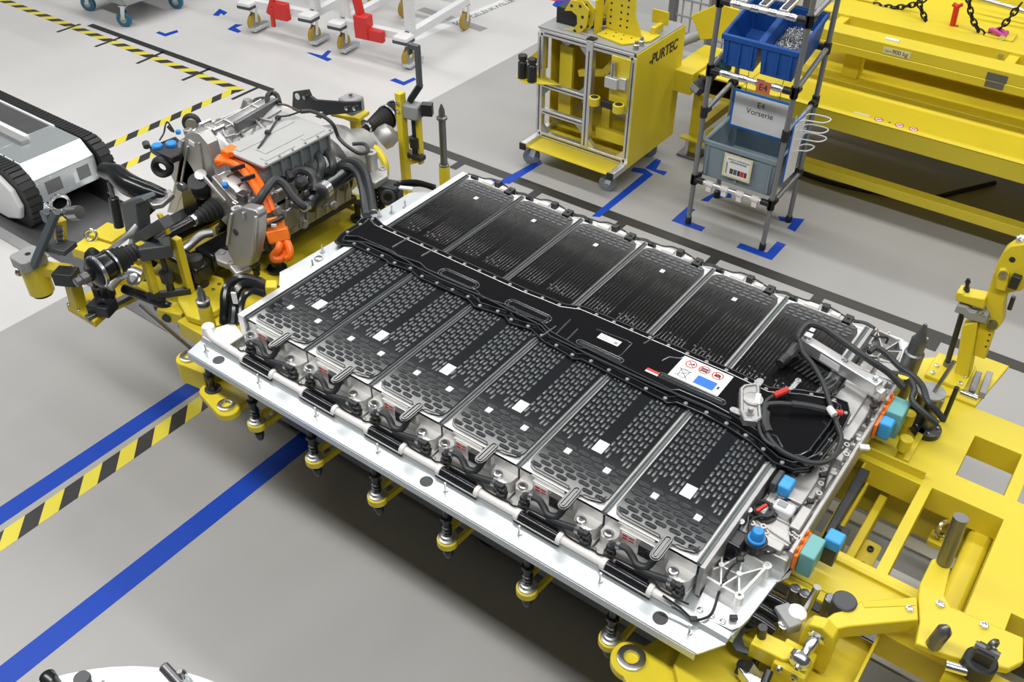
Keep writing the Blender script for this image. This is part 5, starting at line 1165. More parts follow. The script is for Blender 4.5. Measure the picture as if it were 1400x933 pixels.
# --- orange high-voltage cable
for o_ in ((0,0),(6,-7)):
    dcable('orange_cable', [(298+o_[0],224+o_[1],1.10),(312+o_[0],222+o_[1],1.115),(330+o_[0],231+o_[1],1.11),(345+o_[0],250+o_[1]*0.9,1.09),(358+o_[0],272+o_[1]*0.7,1.05),(366+o_[0]*1.2,292+o_[1]*0.5,1.0)], 0.0155, 'orange', 10)
a = at(303,219,1.11); g = MB(); g.obox(a, (0.05,0.06,0.035), Matrix.Rotation(0.5,3,'Z')); g.build('orange_elbow', 'orange', du, bev=0.012)
a = at(315,208,1.135); g = MB(); g.obox(a, (0.05,0.065,0.04), Matrix.Rotation(0.05,3,'Z')); ob = g.build('orange_connector', 'orange_box', du, bev=0.008)
g = MB(); g.cyl(a+V3(0.03,-0.02,0.01), a+V3(0.036,-0.026,0.01), 0.012, n=10); g.build('connector_lock', 'orange', ob)
a, b = at(374,297,0.995), at(383,332,0.90); g = MB(); g.beam(a, b, 0.075, 0.032, (0.6,-0.6,0.5)); oc = g.build('orange_coupler', 'orange_box', du, bev=0.006)
a2, b2 = at(378,313,0.955), at(383,330,0.905); g = MB(); g.beam(a2, b2, 0.088, 0.040, (0.6,-0.6,0.5)); g.build('coupler_body', 'orange_box', oc, bev=0.006)
g = MB(); a2, b2 = at(373,300,0.995), at(376,305,0.98); g.beam(a2, b2, 0.092, 0.046, (0.6,-0.6,0.5)); g.build('coupler_strap', 'black_plastic', oc, bev=0.006)
g = MB(); a2 = at(375,306,0.99); g.obox(a2+V3(0.015,-0.015,0.005), (0.02,0.004,0.012), Matrix.Rotation(0.7,3,'Z')); g.build('coupler_mark', 'label_white', oc)
dcable('orange_cable', [(383,332,0.905),(380,342,0.885),(374,349,0.865),(376,355,0.85),(386,353,0.85),(389,342,0.865),(386,332,0.90)], 0.016, 'orange', 10)
dcable('orange_cable', [(391,328,0.91),(396,340,0.885),(396,350,0.86),(390,354,0.85)], 0.016, 'orange', 10)
a = at(366,325,0.90); g = MB(); g.obox(a, (0.035,0.05,0.10), Matrix.Rotation(0.4,3,'Z')); g.build('black_module', 'black_plastic', du, bev=0.006)
a = at(376,336,0.88); g = MB(); g.obox(a, (0.02,0.02,0.04), Matrix.Rotation(0.4,3,'Z')); g.build('grey_plug', 'slate', du, bev=0.004)
for p in ((325,229,1.13),(339,243,1.115)): a = at(*p); g = MB(); g.obox(a, (0.010,0.062,0.018), Matrix.Rotation(-0.3,3,'Z')); g.build('cable_tie', 'black_plastic', du, bev=0.002)
# rear black bracket
rb_ = [(399,150),(400,126),(420,123),(424,132),(431,137),(470,140),(491,139),(492,152),(470,156),(445,158),(440,153),(412,156)]
g = MB(); g.slab([(aty(x, y, 1.18).x, aty(x, y, 1.18).z) for x, y in rb_], 'y', 1.18, 1.196); rbk = g.build('rear_bracket', 'black_metal', du, bev=0.003)
v = aty(407,132,1.178); g = MB(); g.lathe(v, (0,-1,0), [(0,0.016),(0.003,0.016)], n=14); g.build('bracket_hole', 'label_white', rbk)
for p in ((474,148),(485,148),(417,133)): v = aty(*p, 1.178); g = MB(); sock(g, v, 0.010, 0.008, (0,-1,0)); g.build('bracket_bolt', 'zinc', rbk)
v = aty(480,137,1.25); g = MB(); g.obox(v+V3(0,0,-0.02), (0.09,0.09,0.075), Matrix.Rotation(0.0,3,'Z')); g.build('bracket_block', 'grey_paint', rbk, bev=0.012)
v = aty(480,135,1.25); g = MB(); g.cyl(v+V3(0,0,0.018), v+V3(0,0,0.0195), 0.010, n=12); g.build('block_hole', 'black_metal', rbk)
# ring hooks and beam behind the lid
pts = [at(x, y, 1.12) for x, y in ((322,174),(380,140))]; g = MB(); g.beam(pts[0], pts[1], 0.022, 0.045); g.build('rear_cross_beam', 'steel_dark', du, bev=0.004)
g = MB(); g.tube([at(x, y, 1.13) for x, y in ((366,142),(366,131),(372,127),(379,131),(382,141))], 0.012, n=8); g.build('lifting_hook', 'black_metal', du)
v = at(357,137,1.12); g = MB(); g.lathe((v.x,v.y,1.08), (0,0,1), [(0,0.045),(0.03,0.048),(0.04,0.040),(0.04,0.020),(0.03,0.018)], n=20); g.build('rubber_mount', 'rubber', du)
v = at(338,137,1.13); g = MB(); g.lathe((v.x,v.y,1.06), (0,0,1), [(0,0.045),(0.05,0.03),(0.075,0.018)], n=12); g.build('case_horn', 'cast_dark', du)
dcable('sensor_wire', [(381,142,1.16),(392,144,1.16),(405,150,1.16),(412,153,1.16)], 0.005, 'brown', 6)
# --- black stamped channel pieces between drive and pack
g = MB(); g.tube([at(x, y, z) for x, y, z in ((306,442,0.78),(307,420,0.84),(308,400,0.88),(316,386,0.90),(330,380,0.905),(350,383,0.90),(366,392,0.885),(380,397,0.88))], 0.018, n=10); g.build('black_channel', 'black_gloss', du)
g = MB(); g.tube([at(x, y, z) for x, y, z in ((318,444,0.80),(320,420,0.84),(322,402,0.88),(332,390,0.90),(348,390,0.90),(364,397,0.885))], 0.020, n=10); g.build('black_channel', 'black_gloss', du)
g = MB(); g.tube([at(x, y, z) for x, y, z in ((327,442,0.82),(329,420,0.86),(334,405,0.88),(346,398,0.89),(362,402,0.885))], 0.014, n=10); g.build('black_channel', 'black_gloss', du)
v = at(321,404,0.90); g = MB(); g.obox(v+V3(0.012,-0.012,0.0), (0.018,0.008,0.05), Matrix.Rotation(0.4,3,'Z')); g.build('channel_label', 'label_white', du)
a, b = at(363,394,0.895), at(379,394,0.89); g = MB(); g.beam(a, b, 0.05, 0.045); g.build('yellow_cover', 'yellow', du, bev=0.006)
a, b = at(346,330,0.90), at(351,375,0.72); g = MB(); L = (b-a).length
g.lathe(a, b-a, [(0,0.015),(L*0.35,0.015),(L*0.36,0.011),(L*0.62,0.011),(L*0.63,0.020),(L*0.72,0.020),(L*0.73,0.014),(L*0.80,0.014),(L*0.81,0.018),(L*0.86,0.018),(L*0.87,0.014),(L,0.014)], n=14); g.build('spring_pin', 'black_metal', du)
a = at(378,408,0.86); g = MB(); g.lathe((0.0-0.075,0.44,0.86), (0,0,1), [(0,0.02),(0.03,0.018),(0.032,0.010)], n=14); g.build('steel_nut', 'steel', du)

# ================================================================ JIG UNDER THE DRIVE UNIT
jg = thing('drive_unit_jig', 'yellow jig frame with clamps and pins carrying the drive unit', 'jig', (-0.7, 0.65, 0.02))
def jbox(nm, x0, x1, y0, y1, z0, z1, m='yellow', bev=0.004, par=jg): return MB().box(x0, x1, y0, y1, z0, z1).build(nm, m, par, bev=bev)
jbox('cross_beam', -0.52, -0.36, 0.02, 1.36, 0.545, 0.625); jbox('cross_beam', -1.15, -1.02, 0.05, 1.25, 0.545, 0.625)
jbox('side_rail', -1.15, -0.36, 0.08, 0.18, 0.56, 0.62, 'yellow_satin'); jbox('side_rail', -1.15, -0.36, 1.12, 1.22, 0.56, 0.62, 'yellow_satin')
jbox('deck_sheet', -1.02, -0.52, 0.18, 1.12, 0.585, 0.60, 'yellow_satin')
jbox('jig_leg', -0.60, -0.45, 0.32, 0.45, 0.0, 0.42, 'steel_dark'); jbox('jig_leg', -0.60, -0.45, 0.88, 1.0, 0.0, 0.42, 'steel_dark')
for (x, y) in ((-0.46, 0.52), (-0.46, 1.05), (-0.9, 0.6), (-0.9, 0.95)):
    g = MB(); g.lathe((x, y, 0.62), (0,0,1), [(0,0.045),(0.02,0.045),(0.022,0.022),(0.10,0.022)], n=18); g.build('support_foot', 'black_metal', jg)
jp = [tuple(at(x, y, 0.66)[:2]) for x, y in ((240,393),(272,370),(305,380),(309,400),(300,422),(272,438),(255,432),(243,412))]
pl_ = MB().prism(jp, 0.63, 0.66).build('jig_plate', 'yellow', jg, bev=0.004)
for p in ((300,390),(282,378),(292,397)): v = at(*p, 0.66); g = MB(); sock(g, (v.x,v.y,0.66), 0.008, 0.007); g.build('plate_screw', 'steel', pl_)
a, b = at(256,402,0.662), at(271,393,0.662); g = MB(); g.beam((a.x,a.y,0.661),(b.x,b.y,0.661),0.016,0.003); g.build('plate_slot', 'black_metal', pl_)
a = at(240,420,0.62); g = MB(); g.obox((a.x,a.y,0.60), (0.12,0.10,0.06), Matrix.Rotation(0.3,3,'Z')); g.build('jig_block', 'yellow', jg, bev=0.006)
for p in ((236,425),(258,436)): a = at(*p, 0.60); g = MB(); g.cyl(a, a+V3(0.02,-0.05,-0.005), 0.020, n=14); g.build('jig_knob', 'black_metal', jg)
# near twin-post clamp, and its mirror at the far side
def twin_post(base, H, label_bits, s):
    x, y, z = base
    for d in (-0.042, 0.042):
        MB().beam((x+d*1.0, y+d*1.3*s, z), (x+d*1.0, y+d*1.3*s, z+H), 0.030, 0.034, (1,0,0)).build('clamp_post', 'yellow', jg, bev=0.003)
    MB().beam((x-0.055, y-0.07*s-0.018, z+0.015), (x+0.055, y+0.07*s-0.018, z+0.015), 0.024, 0.030).build('clamp_foot', 'black_metal', jg, bev=0.003)
    g = MB(); g.lathe((x, y-0.005, z+0.02), (0,0,1), [(0,0.016),(0.05,0.016),(0.052,0.028),(0.10,0.030),(0.102,0.012),(H-0.02,0.011)], n=16); g.build('clamp_spindle', 'black_metal', jg)
    MB().obox((x, y-0.02, z+H-0.03), (0.075, 0.125, 0.06), Matrix.Rotation(-0.65*s, 3, 'Z')).build('clamp_saddle', 'dark_plastic', jg, bev=0.006)
b_ = at(234, 392, 0.70); twin_post((b_.x, b_.y, 0.66), 0.27, None, 1)
# near holder: dark angle plate and arm block
g = MB(); g.slab([(aty(x, y, b_.y-0.03).x, aty(x, y, b_.y-0.03).z) for x, y in ((165,278),(193,270),(197,276),(186,280),(190,318),(196,322),(192,331),(186,333),(172,322))], 'y', b_.y-0.03, b_.y+0.03); g.build('angle_plate', 'slate', jg, bev=0.004)
p0, p1 = aty(192,325,b_.y-0.01), aty(228,303,b_.y-0.01); g = MB(); g.beam(p0, p1, 0.05, 0.045); g.build('holder_block', 'dark_plastic', jg, bev=0.003)
v = (p0+p1)/2; g = MB(); g.lathe(v+V3(0,0,0.0235), (0,0,1), [(0,0.010),(0.0015,0.010)], n=14); g.build('block_hole', 'black_metal', jg)
MB().beam(aty(218,292,b_.y+0.02), aty(230,320,b_.y+0.02), 0.018, 0.02, (0,1,0)).build('clamp_post', 'yellow', jg, bev=0.003)
# far clamp post with hook
X, Y_ = -0.505, 1.44
MB().box(X-0.020, X+0.016, Y_-0.02, Y_+0.02, 0.54, 1.115).build('far_post', 'yellow', jg, bev=0.003)
MB().box(X+0.055, X+0.075, Y_+0.03, Y_+0.06, 0.74, 1.02).build('far_post', 'yellow', jg, bev=0.003)
MB().beam((X+0.0,Y_+0.02,0.735),(X+0.085,Y_+0.045,0.775),0.03,0.02).build('far_gusset', 'yellow', jg, bev=0.003)
MB().box(X-0.01, X+0.10, Y_+0.00, Y_+0.045, 0.775, 0.80).build('far_foot', 'black_metal', jg, bev=0.003)
g = MB(); g.lathe((X+0.045, Y_+0.03, 0.80), (0,0,1), [(0,0.016),(0.03,0.016),(0.032,0.026),(0.085,0.026),(0.087,0.011),(0.22,0.011)], n=14); g.build('far_spindle', 'black_metal', jg)
g = MB(); g.obox((X+0.045, Y_+0.03, 1.025), (0.09,0.07,0.075), Matrix.Rotation(0.2,3,'Z')); g.build('far_saddle', 'grey_paint', jg, bev=0.01)
g = MB(); g.obox((X+0.12, Y_+0.05, 1.045), (0.055,0.04,0.06), Matrix.Rotation(0.5,3,'Z')); g.build('far_jaw', 'black_metal', jg, bev=0.003)
hk = [(1.10,0.0),(1.30,0.0),(1.30,-0.065),(1.245,-0.065),(1.245,-0.05),(1.275,-0.05),(1.275,-0.022),(1.10,-0.022)]
ctrp = aty(573,118,Y_+0.06)
MB().beam((X+0.03,Y_+0.03,1.07),(ctrp.x+0.008,Y_+0.062,ctrp.z+0.01),0.035,0.03).build('far_arm', 'black_metal', jg, bev=0.003)
g = MB(); g.slab([(ctrp.x+0.012+b, ctrp.z-1.10+a) for a, b in hk], 'y', Y_+0.05, Y_+0.075); g.build('far_hook', 'slate', jg, bev=0.003)
g = MB(); sock(g, (X-0.002, Y_-0.02, 1.07), 0.010, 0.008, (0,-1,0)); sock(g, (X-0.002, Y_-0.02, 1.03), 0.010, 0.008, (0,-1,0)); g.build('post_screw', 'zinc', jg)
dj = at(478,150,1.02); MB().obox((dj.x, dj.y, 1.0), (0.16,0.10,0.02), Matrix.Rotation(0.2,3,'Z')).build('far_plate', 'yellow', jg, bev=0.004)
MB().box(dj.x+0.01, dj.x+0.05, dj.y-0.02, dj.y+0.02, 0.60, 0.99).build('far_column', 'yellow_satin', jg, bev=0.004)
g = MB(); g.tube([at(x, y, z) for x, y, z in ((498,195,0.93),(515,205,0.92),(526,222,0.88),(527,240,0.82))], 0.018, n=8); g.build('curved_bar', 'yellow', jg)
# near outrigger: long rail, base plate, column, cylinder pot, tall slanted bracket
pl2 = [tuple(at(x, y, 0.56)[:2]) for x, y in ((90,417),(104,406),(200,366),(216,376),(216,388),(150,420),(128,440))]
orp = MB().prism(pl2, 0.525, 0.56).build('outrigger_plate', 'yellow', jg, bev=0.005)
a, b = at(118,434,0.575), at(205,388,0.575); g = MB(); g.beam((a.x,a.y,0.568),(b.x,b.y,0.568),0.030,0.022); g.build('slide_rail', 'steel_dark', orp, bev=0.002)
for p in ((108,425),(122,413),(94,417)): v = at(*p, 0.56); g = MB(); sock(g, (v.x,v.y,0.56), 0.008, 0.008); g.build('plate_screw', 'zinc', orp)
a = at(140,420,0.59); g = MB(); g.obox((a.x,a.y,0.59), (0.10,0.08,0.05), Matrix.Rotation(0.4,3,'Z')); g.torus((a.x+0.02,a.y,0.61), (0.4,-0.8,0), 0.022, 0.010, 14, 6); g.build('slide_clamp', 'black_metal', jg, bev=0.006)
a = at(138,405,0.58); g = MB(); g.lathe((a.x,a.y,0.56), (0,0,1), [(0,0.028),(0.07,0.028),(0.075,0.018),(0.14,0.018)], n=16); g.build('rest_pillar', 'black_metal', jg)
a = at(152,412,0.58); g = MB(); g.lathe((a.x,a.y,0.56), (0,0,1), [(0,0.022),(0.05,0.022),(0.055,0.030),(0.11,0.030)], n=16); g.build('rest_pillar', 'black_metal', jg)
a, b = at(107,418,0.56), at(98,377,0.70); g = MB(); g.beam((a.x,a.y,0.555),(b.x-0.0,b.y,0.74),0.05,0.06,(1,0,0)); g.build('outrigger_column', 'yellow', jg, bev=0.005)
a = at(90,374,0.76); g = MB(); g.obox((a.x,a.y,0.745), (0.09,0.07,0.06), Matrix.Rotation(0.5,3,'Z')); g.build('column_cap', 'black_metal', jg, bev=0.004)
pot = at(58,399,0.62); px_, py_ = pot.x, pot.y
g = MB(); g.lathe((px_,py_,0.625), (0,0,1), [(0,0.052),(0.14,0.052)], n=26); g.build('cylinder_pot', 'yellow', jg)
g = MB(); g.lathe((px_,py_,0.610), (0,0,1), [(0,0.042),(0.016,0.044)], n=26); g.build('pot_seal', 'black_metal', jg)
g = MB(); g.prism([(px_+a_, py_+b_2) for a_, b_2 in rrect(-0.055,0.055,-0.06,0.055,0.022)], 0.765, 0.815); g.build('pot_cap', 'grey_paint', jg, bev=0.004)
g = MB(); g.cyl((px_,py_,0.815),(px_,py_,0.8165),0.012,n=14); g.build('cap_hole', 'black_metal', jg)
MB().beam((px_+0.03,py_+0.03,0.735),(at(95,372,0.735).x,at(95,372,0.735).y,0.735),0.06,0.045).build('pot_arm', 'yellow', jg, bev=0.004)
g = MB(); v = aty(28,380,py_); g.lathe((px_-0.05,py_-0.01,0.70), (-0.9,-0.4,0.1), [(0,0.010),(0.03,0.010),(0.032,0.020),(0.045,0.020)], n=14); g.build('pot_knob', 'steel', jg)
a = V3(px_+0.06, py_-0.02, 0.79); b = aty(77,290,py_+0.10); g = MB(); g.beam(a, b, 0.022, 0.035, (1,0,0)); g.build('slanted_bar', 'slate', jg, bev=0.003)
v = aty(68,295,py_+0.10); g = MB(); g.obox(v, (0.05,0.05,0.05), Matrix.Identity(3)); g.build('bar_head', 'slate', jg, bev=0.004)
v = aty(65,286,py_+0.10); g = MB(); g.obox(v, (0.035,0.012,0.05), Matrix.Rotation(0.5,3,'Y')); g.build('head_plate', 'zinc', jg, bev=0.002)
v = aty(82,278,py_+0.13); g = MB(); g.lathe(v, (0.9,-0.3,0), [(-0.010,0.030),(-0.010,0.040),(0.010,0.040),(0.010,0.030),(-0.010,0.030)], n=20, caps=False); g.build('steel_ring', 'zinc', jg)
v = aty(90,293,py_+0.12); w_ = aty(107,291,py_+0.14); g = MB(); g.cyl(v, w_, 0.012, n=12); g.lathe(aty(97,292,py_+0.13), w_-v, [(0,0.028),(0.05,0.028)], n=16); g.build('steel_roller', 'steel', jg)
a, b = aty(82,300,py_+0.12), aty(84,345,py_+0.10); g = MB(); g.beam(a, b, 0.04, 0.03, (1,0,0)); g.build('ratchet_bar', 'yellow_satin', jg, bev=0.003)
for k in range(6):
    v = a+(b-a)*(0.15+0.14*k); g = MB(); g.cyl(v+V3(0.02,-0.03,0), v+V3(0.035,-0.01,0), 0.014, n=8); g.build('ratchet_tooth', 'steel_dark', jg)
v = aty(78,335,py_+0.08); g = MB(); g.obox(v+V3(0.02,0,0), (0.11,0.08,0.025), Matrix.Rotation(0.3,3,'Z')); g.build('bar_bracket', 'dark_plastic', jg, bev=0.004)
# eye bolt plate at the rear of the jig
a = at(150,318,0.66); g = MB(); g.obox((a.x,a.y,0.65), (0.14,0.12,0.03), Matrix.Rotation(0.2,3,'Z')); g.build('eye_plate', 'yellow', jg, bev=0.004)
a2 = at(126,338,0.66); g = MB(); g.obox((a2.x,a2.y,0.64), (0.16,0.10,0.05), Matrix.Rotation(0.2,3,'Z')); g.build('eye_plate', 'yellow', jg, bev=0.004)
a = at(124,322,0.69); g = MB(); g.torus((a.x,a.y,0.69), (0.7,-0.7,0.3), 0.026, 0.007, 20, 8); g.build('eye_bolt', 'zinc', jg)
g = MB(); a, b = at(192,418,0.30), at(262,478,0.30); g.cyl(a, b, 0.012, n=10); g.build('tie_rod', 'steel', jg)
for p in ((205,390),(220,420)): v = at(*p, 0.58); g = MB(); g.lathe(v, (0,0,1), [(0,0.03),(0.04,0.03),(0.05,0.02)], n=12); g.build('damper_foot', 'black_metal', jg)
# ================================================================ TRACKED SHUTTLE (left)
ts = thing('tracked_shuttle', 'low silver shuttle vehicle with black rubber tracks on the light floor', 'shuttle', (-3.6, 0.78, 0.0))
TX0, TX1, TZ = -6.2, -2.60, 0.36; YN0, YN1, YF0, YF1 = 0.50, 0.585, 1.01, 1.085
def track(y0, y1):
    r = TZ/2; pts = []                       # side outline of the track loop
    for i in range(9): a = PI/2-PI*i/8; pts.append((TX1-r*0.85+0.85*r*math.cos(a)*1.0, r+r*math.sin(a)))
    path = [(TX0, TZ)]+pts+[(TX0, 0.0)]
    g = MB(); g.slab(path+[(TX0, 0.0)][:0], 'y', y0, y1); t_ = g.build('track_belt', 'rubber', ts, bev=0.004)
    l = MB(); step = 0.032
    x = TX0+0.02
    while x < TX1-r*0.9: l.box(x, x+0.024, y0-0.001, y1+0.001, TZ-0.002, TZ+0.006); x += step
    for i in range(12):
        a = PI/2-PI*(i+0.5)/12; c = Vector((TX1-0.85*r+0.85*r*math.cos(a), (y0+y1)/2, r+r*math.sin(a)))
        nrm = Vector((math.cos(a), 0, math.sin(a)*0.85)).normalized(); tn = Vector((nrm.z, 0, -nrm.x))
        l.obox(c, (0.032, y1-y0+0.002, 0.010), Matrix((tn, Vector((0,1,0)), nrm)).transposed())
    l.build('track_pad', 'rubber', t_, kind='stuff')
    return t_
track(YN0, YN1); track(YF0, YF1)
sp_ = [(TX0, 0.03), (TX1-0.25, 0.03), (TX1-0.10, 0.08), (TX1-0.05, 0.17), (TX1-0.09, 0.27), (TX1-0.2, 0.325), (TX0, 0.325)]
for (a, b) in ((YN0-0.035, YN0-0.002), (YF1+0.002, YF1+0.03)):
    g = MB(); g.slab(sp_, 'y', a, b); g.build('track_guard', 'white_paint', ts, bev=0.01)
hull = [(TX0, 0.12), (TX1-0.07, 0.12), (TX1-0.06, 0.15), (TX1-0.06, 0.285), (TX1-0.16, 0.365), (TX0, 0.365)]
g = MB(); g.slab(hull, 'y', YN1+0.01, YF0-0.01); hl = g.build('hull', 'alu_sheet', ts, bev=0.006)
MB().box(TX0, -3.05, 0.83, 0.98, 0.365, 0.369).build('recess_panel', 'steel', hl)
MB().box(TX0, -3.02, 0.985, 0.998, 0.365, 0.374).build('edge_strip', 'white_paint', hl)
MB().box(TX0, -3.02, 0.785, 0.825, 0.365, 0.378).build('light_strip', 'white_paint', hl)
MB().box(TX0, -2.95, 0.735, 0.785, 0.365, 0.392).build('guide_rail', 'grey_paint', hl, bev=0.003)
for k in range(3): MB().box(-4.2+0.4*k, -3.815+0.4*k, 0.62, 0.715, 0.365, 0.3675).build('access_panel', 'alu_sheet', hl, bev=0.001)
for (y0, y1) in ((0.655, 0.755), (0.865, 0.945)):
    MB().box(TX1-0.062, TX1-0.058, y0, y1, 0.17, 0.25).build('front_window', 'steel_dark', hl)
MB().box(TX1-0.0615, TX1-0.0575, 0.835, 0.862, 0.165, 0.225).build('front_sticker', 'label_white', hl)
g = MB()
for (y, z) in ((0.61,0.15),(0.61,0.26),(0.70,0.27),(0.80,0.265),(0.98,0.26),(0.98,0.15),(0.80,0.14)): g.cyl((TX1-0.0605, y, z), (TX1-0.057, y, z), 0.006, n=8)
for k in range(9): g.cyl((TX1-0.22-0.1*k, 0.60, 0.365), (TX1-0.22-0.1*k, 0.60, 0.368), 0.006, n=8)
g.build('hull_screw', 'zinc', hl, kind='stuff')
# sunken plates in the floor ahead of the shuttle
MB().box(-6.2, -2.36, 0.40, 0.95, 0.0, 0.004).build('floor_channel', 'steel_dark', floor)
for (a, b, m) in ((0.335, 0.40, 'grey_paint'), (0.95, 1.015, 'steel')): MB().box(-6.2, -2.34, a, b, 0.0, 0.008).build('channel_edge', m, floor)
g = MB(); g.beam((-2.36, 0.95, 0.004), (-2.22, 0.62, 0.004), 0.06, 0.009); g.build('channel_edge', 'steel', floor)
MB().prism([(-2.36, 0.40), (-2.36, 0.95), (-2.22, 0.62), (-2.22, 0.40)], 0.0, 0.0042).build('floor_channel', 'steel_dark', floor)
MB().box(-2.22, -0.92, 0.36, 0.62, 0.0, 0.0038).build('floor_channel', 'steel_dark', floor)

# ================================================================ BLUE FLOOR MARKS
def ell_mark(c, d1, d2, l1, l2, w=0.055, nm='blue_corner_mark'):
    p = at(*c, 0); a = Vector((*d1, 0)).normalized(); b = Vector((*d2, 0)).normalized(); g = MB()
    o = p-a*w/2*0-b*0
    pts = [p, p+a*l1, p+a*l1+b*w, p+a*w+b*w, p+a*w+b*l2, p+b*l2]
    return MB().prism([(q.x, q.y) for q in pts], 0.0, 0.0014).build(nm, 'blue_tape', floor, smooth=0)
X_, Y1 = (1, 0), (0, 1); mx, my = (-1, 0), (0, -1)
ell_mark((918,302), X_, Y1, 0.20, 0.20); ell_mark((1055,356), mx, Y1, 0.22, 0.20); ell_mark((1088,318), mx, my, 0.20, -0.02) if False else None
for pts in ([(1064,296),(1100,300),(1087,317),(1076,312),(1083,304),(1066,302)], [(958,274),(985,259),(1000,266),(1000,271),(975,269),(968,276)],
            [(882,230),(897,217),(904,220),(897,232),(912,235),(908,240)], [(683,248),(738,218),(741,224),(696,252)]):
    q = [at(x, y, 0) for x, y in pts]; MB().prism([(v.x, v.y) for v in q], 0.0, 0.0014).build('blue_corner_mark', 'blue_tape', floor, smooth=0)
q = [at(x, y, 0) for x, y in ((809,296),(820,297),(893,239),(882,231),(866,229),(862,234),(880,238))]; MB().prism([(v.x, v.y) for v in q], 0.0, 0.0014).build('blue_floor_line', 'blue_tape', floor, smooth=0)
for pts in ([(213,45),(218,43),(226,46),(242,41),(244,44),(226,50)], [(533,110),(540,107),(552,112),(566,106),(569,109),(552,117)], [(419,72),(424,72),(440,76),(448,69),(453,70),(446,78),(454,81),(448,84)], [(291,21),(300,12),(311,17),(306,21),(302,18),(299,22)], [(311,40),(322,33),(332,34),(322,38),(330,43),(325,45)], [(755,7),(760,10),(775,4),(790,5),(780,0),(760,1)], [(1030,0),(1040,0),(1050,4),(1045,8)]):
    q = [at(x, y, 0) for x, y in pts]; MB().prism([(v.x, v.y) for v in q], 0.0, 0.0014).build('blue_corner_mark', 'blue_tape', floor, smooth=0)
q = [at(x, y, 0) for x, y in ((752,0),(800,12),(806,6),(770,-4))]; MB().prism([(v.x, v.y) for v in q], 0.0, 0.0013).build('red_floor_line', 'red', floor, smooth=0)
# painted lane line with lettering (far aisle)
a, b = at(560, 55, 0), at(690, 2, 0)
MB().beam((a.x, a.y, 0.0006), (b.x, b.y, 0.0006), 0.10, 0.0012).build('white_floor_line', 'white_paint', floor, smooth=0)
d_ = (b-a).normalized(); c_ = at(668, 14, 0)
text('floor_lettering', 'SOW GELENKWELLE 64', 0.085, frame((c_.x, c_.y, 0.0016), d_, Vector((-d_.y, d_.x, 0))), 'print', floor, 0.0002)
for (p, q_) in (((575,12),(618,26)), ((632,31),(662,41))):
    a, b = at(*p, 0), at(*q_, 0); MB().beam((a.x,a.y,0.0005),(b.x,b.y,0.0005),0.10,0.001).build('dark_floor_line', 'grey_paint', floor, smooth=0)

# ================================================================ casters
def caster(par, x, y, r, rz=0.0, tyre='rubber', fork='zinc', wid=0.03, top=None):
    top = top or 2*r+0.035
    f = MB(); c, s = math.cos(rz), math.sin(rz); off = r*0.35
    R = Matrix.Rotation(rz, 3, 'Z'); P = lambda a, b, z: Vector((x, y, 0))+R @ Vector((a, b, 0))+Vector((0, 0, z))
    for sd in (-1, 1): f.beam(P(-off, sd*(wid/2+0.006), r), P(0, sd*(wid/2+0.006), top-0.012), 0.035, 0.004, P(0,1,0)-P(0,0,0))
    f.obox(P(0, 0, top-0.008), (0.06, wid+0.024, 0.008), R); f.cyl(P(0,0,top-0.008), P(0,0,top), 0.022, n=14)
    fo = f.build('caster_fork', fork, par)
    w_ = MB(); w_.lathe(P(-off, -wid/2, r), P(0,1,0)-P(0,0,0), [(0,r*0.7),(0.001,r*0.92),(0.006,r),(wid-0.006,r),(wid-0.001,r*0.92),(wid,r*0.7)], n=22); w_.build('wheel', tyre, fo)
    h_ = MB(); h_.lathe(P(-off, -wid/2-0.002, r), P(0,1,0)-P(0,0,0), [(0,r*0.45),(wid+0.004,r*0.45)], n=16); h_.build('wheel_hub', 'grey_paint', fo)
    return fo
# ================================================================ YELLOW TOOL TROLLEY
tr = thing('tool_trolley', 'yellow tool trolley on casters with aluminium profile frame and PURTEC lettering', 'trolley', (-0.45, 3.3, 0.0))
Q0, Q1, R0, R1, ZB, ZT = -0.79, -0.11, 3.04, 3.57, 0.155, 0.875
pr_ = lambda nm, a, b, s=0.042: MB().beam(a, b, s, s).build(nm, 'alu', tr, bev=0.004)
for (x, y) in ((Q0, R0), (Q1-0.02, R0), (Q0, R1), (Q1-0.02, R1)):
    pr_('profile_post', (x, y, ZB+0.0), (x, y, ZT-0.02))
XM = -0.43; pr_('profile_post', (XM, R0-0.005, ZB+0.04), (XM, R0-0.005, ZT+0.015), 0.048)
for (x, w2) in ((Q0, 0.021), (XM, 0.029), (Q1-0.02, 0.021)):     # slots of the profiles
    MB().box(x-0.004, x+0.004, R0-w2-0.0012, R0-w2+0.001, ZB+0.05, ZT-0.05).build('profile_slot', 'dark_plastic', tr)
for (z, x0, x1) in ((ZT-0.02, Q0+0.03, Q1-0.05), (0.52, Q0+0.03, XM-0.03), (0.34, Q0+0.03, XM-0.03), (ZB+0.02, Q0+0.03, Q1-0.05)):
    MB().box(x0, x1, R0-0.0222 if z > 0.6 or z < 0.3 else R0-0.0192, R0-0.017, z-0.004, z+0.004).build('profile_slot', 'dark_plastic', tr)
g = MB(); g.box(XM-0.025, XM+0.025, R0-0.03, R0+0.02, ZT+0.015, ZT+0.022); g.build('profile_cap', 'black_plastic', tr)
for z in (ZB+0.02, ZT-0.02):
    for (a, b) in (((Q0, R0, z), (Q1-0.02, R0, z)), ((Q0, R1, z), (Q1-0.02, R1, z)), ((Q0, R0, z), (Q0, R1, z))): pr_('profile_rail', a, b)
for z in (0.52, 0.34): pr_('profile_rail', (Q0, R0, z), (XM, R0, z), 0.036)
g = MB()
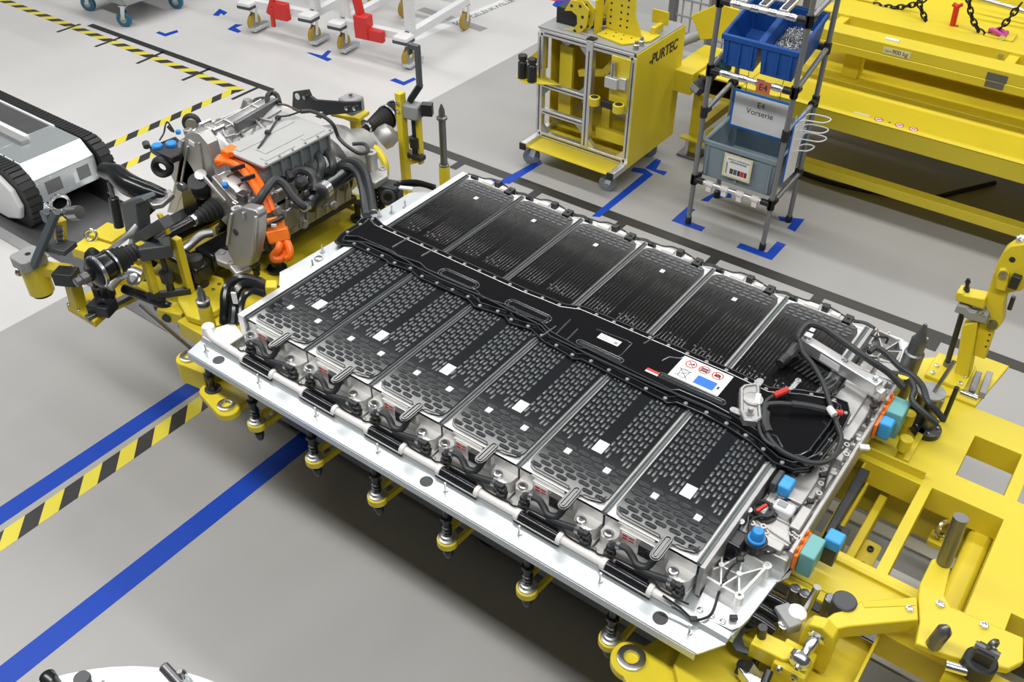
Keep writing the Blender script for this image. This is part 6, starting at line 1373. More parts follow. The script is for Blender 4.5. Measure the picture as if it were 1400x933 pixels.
for (x, z, sx, sz) in ((XM-0.02, 0.83, -1, -1), (XM-0.02, 0.54, -1, 1), (XM-0.02, 0.32, -1, -1), (XM+0.02, ZB+0.04, 1, 1), (Q0+0.02, 0.50, 1, -1), (Q0+0.02, ZB+0.04, 1, 1), (Q1-0.04, ZB+0.04, -1, 1)):
    g = MB(); g.slab([(x, z), (x+0.055*sx, z), (x, z+0.055*sz)], 'y', R0-0.018, R0+0.012); g.build('corner_bracket', 'grey_paint' if x < XM else 'alu', tr)
MB().box(Q1, Q1+0.006, R0-0.03, R1+0.03, ZB-0.01, ZT+0.005).build('side_panel', 'yellow', tr, bev=0.001)
MB().box(Q0+0.02, Q1, R1+0.012, R1+0.018, ZB, ZT).build('back_panel', 'yellow_satin', tr)
MB().box(Q0-0.012, Q0-0.006, R0+0.12, R1, ZB, ZT-0.1).build('side_panel', 'yellow_satin', tr)
MB().box(Q0-0.02, Q1, R0-0.02, R1+0.02, ZT, ZT+0.012).build('top_plate', 'grey_paint', tr, bev=0.003)
MB().box(Q0, Q1, R0+0.02, R1, ZB-0.005, ZB+0.005).build('bottom_sheet', 'yellow_satin', tr)
# front step tray with angled rails
MB().box(Q0+0.02, Q1-0.05, R0-0.175, R0-0.01, ZB-0.01, ZB-0.002).build('step_plate', 'yellow', tr, bev=0.002)
for x in (Q0, Q1-0.02):
    o = pr_('profile_rail', (x, R0-0.19, ZB), (x, R0+0.02, ZB)); MB().box(x-0.022, x+0.022, R0-0.20, R0-0.188, ZB-0.022, ZB+0.022).build('profile_cap', 'black_plastic', tr)
for (x, y, a) in ((Q0+0.03, R0-0.10, 0.5), (Q1-0.06, R0-0.10, 0.3), (Q0+0.05, R1-0.08, 0.2), (Q1-0.08, R1-0.08, 0.4)): caster(tr, x, y, 0.056, a, 'tyre_grey', 'zinc', 0.034, top=ZB-0.012)
# inner equipment
MB().box(-0.715, -0.62, R0+0.09, R0+0.12, 0.30, 0.76).build('inner_column', 'yellow', tr, bev=0.003)
g = MB(); g.cyl((-0.667, R0+0.08, 0.80), (-0.667, R0+0.13, 0.80), 0.035, n=18); g.build('pulley', 'steel', tr)
MB().beam((-0.58, R0+0.12, 0.60), (-0.38, R0+0.10, 0.66), 0.03, 0.04).build('inner_arm', 'yellow_satin', tr); MB().beam((-0.38, R0+0.10, 0.66), (-0.26, R0+0.06, 0.82), 0.03, 0.05).build('inner_arm', 'yellow', tr, bev=0.003)
MB().box(-0.40, -0.12, R0+0.05, R0+0.12, 0.24, 0.31).build('inner_beam', 'yellow_satin', tr, bev=0.003)
MB().beam((-0.36, R0+0.2, 0.36), (-0.15, R0+0.3, 0.36), 0.03, 0.03).build('inner_rail', 'alu', tr)
MB().box(-0.38, -0.32, R0+0.08, R0+0.12, 0.31, 0.45).build('inner_bracket', 'yellow', tr, bev=0.003)
MB().box(-0.275, -0.145, R0-0.03, R0-0.02, 0.50, 0.84).build('holder_plate', 'yellow', tr, bev=0.004)
MB().box(-0.285, -0.20, R0-0.075, R0-0.03, 0.655, 0.72).build('holder_block', 'alu', tr, bev=0.003); MB().box(-0.20, -0.15, R0-0.06, R0-0.03, 0.66, 0.73).build('holder_block', 'alu', tr, bev=0.003)
g = MB(); g.cyl((-0.245, R0-0.05, 0.72), (-0.245, R0-0.05, 0.81), 0.017, n=14); g.build('holder_pin', 'steel', tr)
for x in (-0.345, -0.175):
    g = MB(); g.ring_prism(circ(x, R0-0.075, 0.036, 18), circ(x, R0-0.075, 0.022, 18), 0.525, 0.575); rg = g.build('ring_holder', 'yellow', tr, bev=0.003)
    g = MB(); g.lathe((x, R0-0.075, 0.56), (0,0,1), [(0,0.023),(0.016,0.023),(0.018,0.016),(0.018,0.010)], n=16); g.build('ring_insert', 'rubber', rg)
MB().beam((-0.30, R0-0.06, 0.545), (-0.21, R0-0.06, 0.545), 0.03, 0.045).build('grip_bar', 'black_plastic', tr, bev=0.004)
# side bracket with two black bottles-like grips
MB().prism([(Q0-0.13, R0-0.10), (Q0-0.03, R0-0.14), (Q0+0.17, R0-0.03), (Q0+0.02, R0+0.02)], 0.555, 0.563).build('side_shelf', 'yellow', tr, bev=0.002)
for (x, y) in ((Q0-0.085, R0-0.085), (Q0-0.005, R0-0.095)):
    g = MB(); g.lathe((x, y, 0.563), (0,0,1), [(0,0.031),(0.10,0.030),(0.105,0.024),(0.115,0.018),(0.12,0.029),(0.145,0.029),(0.15,0.022)], n=16); g.build('handle_grip', 'black_plastic', tr)
MB().beam((Q0-0.08, R0-0.02, 0.64), (Q0, R0, 0.72), 0.008, 0.05).build('side_fin', 'yellow', tr); MB().box(Q0-0.03, Q0-0.02, R0+0.02, R0+0.10, 0.58, 0.80).build('side_fin', 'yellow_satin', tr)
text('trolley_lettering', '-PURTEC', 0.088, frame((Q1+0.0062, R0+0.30, ZT-0.075), (0,1,0.0), (0,0,1)) @ Matrix.Shear('XY', 4, (0.18, 0)) if False else frame((Q1+0.0064, R0+0.30, ZT-0.085), (0,1,0.0), (0,0.25,1)), 'print', tr, 0.0004, bold=0.0035)
# ---- tooling on the trolley top
tt = thing('lifting_tool', 'yellow perforated steel lifting tool standing upright on the trolley top', 'tool', (-0.35, 3.3, ZT+0.012))
Z2 = ZT+0.012
vp = [(-0.445, Z2+0.02), (-0.30, Z2), (-0.20, Z2+0.01), (-0.215, Z2+0.05), (-0.25, Z2+0.12), (-0.265, Z2+0.30), (-0.30, Z2+0.42), (-0.44, Z2+0.42), (-0.445, Z2+0.26)]
g = MB(); g.slab(vp, 'y', 3.21, 3.225); uw = g.build('upright_web', 'yellow', tt, bev=0.002)
g = MB()
for k in range(9):
    for x in (-0.415, -0.345, -0.30): 
        if Z2+0.05+0.04*k < Z2+0.40 and not (x > -0.31 and k > 6): g.cyl((x, 3.2085, Z2+0.05+0.04*k), (x, 3.2102, Z2+0.05+0.04*k), 0.007, n=8)
g.build('web_hole', 'black_metal', uw, kind='stuff')
g = MB(); g.prism([(-0.44,3.10),(-0.24,3.06),(-0.13,3.20),(-0.13,3.32),(-0.44,3.32)], Z2, Z2+0.012); bs_ = g.build('tool_base', 'yellow', tt, bev=0.002)
g = MB()
for (x, y) in ((-0.40,3.14),(-0.34,3.13),(-0.28,3.12),(-0.24,3.17),(-0.2,3.22),(-0.3,3.18),(-0.36,3.19)): g.cyl((x,y,Z2+0.012),(x,y,Z2+0.0135),0.006,n=8)
g.build('base_hole', 'black_metal', bs_, kind='stuff')
MB().box(-0.24, -0.13, 3.40, 3.41, Z2+0.04, Z2+0.12).build('rear_flag', 'yellow', tt, bev=0.002); MB().box(-0.19, -0.16, 3.30, 3.41, Z2, Z2+0.05).build('rear_stop', 'yellow', tt, bev=0.002)
MB().box(-0.475, -0.462, 3.12, 3.20, Z2, Z2+0.20).build('side_flag', 'yellow_satin', tt, bev=0.002)
for (x, y) in ((-0.11-0.04,3.13),(-0.115-0.03,3.06)): g = MB(); g.lathe((x,y,Z2), (0,0,1), [(0,0.018),(0.03,0.018),(0.034,0.012),(0.05,0.012)], n=14); g.build('stop_foot', 'steel', tt)
tg2 = thing('gripper_tool', 'yellow drilled gripper plates with black motor block on the trolley top', 'tool', (-0.65, 3.14, ZT+0.012))
MB().box(-0.76, -0.60, 3.14, 3.26, Z2, Z2+0.10).build('motor_block', 'black_plastic', tg2, bev=0.006)
for k, (yy, dx) in enumerate(((3.08, 0), (3.115, 0.02))):
    op = [(-0.66+dx, Z2+0.11), (-0.62+dx, Z2+0.18), (-0.54+dx, Z2+0.19), (-0.49+dx, Z2+0.15), (-0.50+dx, Z2+0.05), (-0.54+dx, Z2-0.02), (-0.62+dx, Z2-0.035), (-0.66+dx, Z2-0.02), (-0.60+dx, Z2+0.005), (-0.565+dx, Z2+0.05), (-0.57+dx, Z2+0.10), (-0.61+dx, Z2+0.12)]
    g = MB(); g.slab([(a, max(b, Z2) if yy > R0-0.03 else b) for a, b in op], 'y', yy-0.004, yy+0.004); gp = g.build('gripper_plate', 'yellow', tg2)
    g = MB()
    for (x, z) in ((-0.61,0.15),(-0.55,0.16),(-0.53,0.10),(-0.535,0.04),(-0.58,0.005)): g.cyl((x+dx, yy-0.0055, Z2+z), (x+dx, yy-0.0038, Z2+z), 0.010, n=10)
    g.build('plate_hole', 'black_metal', gp, kind='stuff')
g = MB(); g.slab([(-0.535, Z2), (-0.44, Z2), (-0.44, Z2+0.24), (-0.49, Z2+0.20), (-0.535, Z2+0.19)], 'y', 3.30, 3.315); g.build('gripper_shield', 'yellow', tg2, bev=0.003)
g = MB(); g.beam((-0.50,3.29,Z2+0.06), (-0.46,3.29,Z2+0.20), 0.05, 0.01, (0,1,0)); g.build('warning_triangle', 'yellow_satin', tg2)
MB().beam((-0.53,3.33,Z2+0.12), (-0.44,3.33,Z2+0.30), 0.05, 0.08, (0,1,0)).build('gripper_head', 'slate', tg2, bev=0.006)
MB().beam((-0.56,3.20,Z2+0.015), (-0.44,3.24,Z2+0.05), 0.05, 0.03).build('gripper_foot', 'black_metal', tg2, bev=0.004)

# ================================================================ TUBE RACK
rk = thing('tube_rack', 'grey tube rack with black joints holding bins and signs on the floor', 'rack', (0.645, 3.08, 0.0))
XA, XB, YA, YB = 0.405, 0.885, 2.895, 3.27
def tubei(nm, a, b, r=0.0145, m='tube_grey'): return MB().cyl(a, b, r, n=14).build(nm, m, rk)
for (x, y) in ((XA,YA),(XB,YA),(XA,YB),(XB,YB)):
    tubei('upright_tube', (x,y,0.03), (x,y,1.62)); g = MB(); g.lathe((x,y,0), (0,0,1), [(0,0.019),(0.04,0.019),(0.042,0.016)], n=14); g.build('tube_foot', 'black_plastic', rk)
def joint(x, y, z, ax=0):
    g = MB(); g.cyl((x,y,z-0.03),(x,y,z+0.03),0.021,n=12); d = {0:(1,0),1:(0,1)}[ax]
    g.cyl((x,y,z),(x+d[0]*(0.06 if x<0.6 else -0.06),y+d[1]*(0.06 if y<3.0 else -0.06),z),0.0195,n=12); g.build('tube_joint', 'black_plastic', rk)
for (zf, zb) in ((0.30, 0.33), (0.965, 1.08), (1.335, 1.40)):
    tubei('cross_tube', (XA,YA,zf), (XB,YA,zf), 0.0145, 'alu'); tubei('cross_tube', (XA,YB,zb), (XB,YB,zb)); tubei('cross_tube', (XA,YA,zf), (XA,YB,zb)); tubei('cross_tube', (XB,YA,zf), (XB,YB,zb))
    for x in (XA, XB): joint(x, YA, zf, 0); joint(x, YB, zb, 0); joint(x, YA, zf+0.001, 1)
    for k in range(4):
        x = XA+0.10+0.095*k; g = MB(); g.cyl((x-0.022,YA,zf),(x+0.022,YA,zf),0.0185,n=12); g.box(x-0.015,x+0.015,YA-0.012,YA+0.012,zf-0.045,zf-0.01) if zf < 0.5 else None; g.build('roller_clamp', 'zinc' if zf > 0.5 else 'white_plastic', rk)
for x in (XA, XB):
    tubei('cross_tube', (x,YA,0.72), (x,YB,0.78)); joint(x, YA, 0.72, 1); joint(x, YB, 0.78, 1)
for k in range(3): # roller tracks on the top level
    x = XA+0.12+0.11*k; MB().beam((x,YA,1.352),(x,YB+0.25,1.44),0.045,0.016).build('roller_track', 'alu', rk)
    MB().beam((x,YA+0.01,1.362),(x,YB+0.25,1.45),0.026,0.008).build('roller_strip', 'black_plastic', rk)
def bin_(nm, label, x0, x1, y0, y1, z0, z1, m, tilt=0.0, cat='bin', th=0.010, grp=None):
    t_ = thing(nm, label, cat, ((x0+x1)/2, (y0+y1)/2, z0), grp)
    sh = lambda y: tilt*(y-y0)
    g = MB(); fl = 0.012; hx = 0.012
    o0 = [(x0+hx,y0+fl),(x1-hx,y0+fl),(x1-hx,y1-fl),(x0+hx,y1-fl)]; o1 = [(x0,y0),(x1,y0),(x1,y1),(x0,y1)]
    vs = [(p[0],p[1],z0+sh(p[1])) for p in o0]+[(p[0],p[1],z1+sh(p[1])) for p in o1]
    i1 = inset(o1, th); i0 = inset(o0, th)
    vs += [(p[0],p[1],z1+sh(p[1])) for p in i1]+[(p[0],p[1],z0+th+sh(p[1])) for p in i0]
    fs = [(0,3,2,1),(12,13,14,15)]+[(i,(i+1)%4,4+(i+1)%4,4+i) for i in range(4)]+[(4+i,4+(i+1)%4,8+(i+1)%4,8+i) for i in range(4)]+[(8+i,8+(i+1)%4,12+(i+1)%4,12+i) for i in range(4)]
    g.add(vs, fs); sh_ = g.build('bin_shell', m, t_, bev=0.003)
    e = 0.008; r1 = [(x0-e,y0-e),(x1+e,y0-e),(x1+e,y1+e),(x0-e,y1+e)]; r2 = inset(r1, e+0.006)
    vs = [(p[0],p[1],z1-0.022+sh(p[1])) for p in r1]+[(p[0],p[1],z1+0.003+sh(p[1])) for p in r1]+[(p[0],p[1],z1+0.003+sh(p[1])) for p in r2]
    g = MB(); g.add(vs, [(i,(i+1)%4,4+(i+1)%4,4+i) for i in range(4)]+[(4+i,4+(i+1)%4,8+(i+1)%4,8+i) for i in range(4)]); g.build('bin_rim', m, t_, bev=0.002)
    g = MB()
    for k in range(3):
        x = x0+0.03+(x1-x0-0.06)*k/2; g = MB(); g.box(x-0.006,x+0.006,y0-0.004,y0+0.006,z0+0.02,z1-0.02); g.build('bin_rib', m, t_)
    return t_
b1 = bin_('storage_bin', 'blue plastic bin with a black part inside, left of two on the rack', XA+0.035, XA+0.235, YA+0.03, YB-0.01, 0.99, 1.16, 'blue_bin', 0.30, grp='blue bins on the rack')
b2 = bin_('storage_bin', 'blue plastic bin filled with loose silver screws on the rack', XA+0.25, XA+0.45, YA+0.03, YB-0.01, 0.99, 1.16, 'blue_bin', 0.30, grp='blue bins on the rack')
# screws, a heap nobody counts
g = MB(); rnd = random.Random(5)
for k in range(1500):
    x = rnd.uniform(XA+0.275, XA+0.425); y = rnd.uniform(YA+0.06, YB-0.05)
    hgt = 0.060+0.055*max(0, 1-((x-XA-0.35)/0.10)**2)*max(0.0, 1-((y-YA-0.16)/0.2)**2); z = 1.0+0.30*(y-YA-0.03)+hgt*rnd.uniform(0.75, 1.0)
    d = Vector((rnd.uniform(-1,1), rnd.uniform(-1,1), rnd.uniform(-0.5,1))).normalized(); p = Vector((x,y,z)); g.cyl(p, p+d*0.014, 0.0024, n=4); g.cyl(p, p+d*0.004, 0.0048, n=5)
sc_ = g.build('screw_heap', 'screw_zinc', None, kind='stuff', smooth=0); tag(sc_, 'heap of small silver screws inside the blue bin', 'screws')
v = (XA+0.14, YA+0.16, 1.06)
bpz = thing('black_fitting', 'small black fitting lying in the left blue bin', 'fitting', v)
MB().obox(v, (0.08,0.05,0.03), Matrix.Rotation(0.6,3,'Z')).build('fitting_body', 'black_plastic', bpz, bev=0.006); MB().obox((v[0]+0.04,v[1]+0.03,v[2]+0.02), (0.035,0.03,0.03), Matrix.Rotation(0.2,3,'Z')).build('fitting_clip', 'dark_plastic', bpz, bev=0.004); MB().obox((v[0]-0.035,v[1]-0.015,v[2]+0.012), (0.03,0.06,0.02), Matrix.Rotation(1.0,3,'Z')).build('fitting_clip', 'black_plastic', bpz, bev=0.004)
cr_ = bin_('grey_crate', 'large grey plastic crate with a paper label on the lower rack shelf', XA+0.02, XB-0.02, YA+0.02, YB+0.06, 0.325, 0.55, 'grey_crate', 0.06, 'crate', 0.012)
lb = MB().box(XA+0.16, XA+0.33, YA+0.002, YA+0.005, 0.38, 0.52).build('paper_frame', 'cream', cr_)
MB().box(XA+0.172, XA+0.318, YA+0.0005, YA+0.002, 0.392, 0.508).build('paper_sheet', 'label_white', lb)
g = MB()
for k, (a, b, m) in enumerate(((0.205,0.225,'brown'),(0.228,0.248,'slate'),(0.252,0.268,'print'),(0.27,0.29,'red'),(0.292,0.308,'brown'))): MB().box(XA+a, XA+b, YA-0.0002, YA+0.0005, 0.405, 0.437).build('paper_picture', m, lb)
MB().box(XA+0.20, XA+0.30, YA-0.0002, YA+0.0005, 0.472, 0.482).build('paper_line', 'grey_paint', lb); MB().box(XA+0.178, XA+0.188, YA-0.0002, YA+0.0005, 0.40, 0.47).build('paper_line', 'grey_paint', lb)
text('paper_text', 'INHALT & PRÜFUNG', 0.014, frame((XA+0.25, YA-0.0004, 0.492), (1,0,0), (0,0,1)), 'print', lb, 0.0002)
# red tag E4 on the upper rail
et = MB(); et.box(0.685, 0.762, YA-0.024, YA-0.020, 0.925, 0.988); eo = tag(et.build('rail_tag', 'orange_box', None), 'small orange tag reading E4 on the upper rack rail', 'tag')
M['tag_red'] = mat('tag_red', (0.62, 0.16, 0.08), 0.5); eo.data.materials[0] = M['tag_red']
text('tag_text', 'E4', 0.050, frame((0.724, YA-0.0245, 0.955), (1,0,0), (0,0,1)), 'print', eo, 0.0003)
# hanging sign E4 Vorserie
sg = thing('hanging_sign', 'white board with blue frame reading E4 Vorserie hung behind the rack', 'sign', (0.65, 3.08, 0.60))
MB().box(0.483, 0.825, 3.080, 3.086, 0.59, 0.815).build('sign_frame', 'sign_blue', sg, bev=0.002); MB().box(0.497, 0.811, 3.0775, 3.0802, 0.604, 0.801).build('sign_board', 'label_white', sg)
text('sign_text', 'E4\nVorserie', 0.046, frame((0.655, 3.0768, 0.732), (1,0,0), (0,0,1)), 'print', sg, 0.0003)['kind'] = 'stuff'
for x in (0.55, 0.75): MB().cyl((x, 3.083, 0.80), (x, 3.083, 1.005), 0.002, n=6).build('sign_cord', 'black_plastic', sg)
s2 = thing('side_sign', 'white document board with blue frame clipped to the right side of the rack', 'sign', (0.905, 3.05, 0.40))
MB().box(0.904, 0.910, 2.93, 3.10, 0.42, 0.78).build('sign_frame', 'sign_blue', s2, bev=0.002); MB().box(0.9095, 0.912, 2.94, 3.09, 0.43, 0.77).build('sign_board', 'label_white', s2)
wh = thing('wire_hook', 'white bent wire holder with loops on the right side of the rack', 'holder', (0.93, 3.05, 0.60))
for k, z in enumerate((0.78, 0.72, 0.67, 0.60)):
    w_ = 0.10 if k < 3 else 0.05
    MB().tube([(0.893, 2.98, z-0.04), (0.92, 3.0, z), (0.93+w_, 3.02, z+0.01), (0.94+w_, 3.09, z+0.01), (0.93, 3.10, z), (0.893, 3.06, z-0.02)], 0.0035, n=6, sub=5).build('wire_loop', 'white_paint', wh)
MB().tube([(0.893, 2.985, 0.56), (0.893, 2.985, 0.80)], 0.0035, n=6, sub=1).build('wire_stem', 'white_paint', wh)
# cordless driver hanging at the left of the rack
sd_ = thing('cordless_driver', 'cordless screwdriver with black battery hanging at the left of the rack', 'power tool', (0.34, 2.98, 0.80))
MB().obox((0.335,2.96,0.83), (0.075,0.11,0.055), Matrix.Rotation(0.5,3,'Y')).build('driver_battery', 'black_plastic', sd_, bev=0.008); MB().obox((0.325,2.903,0.835), (0.05,0.004,0.035), Matrix.Rotation(0.5,3,'Y')).build('battery_label', 'grey_paint', sd_)
MB().beam((0.355,2.98,0.85),(0.40,3.02,0.94),0.035,0.045).build('driver_handle', 'black_plastic', sd_, bev=0.008); MB().beam((0.36,3.05,0.95),(0.46,3.02,0.95),0.055,0.06).build('driver_body', 'teal', sd_, bev=0.012)
M['driver_teal'] = mat('driver_teal', (0.02, 0.13, 0.15), 0.45)
for o in sd_.children:
    if o.name.startswith('driver_body'): o.data.materials[0] = M['driver_teal']

# ================================================================ YELLOW LIFTING BEAM (right)
lbm = thing('lifting_beam', 'huge yellow steel lifting beam assembly on a floor stand behind the tube rack', 'lifting beam', (1.6, 4.0, 0.0))
def lb(nm, x0, x1, y0, y1, z0, z1, m='yellow', bev=0.004): return MB().box(x0, x1, y0, y1, z0, z1).build(nm, m, lbm, bev=bev)
lb('lower_girder', -0.02, 5.0, 3.60, 3.98, 0.485, 0.592); lb('girder_lip', 0.55, 5.0, 3.595, 3.615, 0.592, 0.600)
lb('inner_girder', 0.30, 5.0, 4.03, 4.75, 0.50, 0.600, 'yellow'); 
u1 = lb('upper_beam', 0.42, 5.0, 3.95, 4.10, 0.852, 0.918); lb('beam_flange', 0.42, 5.0, 3.945, 4.11, 0.805, 0.852)
lb('rear_beam', 0.50, 5.0, 4.25, 4.40, 0.80, 0.922); lb('beam_top_plate', 0.50, 5.0, 4.36, 5.3, 0.895, 0.915); lb('rear_web', 0.3, 5.0, 5.2, 5.4, 0.6, 1.25, 'yellow_satin')
for x in (0.62, 1.62, 2.6): lb('spacer_bar', x, x+0.06, 4.08, 4.27, 0.85, 0.905)
for x in (0.75, 2.2, 3.4): lb('beam_post', x, x+0.10, 4.10, 4.20, 0.60, 0.81, 'yellow_satin')
lb('low_tube', 0.10, 5.0, 3.66, 3.74, 0.14, 0.20); lb('low_tube', 0.1, 5.0, 4.6, 4.7, 0.14, 0.20, 'yellow_satin')
for x in (-0.02, 3.2): lb('stand_leg', x, x+0.07, 3.66, 3.74, 0.02, 0.485); lb('stand_leg', x, x+0.07, 4.60, 4.68, 0.02, 0.50); lb('foot_plate', x-0.04, x+0.11, 3.60, 3.76, 0.0, 0.02, 'steel_dark'); lb('foot_plate', x-0.04, x+0.11, 4.56, 4.72, 0.0, 0.02, 'steel_dark'); lb('stand_tie', x, x+0.06, 3.74, 4.60, 0.14, 0.20)
for (x, y) in ((0.0,3.62),(0.075,3.62)): MB().cyl((x,y,0.02),(x,y,0.13),0.012,n=10).build('anchor_bolt', 'zinc', lbm)
MB().beam((-0.05,3.62,0.14),(0.15,3.62,0.14),0.05,0.012).build('stand_flange', 'yellow', lbm)
# end box and angled bracket at the left end
lb('end_box', -0.14, 0.02, 3.52, 4.0, 0.48, 0.62); lb('end_box', 0.02, 0.32, 3.60, 4.4, 0.46, 0.60, 'yellow')
g = MB(); g.slab([(0.02,0.60),(0.08,0.60),(0.10,0.75),(0.06,0.86),(0.04,0.86),(0.02,0.80)], 'y', 3.98, 4.02); 
pts = [aty(x, y, 4.0) for x, y in ((944,22),(982,5),(1010,14),(1000,50),(957,55),(953,40))]; g = MB(); g.slab([(p.x,p.z) for p in pts], 'y', 4.0, 4.03); g.build('end_bracket', 'yellow', lbm, bev=0.004)
a, b = aty(924,60,4.1), aty(955,48,4.3); MB().cyl(a, b, 0.035, n=14).build('end_tube', 'grey_paint', lbm)
# bolts
for (x, y, z) in ((1.58,4.25,0.885),(1.58,4.25,0.83),(1.75,4.25,0.885),(1.75,4.25,0.83),(0.565,4.25,0.885),(0.575,4.25,0.84)):
    g = MB(); hexbolt(g, (x,y-0.001,z), 0.012, 0.014, (0,-1,0)); g.build('beam_bolt', 'zinc', lbm)
# load sign, rating plate, stickers
ls = MB().box(1.00, 1.16, 3.9475, 3.9505, 0.862, 0.898).build('load_sign', 'cream', lbm)
text('load_text', '900 kg', 0.034, frame((1.10, 3.9468, 0.880), (1,0,0), (0,0,1)), 'print', ls, 0.0003); text('load_text_small', 'Tragkraft:', 0.011, frame((1.03, 3.9468, 0.878), (1,0,0), (0,0,1)), 'print', ls, 0.0003)
rp = MB().box(1.59, 1.69, 3.942, 3.9445, 0.815, 0.850).build('rating_plate', 'steel_dark', lbm); 
MB().box(1.585, 1.695, 3.946, 3.9495, 0.850, 0.895).build('rating_plate', 'steel_dark', lbm)
MB().box(0.98, 1.06, 4.0, 4.03, 0.918, 0.926).build('top_label', 'label_white', lbm)
for k, x in enumerate((1.15, 1.27, 1.35)):
    s_ = MB().prism(circ(x, 3.66, 0.026, 18), 0.592, 0.5932).build('prohibition_sticker', 'label_white', lbm); g = MB(); g.ring_prism(circ(x,3.66,0.026,18), circ(x,3.66,0.020,18), 0.5932, 0.5938); g.obox((x,3.66,0.5935), (0.044,0.005,0.0006), Matrix.Rotation(0.8,3,'Z')); g.build('sticker_ring', 'print_red', s_)
    MB().obox((x,3.66,0.5934), (0.020,0.012,0.0004), Matrix.Rotation(0.3,3,'Z')).build('sticker_print', 'print', s_)
g = MB(); g.prism([(1.19,3.65),(1.235,3.65),(1.2125,3.685)], 0.592, 0.593); g.build('warning_sticker', 'yellow_satin', lbm); g = MB(); g.prism([(1.205,3.655),(1.22,3.655),(1.2125,3.675)], 0.593, 0.5935); g.build('sticker_print', 'print', lbm)
MB().box(1.00, 1.09, 3.66, 3.685, 0.592, 0.593).build('text_sticker', 'cream', lbm)
# chain eyes
def eye_block(px, py, y):
    p = aty(px, py, y); lb('chain_seat', p.x-0.08, p.x+0.08, y-0.05, y+0.08, 0.915, 0.932, 'yellow', 0.006); return p
# chains: every link its own ring
M['chain'] = mat('chain', (0.03, 0.03, 0.032), 0.35, metal=0.7)
def chain(nm, label, pts, y, link=0.036):
    p = spline([aty(a, b, y) for a, b in pts], 10); L = [0]
    for i in range(1, len(p)): L.append(L[-1]+(p[i]-p[i-1]).length)
    t_ = thing(nm, label, 'chain', p[0], 'chains on the lifting beam'); n = int(L[-1]/link)
    for k in range(n):
        s = (k+0.5)*link; i = max(j for j in range(len(L)) if L[j] <= s); i = min(i, len(p)-2); f = (s-L[i])/max(1e-6, L[i+1]-L[i])
        c = p[i]+(p[i+1]-p[i])*f; d = (p[i+1]-p[i]).normalized(); u = d.cross(Vector((0,0,1) if k % 2 else (0,1,0.2))); u = u.normalized() if u.length > 1e-4 else Vector((1,0,0))
        v_ = d.cross(u); q = []
        for m in range(12): a = 2*PI*m/12; q.append(c+d*(0.026*math.cos(a))+u*(0.015*math.sin(a)))
        g = MB(); g.tube(q+[q[0]], 0.0060, n=6, sub=1); g.build('chain_link', 'chain', t_)
chain('lifting_chain', 'black chain sagging from the left purple shackle across the yellow beam', [(1196,6),(1208,9),(1228,10),(1250,6),(1262,0),(1270,-8)], 4.55)
chain('lifting_chain', 'black chain end hanging straight down onto the yellow beam', [(1256,2),(1260,14),(1265,26),(1269,38)], 4.45)
chain('lifting_chain', 'black chain curving down to the right purple shackle', [(1323,-6),(1326,10),(1329,24),(1336,38),(1345,46),(1354,43)], 4.45)
chain('lifting_chain', 'short black chain rising from the right shackle to the silver bar', [(1342,54),(1355,48),(1366,40),(1376,30),(1384,20),(1400,0)], 4.47)
eye_block(1368, 48, 4.45); eye_block(1178, 8, 4.6)
def shackle(label, px, py, y):
    c = aty(px, py, y); t_ = thing('purple_shackle', label, 'shackle', c, 'shackles on the lifting beam')
    MB().tube([c+V3(-0.05,0,0.01), c+V3(-0.02,-0.025,0.02), c+V3(0.03,-0.025,0.0), c+V3(0.03,0.025,0.0), c+V3(-0.02,0.025,0.02)], 0.014, n=10).build('shackle_bow', 'pink', t_)
    MB().cyl(c+V3(0.035,-0.05,0.0), c+V3(0.035,0.05,0.0), 0.013, n=12).build('shackle_pin', 'pink', t_); MB().cyl(c+V3(0.035,-0.062,0.0), c+V3(0.035,-0.05,0.0), 0.018, n=6).build('shackle_nut', 'zinc', t_)
    MB().lathe(c+V3(-0.01,0,-0.055), (0,0,1), [(0,0.035),(0.02,0.03),(0.05,0.022)], n=14).build('shackle_swivel', 'pink', t_)
shackle('purple lifting shackle at the right end of the chain on the beam', 1365, 46, 4.45); shackle('purple lifting shackle at the top edge left of the chain', 1180, 3, 4.6)
rh = thing('red_chain_shortener', 'red steel hook bar lying between the chains on the yellow beam', 'hook', aty(1303,40,4.5))
y = 4.48; P = lambda a, b: aty(a, b, y)
MB().beam(P(1309,6), P(1302,36), 0.03, 0.04, (0,1,0)).build('hook_shank', 'red', rh, bev=0.008)
MB().tube([P(1297,34), P(1295,41), P(1299,46), P(1306,46), P(1309,41), P(1307,35)], 0.012, n=8).build('hook_eye', 'red', rh)
MB().beam(P(1303,5), P(1308,9), 0.02, 0.03, (0,1,0)).build('hook_claw', 'red', rh, bev=0.004); MB().beam(P(1316,6), P(1308,10), 0.02, 0.03, (0,1,0)).build('hook_claw', 'red', rh, bev=0.004)
a, b = aty(1338,-2,4.75), aty(1402,16,4.75); tag(MB().cyl(a, a+(b-a)*2.5, 0.016, n=12).build('steel_bar', 'steel', None), 'thin polished steel bar behind the chains at the top right corner', 'bar')
# floor cable under the beam
tag(MB().tube([at(x, y, 0.01) for x, y in ((1085,232),(1130,248),(1190,262),(1260,272),(1310,262),(1360,250))], 0.016, n=8).build('power_cable', 'rubber', None), 'black cable lying on the floor under the yellow beam', 'cable')

